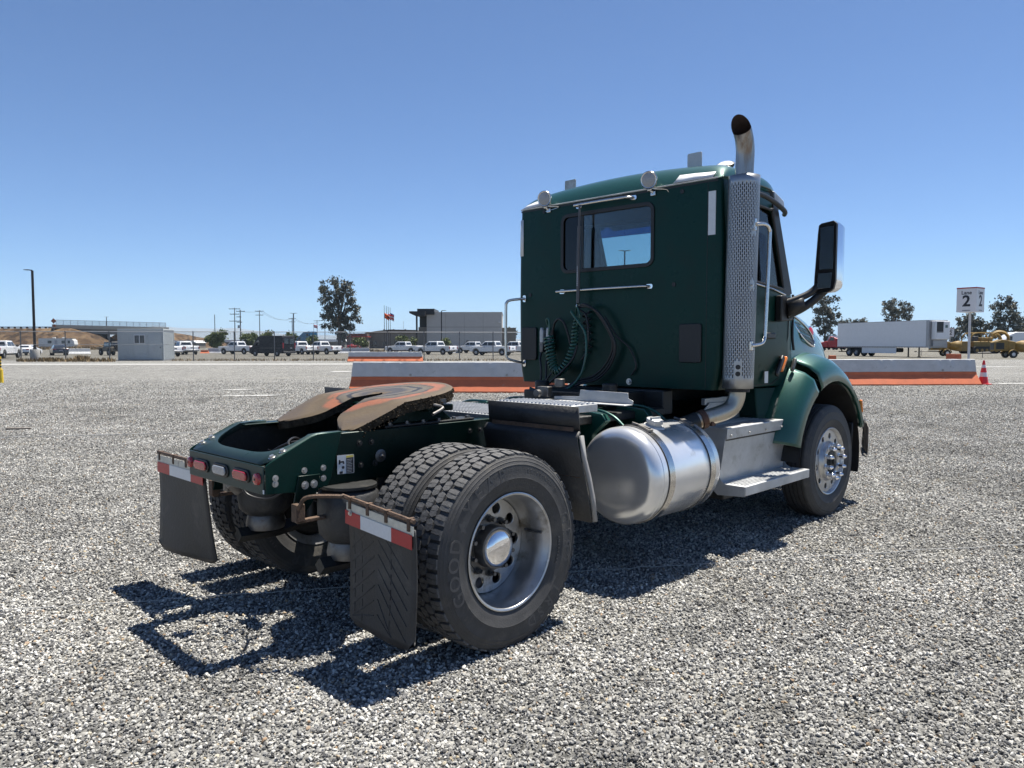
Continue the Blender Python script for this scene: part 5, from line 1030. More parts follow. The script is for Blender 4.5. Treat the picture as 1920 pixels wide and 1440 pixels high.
for (u, vv, a, c_) in ((1893, 719.5, .9, .16), (640, 697, .7, .3), (445, 731, .5, .1), (470, 742, 1.0, .12), (1810, 688, 4, .25)):
    q = zg(u, vv); P = [q+RT*(a*math.cos(2*math.pi*k/14)*rs.uniform(.7, 1.2))+Vector((math.cos(YAW), math.sin(YAW), 0))*(c_*2.5*math.sin(2*math.pi*k/14)*rs.uniform(.6, 1.3)) for k in range(14)]
    g = MB(); g.add([(p.x, p.y, .012) for p in P], [tuple(range(14))]); kind(g.build('ground', LINE, smooth=0), 'structure')

# ------------------------------------------------------------ lamp posts, poles, flags
DKM = mat('dark_bronze_pole', (.022, .02, .021), .5, .3)
def lamp_post(label, u, d, vtop, arms, base=True, r=.085, m=DKM, group='lamp posts'):
    z = at(u, vtop, d).z; t = thing('lamp_post', label, 'lamp post', G(u, d), HYAW, group)
    if base:
        g = MB(); g.lathe([(.38, 0), (.39, .05), (.385, 1.0), (.36, 1.04), (0, 1.04)], (0, 0, 0), (0, 0, 1), 28); g.build('concrete_base', CONC, t); MB().cyl((0, 0, 1.04), (0, 0, 1.16), .16, n=16).build('base_cover', m, t)
    MB().cyl((0, 0, 1.0 if base else 0), (0, 0, z), r*1.15, r, n=12).build('pole', m, t)
    for s_ in arms:
        g = MB(); g.loft([[(s_*.02, -.08, z-.02), (s_*.02, .08, z-.02), (s_*.02, .06, z+.07), (s_*.02, -.06, z+.07)], [(s_*.35, -.17, z+.02), (s_*.35, .17, z+.02), (s_*.35, .12, z+.10), (s_*.35, -.12, z+.10)], [(s_*.72, -.13, z+.04), (s_*.72, .13, z+.04), (s_*.72, .08, z+.09), (s_*.72, -.08, z+.09)]]); g.build('lamp_head', m, t, 50)
lamp_post('tall dark lamp post on a round concrete base at left', 65, 67, 508, (-1,), r=.10)
lamp_post('two headed lamp post seen through the rear cab window', 1170, 88, 472, (-1, 1))
lamp_post('slim dark lamp post in front of the grey building', 828, 112, 583, (1,), base=False, r=.075)
lamp_post('two headed grey lamp post between the dark van and the blue truck', 551, 150, 588, (-1, 1), base=False, r=.11, m=mat('grey_pole', (.09, .095, .1), .5))
UT = mat('creosote_pole', (.055, .045, .038), .9, var=.3); WIRE = mat('wire', (.05, .05, .055), .7)
def util_pole(label, u, d, vtop, arms, can=0, lean=0, r=.16):
    z = at(u, vtop, d).z; t = thing('utility_pole', label, 'utility pole', G(u, d), HYAW, 'utility poles'); MB().cyl((0, 0, 0), (lean, 0, z), r, r*.65, n=10).build('pole', UT, t)
    for (dz, w_, off) in arms:
        a = MB().bb(off-w_/2, off+w_/2, -.14, .0, z-dz-.08, z-dz+.08).build('cross_arm', UT, t)
        for k in range(4): xx = off-w_/2+.1+(w_-.2)*k/3; MB().lathe([(.05, 0), (.08, .08), (.05, .16), (.07, .22), (.0, .28)], (xx, -.07, z-dz+.08), (0, 0, 1), 8).build('insulator', GALV, a)
    for k in range(can): MB().cyl((-.5+k*.5, -.35, z-5.6), (-.5+k*.5, -.35, z-4.7), .22, n=12).build('transformer', GALV, t)
    return z
util_pole('tallest utility pole with three cross arms behind the extended cab pickup', 441, 230, 577.5, ((.3, 3.4, 0), (1.9, 2.8, .0), (4.0, 3.2, 0)))
util_pole('utility pole with stacked equipment beside the three armed pole', 451.5, 232, 581, ((.5, 2.6, .1), (2.2, 1.4, -.4), (3.8, 1.6, -.3)), 2, 0, .2)
util_pole('utility pole with two cross arms in the middle of the three', 487.5, 255, 582, ((.3, 2.8, 0), (1.6, 2.6, 0)))
util_pole('far utility pole with two cross arms left of the two headed lamp', 548.5, 320, 596, ((.3, 3, 0), (1.7, 2.6, 0)), 0, 0, .2)
util_pole('far utility pole with one cross arm left of the big tree', 595, 340, 600.5, ((.3, 2.8, 0),))
util_pole('thin bare pole above the young tree', 403.5, 210, 590, (), 0, 0, .13)
util_pole('thin grey pole against the left side of the big tree', 609.5, 330, 600, ((.3, 2.8, -1.0),))
def wires(label, A, B, sag, n=2):
    g = MB()
    for k in range(n):
        P = []
        for i in range(13): q = A.lerp(B, i/12)+RT*(.9*k); P.append((q.x, q.y, q.z-sag*4*(i/12)*(1-i/12)))
        g.tube(P, .035, n=4)
    o = g.build('overhead_wire', WIRE); tag(o, label, 'wire', 'overhead wires')
wires('overhead wires between the two tallest utility poles at left', at(451.5, 584, 232), at(487, 584, 255), .2, 1)
wires('overhead wires running from the middle utility pole to the far one', at(488, 584, 255), at(548, 597, 320), 1.6)
wires('overhead wires running from the far utility pole to the one by the tree', at(549, 597, 320), at(594, 604, 340), 1.4)
def flagpole(label, u, d, vtop, vf, cols, hang=.9, w_=.9):
    z = at(u, vtop, d).z; t = thing('flagpole', label, 'flagpole', G(u, d), HYAW, 'flagpoles'); MB().cyl((0, 0, 0), (0, 0, z), .07, .04, n=10).build('pole', DKM, t); MB().lathe([(0, -.06), (.08, 0), (0, .06)], (0, 0, z+.06), (0, 0, 1), 10).build('finial', DKM, t)
    zf = at(u, vf, d).z; n = len(cols)
    for k, c_ in enumerate(cols):
        v = []; M_ = 8
        for i in range(M_+1):
            for j in (0, 1): q = (k+j)/n; v.append((.05+w_*i/M_, .10*math.sin(i*1.3+q*2), zf-hang*q-.35*(i/M_)**1.3))
        g = MB(); g.add(v, [(2*i, 2*i+1, 2*i+3, 2*i+2) for i in range(M_)]); o = g.build('flag', c_, t, 60); o.modifiers.new('t', 'SOLIDIFY').thickness = .01
FO = mat('flag_orange', (.62, .10, .03), .8); FK = mat('flag_black', (.02, .02, .022), .8); FR = mat('flag_red', (.45, .03, .04), .8); FWh = mat('flag_white', (.6, .6, .6), .8); FB = mat('flag_blue', (.03, .05, .2), .8)
flagpole('leftmost of the four flagpoles with plain orange flag', 721, 150, 573.5, 587, [FO, FO], 1.0, .55)
flagpole('second flagpole from left with orange and black flag', 725, 151, 575, 589, [FO, FK, FO], 1.0, .5)
flagpole('third flagpole from left with red and white flag', 728.5, 152, 576.5, 588, [FR, FWh, FR], 1.0, .5)
flagpole('rightmost of the four flagpoles with striped flag', 732, 153, 578, 587, [FB, FR, FWh, FR, FWh], 1.4, .75)
flagpole('small flagpole with striped flag above the blue truck', 588.5, 250, 607, 609, [FR, FWh, FR], .9, 1.3)

# ------------------------------------------------------------ fence
FA, FB_ = G(-90, 65.5), G(1130, 73); dv = FB_-FA; FL = dv.length; FRZ = math.atan2(dv.y, dv.x); FH = 2.62
t = thing('chain_link_fence', 'galvanised chain link fence across the back of the lot', 'fence', FA, FRZ)
FPM = mat('fence_post_grey', (.13, .135, .14), .5, .5)
MB().cyl((0, 0, FH), (FL, 0, FH), .03, n=8).build('top_rail', GALV, t)
MB().cyl((0, 0, FH*.56), (FL*.31, 0, FH*.56), .02, n=6).build('middle_rail', GALV, t)
def fpos(u):   # distance along the fence of photo column u
    best = min(range(0, 1201), key=lambda k: abs(((FA+dv*(k/1200)-CAM).dot(RT))/((FA+dv*(k/1200)-CAM).dot(FW))*FPX+960-u)); return FL*best/1200
pm = None
for u in (-60, 40, 124, 206, 363, 440, 515, 588, 657, 727, 795, 862, 925, 988, 1050, 1110):
    if pm is None: pm = MB().cyl((0, 0, 0), (0, 0, FH+.05), .045, n=10).mesh('fence_post'); pm.materials.append(FPM)
    o = bpy.data.objects.new('post', pm); COL.objects.link(o); o.parent = t; o.location = (fpos(u), 0, 0)
m = bpy.data.materials.new('wire_mesh'); m.use_nodes = True; nt_ = m.node_tree; ps = nt_.nodes['Principled BSDF']; ps.inputs['Base Color'].default_value = (.22, .23, .23, 1); ps.inputs['Metallic'].default_value = .4
tcn = nd(nt_, 'ShaderNodeTexCoord'); mpn = nd(nt_, 'ShaderNodeMapping'); mpn.inputs['Rotation'].default_value = (0, R(45), 0); nt_.links.new(tcn.outputs['Object'], mpn.inputs[0])
spx = nd(nt_, 'ShaderNodeSeparateXYZ'); nt_.links.new(mpn.outputs[0], spx.inputs[0]); outs = []
for ax in (0, 2):
    a = nd(nt_, 'ShaderNodeMath', operation='MULTIPLY'); a.inputs[1].default_value = 1/.05; nt_.links.new(spx.outputs[ax], a.inputs[0]); f_ = nd(nt_, 'ShaderNodeMath', operation='FRACT'); nt_.links.new(a.outputs[0], f_.inputs[0])
    l_ = nd(nt_, 'ShaderNodeMath', operation='LESS_THAN'); l_.inputs[1].default_value = .065; nt_.links.new(f_.outputs[0], l_.inputs[0]); outs.append(l_)
mxm = nd(nt_, 'ShaderNodeMath', operation='MAXIMUM'); nt_.links.new(outs[0].outputs[0], mxm.inputs[0]); nt_.links.new(outs[1].outputs[0], mxm.inputs[1]); nt_.links.new(mxm.outputs[0], ps.inputs['Alpha'])
g = MB(); g.add([(0, .04, .03), (FL, .04, .03), (FL, .04, FH), (0, .04, FH)], [(0, 1, 2, 3)]); g.build('wire_fabric', m, t, 0)

# ------------------------------------------------------------ parked vehicles
def wheel4(t, xs, hw, r, name='wheel', w_=.24, hub=HUBM):
    for x in xs:
        for s in (-1, 1):
            g = MB(); g.lathe([(r*.55, -w_/2), (r*.92, -w_/2), (r, -w_*.35), (r, w_*.35), (r*.92, w_/2), (r*.55, w_/2)], (x, s*(hw-w_/2), r), (0, s, 0), 20, closed=True); o = g.build(name, TYRE, t)
            MB().lathe([(r*.56, .0), (r*.50, w_*.28), (r*.2, w_*.40), (0, w_*.42)], (x, s*(hw-w_/2), r), (0, s, 0), 14).build('hub', hub, o)
def arch(xc, r, z0, n=8): return [(xc+r*math.cos(R(180*k/n)), z0+r*.92*math.sin(R(180*k/n))) for k in range(n+1)]
def side_body(t, top, xs, hw, r, zb, m, nm='body', inset=.05):
    lo = []
    x1, x0 = top[0][0], top[-1][0]          # top runs front (max x) to rear (min x)
    P = [(x0, zb)]
    for xc in sorted(xs): P += [(xc-r*1.18, zb)]+arch(xc, r*1.18, zb)[::-1][1:-1]+[(xc+r*1.18, zb)]
    P += [(x1, zb)]; poly = P+top
    g = MB(); g.prism(poly, (0, -hw, 0), (1, 0, 0), (0, 0, 1), (0, 1, 0), 2*hw); return g.build(nm, m, t, 30, bevel=.05, seg=2)
def greenhouse(t, prof, hw, hw2, m, nm='cabin'):   # prof: quad (x, z) front-bottom, front-top, rear-top, rear-bottom
    a, b_, c_, d_ = prof; g = MB(); v = [(a[0], -hw, a[1]), (a[0], hw, a[1]), (d_[0], hw, d_[1]), (d_[0], -hw, d_[1]), (b_[0], -hw2, b_[1]), (b_[0], hw2, b_[1]), (c_[0], hw2, c_[1]), (c_[0], -hw2, c_[1])]
    g.add(v, [(0, 1, 5, 4), (1, 2, 6, 5), (2, 3, 7, 6), (3, 0, 4, 7), (4, 5, 6, 7), (3, 2, 1, 0)]); return g.build(nm, m, t, 30, bevel=.06, seg=2)
def quadwin(t, pts, m=DGLASS, nm='window', out=.012):
    P = [Vector(p) for p in pts]; n = (P[1]-P[0]).cross(P[2]-P[0]).normalized(); c_ = sum(P, Vector())/4
    if n.dot(c_-Vector((0, 0, c_.z))) < 0: n = -n
    g = MB(); Q = [p+n*out for p in P]; g.add(P+Q, [(4, 5, 6, 7), (0, 1, 5, 4), (1, 2, 6, 5), (2, 3, 7, 6), (3, 0, 4, 7)]); return g.build(nm, m, t, 0)
def cabin_windows(t, prof, hw, hw2, splits, rear=True):
    (ax, az), (bx, bz), (cx, cz), (dx, dz) = prof; w = lambda z: hw+(hw2-hw)*(z-az)/(bz-az)
    xf = lambda z: ax+(bx-ax)*(z-az)/(bz-az); xr = lambda z: dx+(cx-dx)*(z-dz)/(cz-dz); z0, z1 = az+.10, bz-.13
    for s in (-1, 1):
        e = [xf(z0)-.22]+splits+[xr(z0)+.14]
        for i in range(len(e)-1):
            A, B = e[i]-(.04 if i else 0), e[i+1]+.04
            A1 = min(A, xf(z1)-.14); B1 = max(B, xr(z1)+.12); 
            quadwin(t, [(A, s*w(z0), z0), (B, s*w(z0), z0), (B1, s*w(z1), z1), (A1, s*w(z1), z1)])
    quadwin(t, [(xf(z0), -hw*.86, z0), (xf(z0), hw*.86, z0), (xf(z1), hw2*.82, z1), (xf(z1), -hw2*.82, z1)], nm='windscreen')
    if rear: quadwin(t, [(xr(z0+.05), -hw*.80, z0+.05), (xr(z0+.05), hw*.80, z0+.05), (xr(z1), hw2*.78, z1), (xr(z1), -hw2*.78, z1)], nm='rear_window')
def pickup(name, kind_='crew', r=.40, lift=0, paint=WPAINT):
    t = thing(name, 'white pickup', 'pickup'); z = lift; hw = 1.0
    L0, L1 = -3.0, 2.9; bed = -1.05 if kind_ == 'crew' else -.75
    side_body(t, [(2.9, .95+z), (2.86, 1.12+z), (1.35, 1.22+z), (bed+.02, 1.24+z), (bed, 1.24+z), (-2.95, 1.24+z), (-3.0, 1.15+z)], (1.95, -1.85), hw, r, .50+z, paint)
    pr = [(1.42, 1.22+z), (.68, 1.86+z), (bed+.28, 1.88+z), (bed+.05, 1.23+z)]; greenhouse(t, pr, .93, .78, paint); cabin_windows(t, pr, .93, .78, [.25, ] if kind_ == 'crew' else [.1])
    g = MB(); g.bb(-2.90, bed-.05, -.84, .84, 1.236+z, 1.246+z); g.build('bed_opening', CHR2, t)
    g = MB(); g.bb(-3.14, -2.98, -.93, .93, .55+z, .72+z); g.build('rear_bumper', HUBM, t, bevel=.03); g = MB(); g.bb(2.86, 3.0, -.95, .95, .52+z, .76+z); g.build('front_bumper', CHR2, t, bevel=.03)
    g = MB(); g.bb(2.86, 2.93, -.6, .6, .80+z, 1.06+z); g.build('grille', CHR2, t)
    for s in (-1, 1):
        g = MB(); g.bb(-3.02, -2.93, s*.86, s*1.012, .82+z, 1.16+z); g.build('tail_lamp', REDL, t, bevel=.01); g = MB(); g.bb(2.80, 2.92, s*.64, s*.99, .86+z, 1.06+z); g.build('headlamp', CLEAR, t, bevel=.02)
        g = MB(); g.box((1.15, s*1.10, 1.34+z), (.12, .22, .2)); g.build('mirror', CHR2, t, bevel=.03); g = MB(); g.bb(.55, .75, s*1.0, s*1.02, 1.08+z, 1.11+z); g.build('door_handle', CHR2, t)
    g = MB(); g.bb(-3.012, -3.0, -.22, .22, .92+z, 1.02+z); g.build('tailgate_badge', CHR2, t); g = MB(); g.bb(-3.15, -3.14, -.16, .16, .60+z, .70+z); g.build('number_plate', CHR2, t)
    g = MB(); g.bb(-2.8, 2.6, -.7, .7, .36+z, .52+z); g.build('chassis', TYRE, t); wheel4(t, (1.95, -1.85), 1.0, r); return t
pk = {'crew': pickup('pickup_truck', 'crew'), 'ext': pickup('pickup_truck', 'ext')}; used = set()
def put(kind_, u, v, rz, label, sc=1.0):
    d = 2209/(v-644); src = pk[kind_]
    if kind_ in used: o = tree_copy(src)
    else: used.add(kind_); o = src
    o.location = G(u, d); o.rotation_euler = (0, 0, HYAW+R(rz)); o['label'] = label; o['group'] = 'white pickups parked behind the fence'; o.scale = (sc, sc, sc); return o
put('crew', 2, 671.5, 104, 'white pickup cut off by the left edge of the picture, seen from behind')
put('crew', 306, 668, 140, 'white pickup mostly hidden behind the grey site cabin')
put('ext', 346, 664.5, 132, 'white pickup with tailgate just right of the grey site cabin')
put('ext', 447, 664, 157, 'white pickup with its nose left of the dark van')
put('ext', 563, 664.3, 138, 'white pickup directly right of the dark van, partly hidden by it')
put('ext', 604, 664.3, 147, 'white pickup below the blue truck and left of the big tree')
put('crew', 757, 662.3, 157, 'white crew cab pickup behind the orange based fence barrier')
put('crew', 817, 664.8, 150, 'white crew cab pickup in front of the grey building, right of the fence barrier')
put('crew', 888, 662, 152, 'white pickup second from the cab, nose left, partly hidden by the next')
put('crew', 923, 666.2, 155, 'white pickup nearest the cab, rear wheels beside the grab bar')
put('crew', 968, 664.5, 150, 'white pickup mostly hidden by the truck cab')
def sedan(name, label, u, v, rz, paint, L=4.8, H=1.42):
    t = thing(name, label, 'car', G(u, 2209/(v-644)), HYAW+R(rz)); h = L/2
    side_body(t, [(h, .62), (h-.05, .75), (h-1.2, .92), (-h+.55, .98), (-h+.05, .93), (-h, .75)], (h-.95, -h+1.0), .90, .33, .30, paint)
    pr = [(h-1.25, .90), (h-2.05, H), (-h+1.45, H), (-h+.55, .97)]; greenhouse(t, pr, .80, .58, paint); cabin_windows(t, pr, .80, .58, [-.05])
    for s in (-1, 1):
        g = MB(); g.bb(-h-.012, -h+.03, s*.52, s*.86, .74, .86); g.build('tail_lamp', REDL, t); g = MB(); g.bb(h-.08, h+.01, s*.5, s*.84, .60, .72); g.build('headlamp', CLEAR, t)
    g = MB(); g.bb(-h-.02, -h+.02, -.85, .85, .32, .48); g.build('bumper', CHR2, t, bevel=.02); g = MB(); g.bb(-h-.016, -h, -.2, .2, .62, .72); g.build('number_plate', HUBM, t); wheel4(t, (h-.95, -h+1.0), .90, .33); return t
sedan('white_sedan', 'white sedan between the left pickup and the lamp base', 53, 666, 104, WPAINT)
sedan('dark_sedan', 'dark grey sedan right of the lamp post base', 110, 666, 126, mat('dark_grey_car_paint', (.03, .03, .034), .25, coat=.8))
sedan('red_car', 'red car behind the white barrier below the big tree', 663, 653.5, 20, mat('red_car_paint', (.42, .02, .03), .3, coat=.8), 4.4)
# dark van
DKV = mat('dark_blue_grey_van_paint', (.008, .009, .013), .5, coat=0, spec=.25)
t = thing('cargo_van', 'dark blue grey high roof cargo van between the pickups', 'van', G(510, 2209/(667.6-644)), HYAW+R(149))
side_body(t, [(3.0, .75), (2.95, 1.0), (2.25, 1.35), (1.45, 2.35), (1.1, 2.5), (-2.85, 2.52), (-2.98, 2.3), (-3.0, .8)], (2.0, -1.9), 1.0, .36, .36, DKV)
for s in (-1, 1): quadwin(t, [(1.95, s*.99, 1.42), (1.15, s*.99, 1.42), (1.15, s*.99, 2.02), (1.50, s*.99, 2.02)]); g = MB(); g.box((1.75, s*1.12, 1.5), (.12, .24, .38)); g.build('mirror', CHR2, t, bevel=.03); g = MB(); g.bb(-3.015, -2.95, s*.86, s*1.008, 1.0, 1.65); g.build('tail_lamp', REDL, t)
quadwin(t, [(2.22, -.85, 1.42), (2.22, .85, 1.42), (1.52, .8, 2.3), (1.52, -.8, 2.3)], nm='windscreen')
for s in (-1, 1): quadwin(t, [(-3.0, s*.10, 1.5), (-3.0, s*.78, 1.5), (-2.985, s*.74, 2.15), (-2.985, s*.10, 2.15)], nm='rear_window')
g = MB(); g.bb(-3.012, -2.99, -.008, .008, .7, 2.35); g.build('door_gap', BLACK, t); g = MB(); g.bb(-3.13, -2.97, -.95, .95, .38, .62); g.build('rear_bumper', CHR2, t, bevel=.03); g = MB(); g.bb(-3.02, -3.0, -.45, -.15, .95, 1.07); g.build('number_plate', HUBM, t)
for s in (-1, 1): MB().bb(-2.6, 1.0, s*1.0, s*1.012, .98, 1.06).build('side_moulding', CHR2, t)
wheel4(t, (2.0, -1.9), 1.0, .36)
# off-road vehicle
TAN = mat('olive_tan_paint', (.13, .11, .08), .5)
t = thing('off_road_vehicle', 'tan open off-road vehicle with spare wheel left of the site cabin', 'off-roader', G(208, 2209/(666-644)), HYAW+R(140))
side_body(t, [(1.95, .75), (1.95, 1.05), (.75, 1.10), (.7, 1.12), (-1.9, 1.12), (-1.92, .6)], (1.25, -1.25), .78, .42, .52, TAN); pr = [(.72, 1.10), (.5, 1.78), (-1.80, 1.80), (-1.88, 1.12)]; greenhouse(t, pr, .72, .66, CHR2); cabin_windows(t, pr, .72, .66, [-.35, -1.1]); wheel4(t, (1.25, -1.25), .92, .42, w_=.28)
g = MB(); g.lathe([(.2, 0), (.38, 0), (.42, .06), (.42, .2), (.38, .26), (.2, .26)], (-1.93, 0, 1.12), (-1, 0, 0), 22, closed=True); sw = g.build('spare_wheel', TYRE, t); MB().lathe([(.2, .10), (.1, .2), (0, .2)], (-1.93, 0, 1.12), (-1, 0, 0), 14).build('hub', TAN, sw)
for s in (-1, 1): MB().bb(.65, 1.95, s*.78, s*.95, .98, 1.06).build('front_wing', TAN, t, bevel=.03); MB().bb(-1.85, -.7, s*.78, s*.94, .98, 1.06).build('rear_wing', TAN, t, bevel=.03); MB().lathe([(.09, 0), (.09, .04), (0, .05)], (1.95, s*.5, .92), (1, 0, 0), 14).build('headlamp', CLEAR, t)
# travel trailer
t = thing('travel_trailer', 'white travel trailer with stripes before the dry embankment', 'caravan', G(109, 212), HYAW+R(8)); RV = mat('caravan_white', (.6, .6, .58), .4, var=.05)
g = MB(); g.prism([(-4.6, .6), (4.3, .6), (4.8, 1.2), (4.6, 2.5), (3.6, 3.0), (-4.3, 3.0), (-4.6, 2.8)], (0, -1.2, 0), (1, 0, 0), (0, 0, 1), (0, 1, 0), 2.4); g.build('body', RV, t, bevel=.08)
for (x0, x1, z0, z1) in ((-2.2, -1.2, 1.6, 2.4), (1.4, 2.2, 1.6, 2.4), (3.0, 3.6, 1.6, 2.4)): MB().bb(x0, x1, -1.215, -1.2, z0, z1).build('window', DGLASS, t)
MB().bb(-.4, .3, -1.214, -1.2, .8, 2.5).build('door', mat('caravan_grey', (.35, .36, .37), .4), t); MB().bb(-4.5, 4.5, -1.21, -1.2, 1.15, 1.32).build('stripe', mat('caravan_stripe', (.12, .13, .16), .4), t); MB().bb(-4.6, 4.2, -1.22, 1.22, 2.98, 3.04).build('roof', RV, t)
for x in (-1.0, 1.5): MB().bb(x-.35, x+.35, -.35, .35, 3.04, 3.28).build('roof_vent', RV, t, bevel=.04)
wheel4(t, (-.4, .5), 1.15, .36)
# blue sleeper truck
t = thing('sleeper_truck', 'blue high roof sleeper truck behind the white pickups', 'truck', G(573, 150), HYAW+R(160)); BL = mat('blue_truck_paint', (.012, .10, .20), .3, coat=.7)
g = MB(); g.prism([(-1.9, .7), (1.3, .7), (1.5, 2.1), (.9, 2.9), (-.2, 3.75), (-1.5, 4.0), (-1.9, 3.95)], (0, -1.2, 0), (1, 0, 0), (0, 0, 1), (0, 1, 0), 2.4); g.build('cab', BL, t, bevel=.12); g = MB(); g.prism([(1.45, .7), (3.4, .7), (3.5, 1.5), (1.45, 2.0)], (0, -1.0, 0), (1, 0, 0), (0, 0, 1), (0, 1, 0), 2.0); g.build('hood', BL, t, bevel=.12)
for s in (-1, 1): quadwin(t, [(1.2, s*1.2, 2.1), (.3, s*1.2, 2.1), (.3, s*1.2, 2.8), (.75, s*1.2, 2.8)]); MB().bb(-1.5, -1.0, s*1.2, s*1.21, 3.0, 3.5).build('side_vent', DGLASS, t)
quadwin(t, [(1.5, -1, 2.1), (1.5, 1, 2.1), (.95, .9, 2.85), (.95, -.9, 2.85)], nm='windscreen'); wheel4(t, (2.7, -3.0, -4.3), 1.2, .5, w_=.3); MB().bb(-5, 3.2, -.4, .4, .6, .9).build('frame', TYRE, t)

# ------------------------------------------------------------ site cabin
SH = mat('grey_cabin_steel', (.44, .47, .475), .5, var=.05, scale=2); A = G(222, 69); Bp = G(306, 69.3); d = Bp-A; L = d.length; t = thing('site_cabin', 'pale grey steel site cabin with barred window and door', 'cabin', A, math.atan2(d.y, d.x)); H = 2.78; W_ = 2.6
g = MB(); g.bb(0, L, 0, W_, .12, H); g.build('core', SH, t)
n = 22
g = MB()
for k in range(n):
    x = .06+k*(L-.12)/n
    if 1.30 < x < 2.45 or 2.62 < x < 3.9: continue
    g.bb(x, x+.09, -.025, .0, .2, H-.2)
for k in range(13): y = .08+k*(W_-.2)/13; g.bb(L, L+.025, y, y+.09, .2, H-.2)
kind(g.build('wall_corrugation', SH, t), 'stuff')
for (x, y) in ((0, 0), (L, 0), (0, W_), (L, W_)): MB().bb(x-.05, x+.05, y-.05, y+.05, 0, H+.02).build('corner_post', SH, t, bevel=.01)
MB().bb(-.06, L+.06, -.06, W_+.06, H, H+.12).build('roof', SH, t, bevel=.01); MB().bb(-.04, L+.04, -.04, W_+.04, .03, .14).build('floor_frame', GALV, t)
MB().bb(2.66, 3.84, -.035, -.002, .15, 2.38).build('door', SH, t, bevel=.004); MB().bb(3.68, 3.74, -.08, -.035, 1.15, 1.27).build('door_handle', CHR2, t)
wf_ = MB().bb(1.38, 2.38, -.05, -.001, 1.52, 2.38).build('window', SGN, t, bevel=.01)
for x in (1.45, 1.92): MB().bb(x, x+.39, -.058, -.051, 1.60, 2.30).build('pane', DGLASS, wf_)
for k in range(8): x = 1.48+k*.113; MB().cyl((x, -.075, 1.58), (x, -.075, 2.32), .009, n=6).build('window_bar', GALV, wf_)

# ------------------------------------------------------------ refrigerated trailer
Pr, Pf = G(1570, 97), G(1741, 83.5); d = Pf-Pr; L = d.length; t = thing('refrigerated_trailer', 'long white refrigerated semi trailer behind the lane barrier', 'trailer', Pr, math.atan2(d.y, d.x)); TW = mat('trailer_white', (.72, .73, .74), .4, var=.04, scale=2)
sy = 1 if (CAM-Pr).dot(Vector((-d.y, d.x, 0))) > 0 else -1     # which side faces the lot
y0, y1 = (0, -2.6*sy)
def tb(nm, x0, x1, ya, yb, z0, z1, m, par=None, bv=0): return MB().bb(x0, x1, ya*sy, yb*sy, z0, z1).build(nm, m, par or t, bevel=bv)
bx = tb('box', 0, L, 0, -2.6, 1.22, 4.12, TW, bv=.02); tb('bottom_rail', 0, L, .02, -2.62, 1.10, 1.23, HUBM); tb('roof_rail', 0, L, .015, -2.615, 4.10, 4.16, HUBM); tb('front_post', L-.35, L+.01, .02, -2.62, 1.2, 4.16, HUBM)
for k in range(34): x = .3+k*(L-.7)/33; tb('marker_stud', x-.05, x+.05, .04, .02, 1.13, 1.19, CHR2)
tb('side_skirt', 4.2, L-4.6, -.06, -.1, .42, 1.1, TW, bv=.01)
un = tb('cooling_unit', L+.02, L+.62, -.3, -2.3, 2.0, 4.05, TW, bv=.06); tb('unit_grille', L+.62, L+.64, -.45, -1.35, 2.9, 3.95, BLACK, un); tb('unit_panel', L+.62, L+.645, -1.4, -2.2, 2.75, 3.95, TW, un, .02); tb('unit_screen', L+.645, L+.655, -1.6, -1.95, 3.3, 3.6, mat('unit_logo_green', (.05, .12, .11), .4), un); tb('unit_grille', L+.62, L+.64, -.45, -1.35, 2.78, 2.88, BLACK, un); tb('unit_lower_door', L+.62, L+.64, -.45, -2.2, 2.1, 2.7, TW, un, .02); tb('unit_grille', L+.3, L+.5, -2.301, -2.31, 3.0, 3.8, BLACK, un)
tb('front_box', L, L+.25, -.4, -2.2, 1.25, 1.9, HUBM); tb('tank', L-6, L-4.4, -.4, -1.0, .55, 1.05, TYRE, bv=.1)
for x in (2.0, 3.25):
    for yy in (-.02, -2.58): 
        g = MB(); s_ = sy if yy > -1 else -sy; c_ = (x, yy*sy-s_*.15 if yy > -1 else yy*sy-s_*.15, .5); g.lathe([(.28, -.14), (.46, -.15), (.5, -.1), (.5, .1), (.46, .15), (.28, .14)], c_, (0, s_, 0), 24, closed=True); o = g.build('wheel', TYRE, t); MB().lathe([(.28, .1), (.2, .02), (.12, .04), (.1, .12), (0, .13)], c_, (0, s_, 0), 18).build('hub', HUBM, o)
tb('bogie', 1.3, 4.0, -.5, -2.1, .55, 1.1, TYRE); tb('underride_guard', .02, .14, -.2, -2.4, .5, .62, TYRE); tb('guard_leg', .02, .14, -.6, -.7, .62, 1.1, TYRE)
for yy in (-.45, -2.0): MB().cyl((L-3.2, yy*sy, .06), (L-3.2, yy*sy, 1.15), .08, n=8).build('landing_leg', TYRE, t); MB().bb(L-3.35, L-3.05, yy*sy-.15, yy*sy+.15, 0, .06).build('landing_foot', TYRE, t)

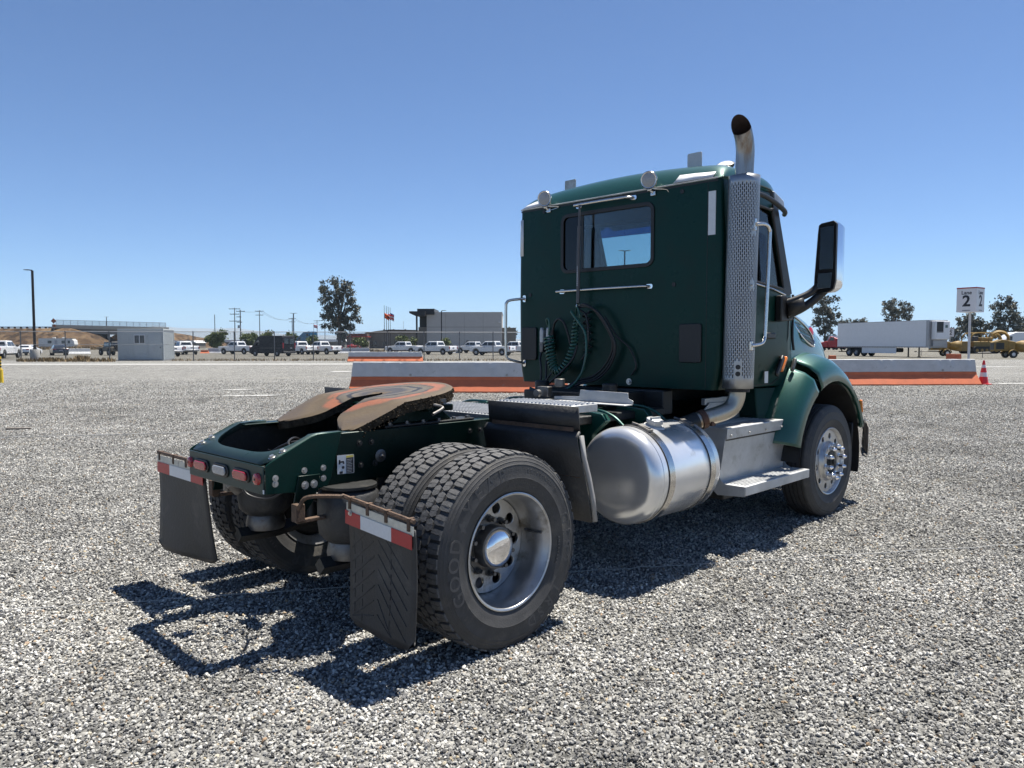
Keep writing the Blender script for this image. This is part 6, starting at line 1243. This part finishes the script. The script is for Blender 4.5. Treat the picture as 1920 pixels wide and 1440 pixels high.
# ------------------------------------------------------------ yellow machines
YM = mat('machine_yellow', (.24, .15, .035), .6, var=.25, scale=3, col2=(.12, .085, .04), c2=.62, c2s=3)
def chipper(label, u, v, rz):
    t = thing('wood_chipper', label, 'wood chipper', G(u, 2209/(v-644)), HYAW+R(rz), 'towed wood chippers')
    g = MB(); g.prism([(-.4, .75), (.95, .75), (.95, 1.95), (.3, 2.0), (-.4, 1.7)], (0, -.55, 0), (1, 0, 0), (0, 0, 1), (0, 1, 0), 1.1); g.build('engine_housing', YM, t, bevel=.05)
    MB().bb(-.25, .55, -.57, -.55, .95, 1.65).build('radiator_grille', BLACK, t); MB().bb(-.42, -.4, -.4, .4, .9, 1.6).build('radiator_grille', BLACK, t)
    g = MB(); g.prism([(.95, .8), (1.7, .8), (1.75, 1.75), (.95, 1.9)], (0, -.5, 0), (1, 0, 0), (0, 0, 1), (0, 1, 0), 1.0); g.build('cutter_housing', YM, t, bevel=.06)
    g = MB(); g.loft([[(1.72, -.45, .85), (1.72, .45, .85), (1.72, .45, 1.6), (1.72, -.45, 1.6)], [(2.85, -.85, .62), (2.85, .85, .62), (2.95, .85, 1.9), (2.95, -.85, 1.9)]], cap=False); o = g.build('infeed_hopper', YM, t); o.modifiers.new('t', 'SOLIDIFY').thickness = .04
    g = MB(); g.tube(catmull([(1.2, 0, 1.8), (1.15, 0, 2.35), (.75, 0, 2.75), (.15, 0, 2.85), (-.35, 0, 2.65), (-.55, 0, 2.4)], 5), .17, n=4); g.build('discharge_chute', YM, t)
    g = MB(); g.tube([(.9, 0, .6), (-.6, 0, .62), (-1.9, 0, .55)], .06, n=4); g.tube([(-.4, .45, .6), (-1.5, 0, .58)], .04, n=4); g.tube([(-.4, -.45, .6), (-1.5, 0, .58)], .04, n=4); g.build('drawbar', CHR2, t); MB().cyl((-1.35, 0, 0), (-1.35, 0, .75), .035, n=8).build('jack_stand', CHR2, t); MB().bb(-2.1, -1.85, -.06, .06, .5, .62).build('tow_eye', CHR2, t)
    for s in (-1, 1):
        g = MB(); g.lathe([(.2, -.12), (.36, -.13), (.4, -.08), (.4, .08), (.36, .13), (.2, .12)], (1.35, s*.85, .4), (0, s, 0), 20, closed=True); o = g.build('wheel', TYRE, t); MB().lathe([(.2, .08), (.1, .12), (0, .12)], (1.35, s*.85, .4), (0, s, 0), 14).build('hub', SGN, o)
        g = MB(); v = []
        for k in range(9): a = R(180*k/8); v += [(1.35+.5*math.cos(a), s*.70, .44+.48*math.sin(a)), (1.35+.5*math.cos(a), s*1.0, .44+.48*math.sin(a))]
        g.add(v, [(2*k, 2*k+1, 2*k+3, 2*k+2) for k in range(8)]); o = g.build('mudguard', YM, t); o.modifiers.new('t', 'SOLIDIFY').thickness = .03
chipper('yellow towed wood chipper at the right edge of the picture', 1868, 670.8, -8); chipper('yellow towed wood chipper half hidden by the trailer front', 1750, 667.5, -14)
t = thing('tracked_machine', 'large old yellow tracked machine with curved frame arches', 'bulldozer', G(1836, 118), HYAW+R(10))
for s in (-1, 1):
    g = MB(); P = rrect(4.6, 1.1, .5, 6); g.prism(P, (0, s*1.05, .56), (1, 0, 0), (0, 0, 1), (0, s, 0), .5); g.build('track', TYRE, t)
    for x in (-1.7, -.85, 0, .85, 1.7): MB().cyl((x, s*1.56, .5), (x, s*1.6, .5), .26, n=14).build('track_roller', YM, t)
MB().bb(-1.9, 2.0, -1.0, 1.0, 1.0, 1.9).build('hull', YM, t, bevel=.1); MB().bb(-.2, 1.9, -.6, .6, 1.9, 2.5).build('engine_cover', YM, t, bevel=.1)
for s in (-1, 1): g = MB(); g.tube(catmull([(-2.4, s*.9, 1.6), (-2.2, s*.9, 2.6), (-1.5, s*.9, 3.15), (.6, s*.9, 3.25), (1.7, s*.9, 3.1), (2.3, s*.9, 2.4)], 5), .10, n=6); g.build('frame_arch', YM, t)
g = MB(); g.tube([(-1.5, -.9, 3.15), (-1.5, .9, 3.15)], .08, n=6); g.tube([(.6, -.9, 3.25), (.6, .9, 3.25)], .08, n=6); g.tube([(-.5, -.9, 1.9), (-.5, -.9, 3.2)], .06, n=6); g.tube([(.9, -.9, 1.9), (.9, -.9, 3.2)], .06, n=6); g.build('arch_brace', YM, t)
g = MB(); g.tube(catmull([(2.0, 0, 2.0), (2.8, 0, 3.0), (3.6, 0, 2.7), (4.0, 0, 1.7)], 5), .2, n=6); g.build('boom', YM, t); MB().bb(-3.2, -2.6, -1.3, 1.3, .4, 1.9).build('blade', YM, t, bevel=.05); g = MB(); g.box((-1.0, 0, 2.3), (.9, 1.0, .8)); g.build('operator_seat', CHR2, t, bevel=.1)
def far_truck(label, u, d, rz, m, h=3.6):
    t = thing('truck', label, 'truck', G(u, d), HYAW+R(rz)); g = MB(); g.prism([(-2, .8), (1.2, .8), (1.35, 2.2), (.8, 3.0), (-.3, h), (-2, h)], (0, -1.2, 0), (1, 0, 0), (0, 0, 1), (0, 1, 0), 2.4); g.build('cab', m, t, bevel=.12); g = MB(); g.prism([(1.3, .8), (3.2, .8), (3.3, 1.6), (1.3, 2.1)], (0, -1, 0), (1, 0, 0), (0, 0, 1), (0, 1, 0), 2.0); g.build('hood', m, t, bevel=.1)
    for s in (-1, 1): quadwin(t, [(1.05, s*1.2, 2.15), (.2, s*1.2, 2.15), (.2, s*1.2, 2.85), (.7, s*1.2, 2.85)])
    wheel4(t, (2.5, -2.8, -4), 1.2, .5, w_=.3); MB().bb(-4.8, 3, -.4, .4, .6, .9).build('frame', TYRE, t)
far_truck('white truck nearer the yellow machine at far right', 1893, 135, 175, WPAINT); far_truck('white truck at the very right edge, farther back', 1925, 140, 178, WPAINT); far_truck('white truck left of the trailer rear, by the front fender', 1558, 190, 100, WPAINT); far_truck('red truck peeping out between fender and trailer', 1567, 150, 150, mat('red_truck_paint', (.35, .02, .025), .3), 2.6)

# ------------------------------------------------------------ buildings
BG = mat('grey_tilt_up_panel', (.42, .405, .385), .85, var=.05, scale=1); BK = mat('black_cladding', (.012, .012, .014), .5); BT = mat('tan_wall', (.17, .155, .135), .85, var=.1, scale=.6); ROOF = mat('brown_roof', (.11, .085, .07), .8)
D = 172; A = G(800, D); t = thing('office_building', 'boxy grey panel building with a black entrance canopy', 'building', A, HYAW); px = D/FPX; zz = lambda v: 1.556+(644-v)*px
W1 = (941-800)*px; w1 = MB().bb(0, W1, 0, 22, 0, zz(586)).build('wall', BG, t)
for x in (W1*.0, W1*.25, W1*.5, W1*.75): MB().bb(x+.01, x+.05, -.02, .01, .05, zz(586)-.3).build('panel_joint', BT, w1)
MB().bb(.1, W1-.1, -.02, .01, zz(613)-.04, zz(613)+.04).build('panel_joint', BT, w1); MB().bb(-.1, W1+.1, -.08, 22.1, zz(586), zz(585)).build('parapet', BG, t)
MB().bb(W1+.02, W1+3.2, 2, 18, 0, zz(614)).build('annex', BT, t); MB().bb(-1.9, -.02, .5, 12, 0, zz(613)).build('annex', BT, t)
MB().bb((783-800)*px, (815-800)*px, -.4, 10, zz(590), zz(579)).build('canopy_tower', BK, t); g = MB(); g.prism([((771-800)*px, zz(584.5)), (-.05, zz(584.5)), (-.05, zz(593)), ((782-800)*px, zz(593)), ((771-800)*px, zz(588))], (0, -3, 0), (1, 0, 0), (0, 0, 1), (0, 1, 0), 10); g.build('entrance_canopy', BK, t)
MB().bb((783-800)*px, (786-800)*px, -2.9, -2.5, 0, zz(592)).build('canopy_column', BK, t); MB().bb((786-800)*px, -.06, 1, 9, zz(613), zz(592)).build('black_wall', BK, t); MB().bb(W1*.53, W1*.56, -.06, 0, 0, 2.3).build('door', BT, t); g = MB(); g.box((W1-.5, -.15, zz(604)), (.5, .3, .2)); g.build('wall_lamp', SGN, t)
D = 240; A = G(685, D); px = D/FPX; t = thing('shop_building', 'long low brown roofed building behind the flagpoles', 'building', A, HYAW); W1 = (788-685)*px
MB().bb(0, W1, 0, 14, 0, zz(624)).build('wall', BT, t); g = MB(); g.prism([(-.5, zz(624)), (W1+.5, zz(624)), (W1*.94, zz(618.5)), (W1*.45, zz(617.5)), (W1*.2, zz(620.5))], (0, -.5, 0), (1, 0, 0), (0, 0, 1), (0, 1, 0), 15); g.build('roof', ROOF, t)
for k in range(4): MB().bb(2+k*3.6, 3.6+k*3.6, -.06, 0, .8, 2.2).build('window', DGLASS, t)
for x in (5.2, 8.2, 12): MB().bb(x, x+.5, 3, 3.6, zz(620), zz(616.5)).build('roof_vent', GALV, t)
MB().cyl((11.4, 5, zz(620)), (11.4, 5, zz(601)), .05, n=6).build('antenna_mast', GALV, t)
A = G(650, 235); px = 235/FPX; t = thing('shop_building', 'small brown building with a red roof edge left of the long one', 'building', A, HYAW); W1 = (689-650)*px; MB().bb(0, W1, 0, 9, 0, zz(632)).build('wall', BT, t); MB().bb(-.6, W1+.3, -.8, 9.3, zz(632), zz(630)).build('roof_edge', mat('red_trim', (.3, .04, .035), .7), t); MB().bb(.2, W1-.2, .2, 8, zz(630), zz(625)).build('roof', ROOF, t)
for k in range(2): MB().bb(1+k*2.6, 2.4+k*2.6, -.05, 0, .9, 2.0).build('window', DGLASS, t)
for (u, d_, w_, h_, lab) in ((335, 260, 12, 2.6, 'low white shed roof left of the young tree'), (455, 300, 26, 3.0, 'long low white roof behind the utility poles'), (612, 290, 14, 3.2, 'low white roof under the big tree'), (530, 330, 16, 4.2, 'far white building behind the dark van')):
    A = G(u, d_); t = thing('shed', lab, 'building', A, HYAW); MB().bb(-w_/2, w_/2, 0, 8, 0, h_*.7).build('wall', BT, t); g = MB(); g.prism([(-w_/2-.3, h_*.7), (w_/2+.3, h_*.7), (w_/2-1, h_), (-w_/2+1, h_)], (0, -.3, 0), (1, 0, 0), (0, 0, 1), (0, 1, 0), 8.6); g.build('roof', SGN, t)

# ------------------------------------------------------------ overpass and embankments
DRY = ground_mat('dry_grass_slope', (.03, .018, .010), (.08, .049, .027), (.135, .092, .052), (.15, .105, .06), cell=.6, tanamt=.7)
def mound(name, pts, hts, wtop, slope):
    g = MB(); rows = []; rs = random.Random(len(pts))
    P = [Vector(p) for p in pts]; n_ = len(P)
    for i, p in enumerate(P):
        d = (P[min(i+1, n_-1)]-P[max(i-1, 0)]).normalized(); nrm = Vector((-d.y, d.x, 0)); h = hts[i]; row = []
        for (a, hh) in ((-wtop/2-h*slope, -.02), (-wtop/2-h*slope*.66, h*.34), (-wtop/2-h*slope*.33, h*.68), (-wtop/2, h), (wtop/2, h), (wtop/2+h*slope*.5, h*.5), (wtop/2+h*slope, -.02)):
            q = p+nrm*(a+rs.uniform(-.6, .6)); row.append((q.x, q.y, hh+rs.uniform(-.2, .2)*(0 < hh < h*.9)))
        rows.append(row)
    g.loft(rows, close=False, cap=True); return kind(g.build(name, DRY, None, 60), 'structure')
def hz(v, d): return 1.556+(644-v)*d/FPX
NN = 26
L1 = [(-1200+(150+1200)*k/NN) for k in range(NN+1)]; dd1 = [250-0*k for k in range(NN+1)]
mound('hill', [G(u, 256) for u in L1]+[G(185, 256), G(215, 256)], [hz(616, 256)]*(NN+1)+[hz(628, 256), .3], 13, 1.9)
R1 = [262+12*k for k in range(14)]
mound('hill', [G(258, 268)]+[G(u, 270+3*k) for k, u in enumerate(R1)], [.3]+[max(.25, hz(616+k*2.0, 270)) for k in range(14)], 12, 1.8)
BRC = mat('bridge_concrete', (.36, .345, .30), .85, var=.08, scale=.8); BRS = mat('bridge_girder', (.20, .195, .185), .8)
A, Bp = G(119, 250), G(300, 268); d = Bp-A; L = d.length; t = thing('road_overpass', 'concrete road overpass with mesh railing on the dry embankment', 'bridge', A, math.atan2(d.y, d.x)); z0 = hz(613, 250); z1 = hz(617, 268)
def sl(nm, x0, x1, y0, y1, a0, a1, m, par=None):
    f_ = lambda x: z0+(z1-z0)*x/L; g = MB(); v = [(x, y, f_(x)+a) for x in (x0, x1) for y in (y0, y1) for a in (a0, a1)]; g.add(v, [(0, 1, 3, 2), (4, 6, 7, 5), (0, 4, 5, 1), (2, 3, 7, 6), (0, 2, 6, 4), (1, 5, 7, 3)]); return g.build(nm, m, par or t)
sl('deck', -3, L+3, -.4, 11, -.5, 0, BRC); sl('parapet', -3, L+3, -.45, -.1, 0.003, .7, BRC); sl('girder', 4, L-2, 0, .8, -2.1, -.503, BRS); sl('girder', 4, L-2, 8, 8.8, -2.1, -.503, BRS)
for x in (L*.46, L*.62): MB().bb(x-.4, x+.4, 1, 10, 0, z0-1.6).build('pier', BRS, t)
for y in (-.3,): sl('railing_top', -2, L+2, y-.04, y+.04, 2.25, 2.35, GALV)
k = 0
while k*2.1 < L+4: x = -2+k*2.1; sl('railing_post', x-.06, x+.06, -.35, -.25, .7, 2.3, GALV); k += 1
g = MB(); g.add([(-2, -.3, z0+.7), (L+2, -.3, z1+.7), (L+2, -.3, z1+2.3), (-2, -.3, z0+2.3)], [(0, 1, 2, 3)])
mm = bpy.data.materials.new('railing_mesh'); mm.use_nodes = True; pp = mm.node_tree.nodes['Principled BSDF']; pp.inputs['Base Color'].default_value = (.2, .21, .22, 1); pp.inputs['Alpha'].default_value = .38; g.build('railing_mesh', mm, t, 0)
t = thing('guard_rail', 'dark guard rail along the embankment crest at left', 'guard rail', G(-300, 250), HYAW); Lg = (98+300)*250/FPX
MB().bb(0, Lg, -.05, .05, hz(613, 250)-.2, hz(613, 250)+.15).build('beam', GALV, t)
for k in range(34): x = .5+k*2.05; MB().bb(x-.35, x+.35, -.1, .1, hz(617, 250), hz(613, 250)+.1).build('post', DKM, t)
t = thing('road_sign', 'orange diamond road sign on the embankment left of the overpass', 'sign', G(102, 248), HYAW); z = hz(616, 248); MB().cyl((0, 0, z-1), (0, 0, z+3.2), .06, n=6).build('post', GALV, t); g = MB(); g.prism([(0, -.9), (.9, 0), (0, .9), (-.9, 0)], (0, -.08, z+2.5), (1, 0, 0), (0, 0, 1), (0, 1, 0), .04); g.build('diamond_panel', mat('sign_orange_brown', (.25, .075, .03), .6), t); MB().bb(-.55, .55, -.08, -.04, z+.5, z+1.4).build('lower_panel', MATS['sign_orange_brown'], t)
lamp_post('thin lamp post rising behind the overpass railing', 201, 262, 594.5, (-1, 1), base=False, r=.12, m=MATS['grey_pole'])

# ------------------------------------------------------------ trees and plants
def leafmat(name, lo, hi):
    m = bpy.data.materials.new(name); m.use_nodes = True; t_ = m.node_tree; p = t_.nodes['Principled BSDF']; tc = nd(t_, 'ShaderNodeTexCoord'); n = nd(t_, 'ShaderNodeTexNoise'); n.inputs['Scale'].default_value = 1.6; n.inputs['Detail'].default_value = 5; t_.links.new(tc.outputs['Object'], n.inputs[0])
    cr = nd(t_, 'ShaderNodeValToRGB'); cr.color_ramp.elements[0].position = .33; cr.color_ramp.elements[1].position = .7; cr.color_ramp.elements[0].color = tuple(lo)+(1,); cr.color_ramp.elements[1].color = tuple(hi)+(1,); t_.links.new(n.outputs['Fac'], cr.inputs[0]); t_.links.new(cr.outputs[0], p.inputs['Base Color']); p.inputs['Roughness'].default_value = .6; p.inputs['Specular IOR Level'].default_value = .3; return m
EUC = leafmat('eucalyptus_leaves', (.05, .054, .042), (.18, .182, .15)); GRN = leafmat('fresh_green_leaves', (.06, .085, .022), (.15, .18, .06)); BARK = mat('bark', (.15, .12, .095), .9, var=.3, scale=3)
def leaves(blobs, n, size, seed, droop=.3):
    rng = np.random.default_rng(seed); vol = np.array([b_[1][0]*b_[1][1]*b_[1][2] for b_ in blobs]); pr = vol**.75/np.sum(vol**.75); V = []; 
    for (c_, r_), k in zip(blobs, (pr*n).astype(int)):
        # clumps inside the blob, leaves around each clump
        nc = max(3, int(k/34)); d_ = rng.normal(size=(nc, 3)); d_ /= np.linalg.norm(d_, axis=1)[:, None]; cc = d_*(rng.random(nc)**.38*1.05)[:, None]*np.array(r_)+np.array(c_)
        idx = rng.integers(0, nc, k); P = cc[idx]+rng.normal(size=(k, 3))*size*np.array([1.25, 1.25, 1.15]); 
        a = rng.normal(size=(k, 3)); a[:, 2] -= droop; a /= np.linalg.norm(a, axis=1)[:, None]; b_ = np.cross(a, rng.normal(size=(k, 3))); b_ /= np.linalg.norm(b_, axis=1)[:, None]
        s_ = size*(.6+.8*rng.random(k))[:, None]; V.append(np.stack([P-a*s_, P+b_*s_*.55, P+a*s_, P-b_*s_*.55], 1).reshape(-1, 3))
    return np.concatenate(V)
def tree(label, loc, blobs, trunk, n, size, m, seed, name='eucalyptus_tree', droop=.3, limbs=7, group='eucalyptus trees'):
    t = thing(name, label, 'tree', loc, 0, group); V = leaves(blobs, n, size, seed, droop); me = bpy.data.meshes.new('crown'); k = len(V)//4
    me.from_pydata(V.tolist(), [], [(4*i, 4*i+1, 4*i+2, 4*i+3) for i in range(k)]); obj('crown', me, m, t)
    rs = random.Random(seed); g = MB(); h, r = trunk; top = Vector((rs.uniform(-.4, .4), 0, h)); g.tube(catmull([(0, 0, -.1), (rs.uniform(-.2, .2), rs.uniform(-.2, .2), h*.5), top], 5), r, n=8, rs=[r*(1-.045*i) for i in range(11)])
    for i in range(limbs):
        c_ = Vector(blobs[rs.randrange(len(blobs))][0]); mid = top.lerp(c_, .5)+Vector((rs.uniform(-.5, .5), rs.uniform(-.5, .5), rs.uniform(-.3, .6))); P = catmull([top*.85, mid, c_], 4); g.tube(P, r*.4, n=5, rs=[r*.5*(1-.9*j/len(P)) for j in range(len(P))])
    g.build('trunk', BARK, t, 60); return t
def blobs_px(d, u0, v0, L):     # blobs given in photo pixels (du, v, radius du, radius dv) at depth d
    k = d/FPX; rz = HYAW; c_, s_ = math.cos(rz), math.sin(rz); out = []; rs = random.Random(len(L))
    for (du, v, ru, rv) in L:
        x = du*k; y = rs.uniform(-.35, .35)*abs(ru)*k*2; out.append(((x*c_-y*s_, x*s_+y*c_, 1.556+(644-v)*k), (ru*k, ru*k, rv*k)))
    return out
tree('big dark drooping eucalyptus tree left of the flagpoles', G(637, 220), blobs_px(220, 637, 0, [(-25, 540, 12, 17), (-8, 532, 11, 11), (10, 537, 15, 15), (24, 545, 8, 10), (-22, 565, 17, 17), (0, 560, 19, 18), (22, 570, 13, 15), (33, 575, 8, 17), (-27, 590, 13, 15), (-5, 585, 19, 18), (14, 590, 17, 17), (34, 596, 6, 14), (-18, 610, 12, 13), (2, 612, 19, 16), (20, 612, 10, 13), (0, 628, 15, 11), (-30, 612, 4, 9), (8, 634, 10, 8)]), (9, .55), 8000, .31, EUC, 11, droop=1.1, limbs=16)
for i, (u, d, L, n, lab) in enumerate([
    (1546, 190, [(-12, 575, 14, 16), (6, 568, 16, 14), (-2, 590, 20, 16), (14, 590, 12, 14), (-10, 608, 16, 14), (10, 612, 14, 14), (0, 628, 14, 12)], 6000, 'eucalyptus tree rising behind the hood and mirror arm'),
    (1678, 210, [(-14, 573, 12, 8), (4, 570, 14, 9), (16, 577, 11, 9), (-8, 586, 15, 10), (10, 588, 16, 11), (20, 594, 8, 9), (0, 600, 12, 10), (-4, 615, 8, 12)], 5200, 'round crowned eucalyptus tree above the trailer roof'),
    (1821, 185, [(-2, 594, 14, 9), (-12, 604, 12, 12), (8, 606, 14, 12), (0, 618, 18, 14), (-14, 622, 10, 12), (14, 624, 10, 12)], 5600, 'bushy eucalyptus tree behind the lane sign post'),
    (1882, 180, [(-4, 564, 14, 9), (6, 572, 14, 10), (-12, 580, 12, 11), (10, 590, 18, 12), (-8, 598, 16, 13), (20, 602, 12, 12), (-22, 612, 12, 12), (4, 616, 22, 15), (-14, 628, 18, 11), (16, 630, 16, 10)], 8500, 'tallest eucalyptus tree near the right edge of the picture'),
    (1925, 190, [(-6, 610, 12, 10), (8, 605, 14, 12), (0, 625, 18, 14)], 3500, 'eucalyptus tree cut off by the right edge'),
    (1582, 230, [(-8, 608, 12, 8), (6, 606, 12, 8), (0, 622, 16, 14)], 2600, 'low tree left of the trailer'),
    (1612, 235, [(0, 603, 13, 8), (-8, 612, 10, 10), (8, 614, 12, 10)], 2400, 'low tree showing above the rear of the trailer'),
    (1788, 230, [(-6, 622, 9, 8), (6, 618, 8, 9), (0, 634, 10, 8)], 1800, 'low tree right of the reefer unit'),
    (954, 210, [(-2, 622, 8, 9), (6, 620, 9, 10), (2, 636, 10, 10)], 1800, 'low dark tree between grey building and cab')]):
    tree(lab, G(u, d), blobs_px(d, u, 0, L), (max(2.5, hz(L[-1][1]-4, d)), .35), int(n*.58), .27, EUC, 30+i)
for i, (u, d, L, n, lab, nm) in enumerate([
    (404, 128, [(-6, 640, 9, 8), (5, 632, 10, 7), (12, 625, 9, 4), (-10, 634, 7, 6), (0, 628, 7, 5), (4, 646, 8, 5)], 3200, 'young windswept green tree right of the site cabin', 'young_tree'),
    (468, 150, [(-7, 632, 8, 6), (4, 636, 10, 8), (9, 630, 7, 5), (-2, 643, 10, 6)], 2400, 'green bush behind the tallest utility poles', 'bush'),
    (500, 160, [(0, 627, 8, 3), (6, 624, 6, 2.5), (-8, 632, 5, 4)], 900, 'windswept green tree top above the dark van', 'young_tree'),
    (543, 155, [(-4, 630, 6, 5), (5, 632, 7, 6)], 1000, 'green bush between van and blue truck', 'bush'),
    (585, 140, [(-3, 638, 6, 6), (4, 636, 5, 5)], 900, 'small green bush in front of the blue truck', 'bush'),
    (670, 140, [(-2, 640, 5, 5), (4, 642, 6, 5)], 800, 'small green bush above the red car', 'bush'),
    (678, 142, [(0, 640, 6, 6), (5, 644, 5, 5)], 800, 'small green bush right of the red car', 'bush'),
    (753, 135, [(-3, 634, 6, 4), (5, 637, 6, 5)], 900, 'small green bush right of the flagpoles', 'bush'),
    (776, 140, [(0, 640, 6, 6)], 600, 'small green bush left of the black canopy', 'bush'),
    (836, 138, [(0, 640, 6, 4), (2, 646, 5, 4)], 700, 'small green bush before the grey wall', 'bush')]):
    tree(lab, G(u, d), blobs_px(d, u, 0, L), (max(.6, hz(L[0][1], d)*.6), .09), n, .17, GRN, 60+i, nm, droop=.1, limbs=5, group='green bushes and young trees')
# dry weeds along the fence
rng = np.random.default_rng(9); V = []; F = []
for (u0, u1, d0, d1, n, h) in ((30, 215, 64.5, 67.5, 900, .35), (80, 110, 66, 67, 350, .35), (140, 165, 65.5, 67, 450, .5), (320, 950, 67.5, 71, 1500, .22), (0, 330, 190, 215, 2500, .9), (640, 720, 130, 136, 700, .6), (425, 480, 140, 160, 900, .8)):
    for k in range(n):
        p = G(rng.uniform(u0, u1), rng.uniform(d0, d1)); hh = h*rng.uniform(.4, 1.2); a = rng.uniform(0, 6.28); w_ = hh*.16; dx, dy = math.cos(a)*w_, math.sin(a)*w_; lx, ly = rng.uniform(-.5, .5)*hh, rng.uniform(-.5, .5)*hh; o = len(V)
        V += [(p.x-dx, p.y-dy, 0), (p.x+dx, p.y+dy, 0), (p.x+lx, p.y+ly, hh)]; F.append((o, o+1, o+2))
me = bpy.data.meshes.new('dry_weeds'); me.from_pydata(V, [], F); o = obj('dry_weeds', me, leafmat('dry_weed', (.10, .07, .035), (.30, .22, .12))); kind(o, 'stuff'); tag(o, 'dry weeds and grass along the fence and embankment', 'weeds')

# ------------------------------------------------------------ far hills and the hazy air
HILL = mat('far_hills', (.16, .14, .11), .95, var=.2, scale=.002)
rs = random.Random(12); NU, NV = 150, 7; v = []
ph = [(rs.uniform(0, 6.28), f_, a_) for f_, a_ in ((2.1, .5), (5.3, .28), (11, .16), (23, .10), (47, .06))]
for i in range(NU+1):
    u = -700+3300*i/NU; x = i/NU*6.28
    prof = .62+sum(a_*math.sin(f_*x+p_) for p_, f_, a_ in ph)*.42
    fall = interp([(-700, 1.0), (300, 1.0), (620, .62), (1000, .28), (1500, .2), (2600, .25)], u)
    for j in range(NV+1):
        d_ = 10500+4500*j/NV; q = G(u, d_); t_ = j/NV; hh = (math.sin(math.pi*min(1, t_*1.15)*.5+.0)**1.3)*(370*prof*fall)*(1+.12*math.sin(13*x+5*t_)) if j < NV else 0
        v.append((q.x, q.y, max(-1, hh)+rs.uniform(-7, 7)*(j > 0)))
W = NV+1; g = MB(); g.add(v, [(i*W+j, i*W+j+1, (i+1)*W+j+1, (i+1)*W+j) for i in range(NU) for j in range(NV)]); kind(g.build('hills', HILL, None, 80), 'structure')
hm = bpy.data.materials.new('pale_haze'); hm.use_nodes = True; t_ = hm.node_tree; t_.nodes.remove(t_.nodes['Principled BSDF'])
pv = nd(t_, 'ShaderNodeVolumePrincipled'); pv.inputs['Color'].default_value = (.56, .78, 1.0, 1); pv.inputs['Density'].default_value = 6.5e-5; pv.inputs['Anisotropy'].default_value = 0; t_.links.new(pv.outputs[0], t_.nodes['Material Output'].inputs['Volume'])
g = MB(); g.bb(-32000, 32000, -32000, 32000, -3, 430); hb_ = g.build('haze', hm, None, 0); kind(hb_, 'stuff')
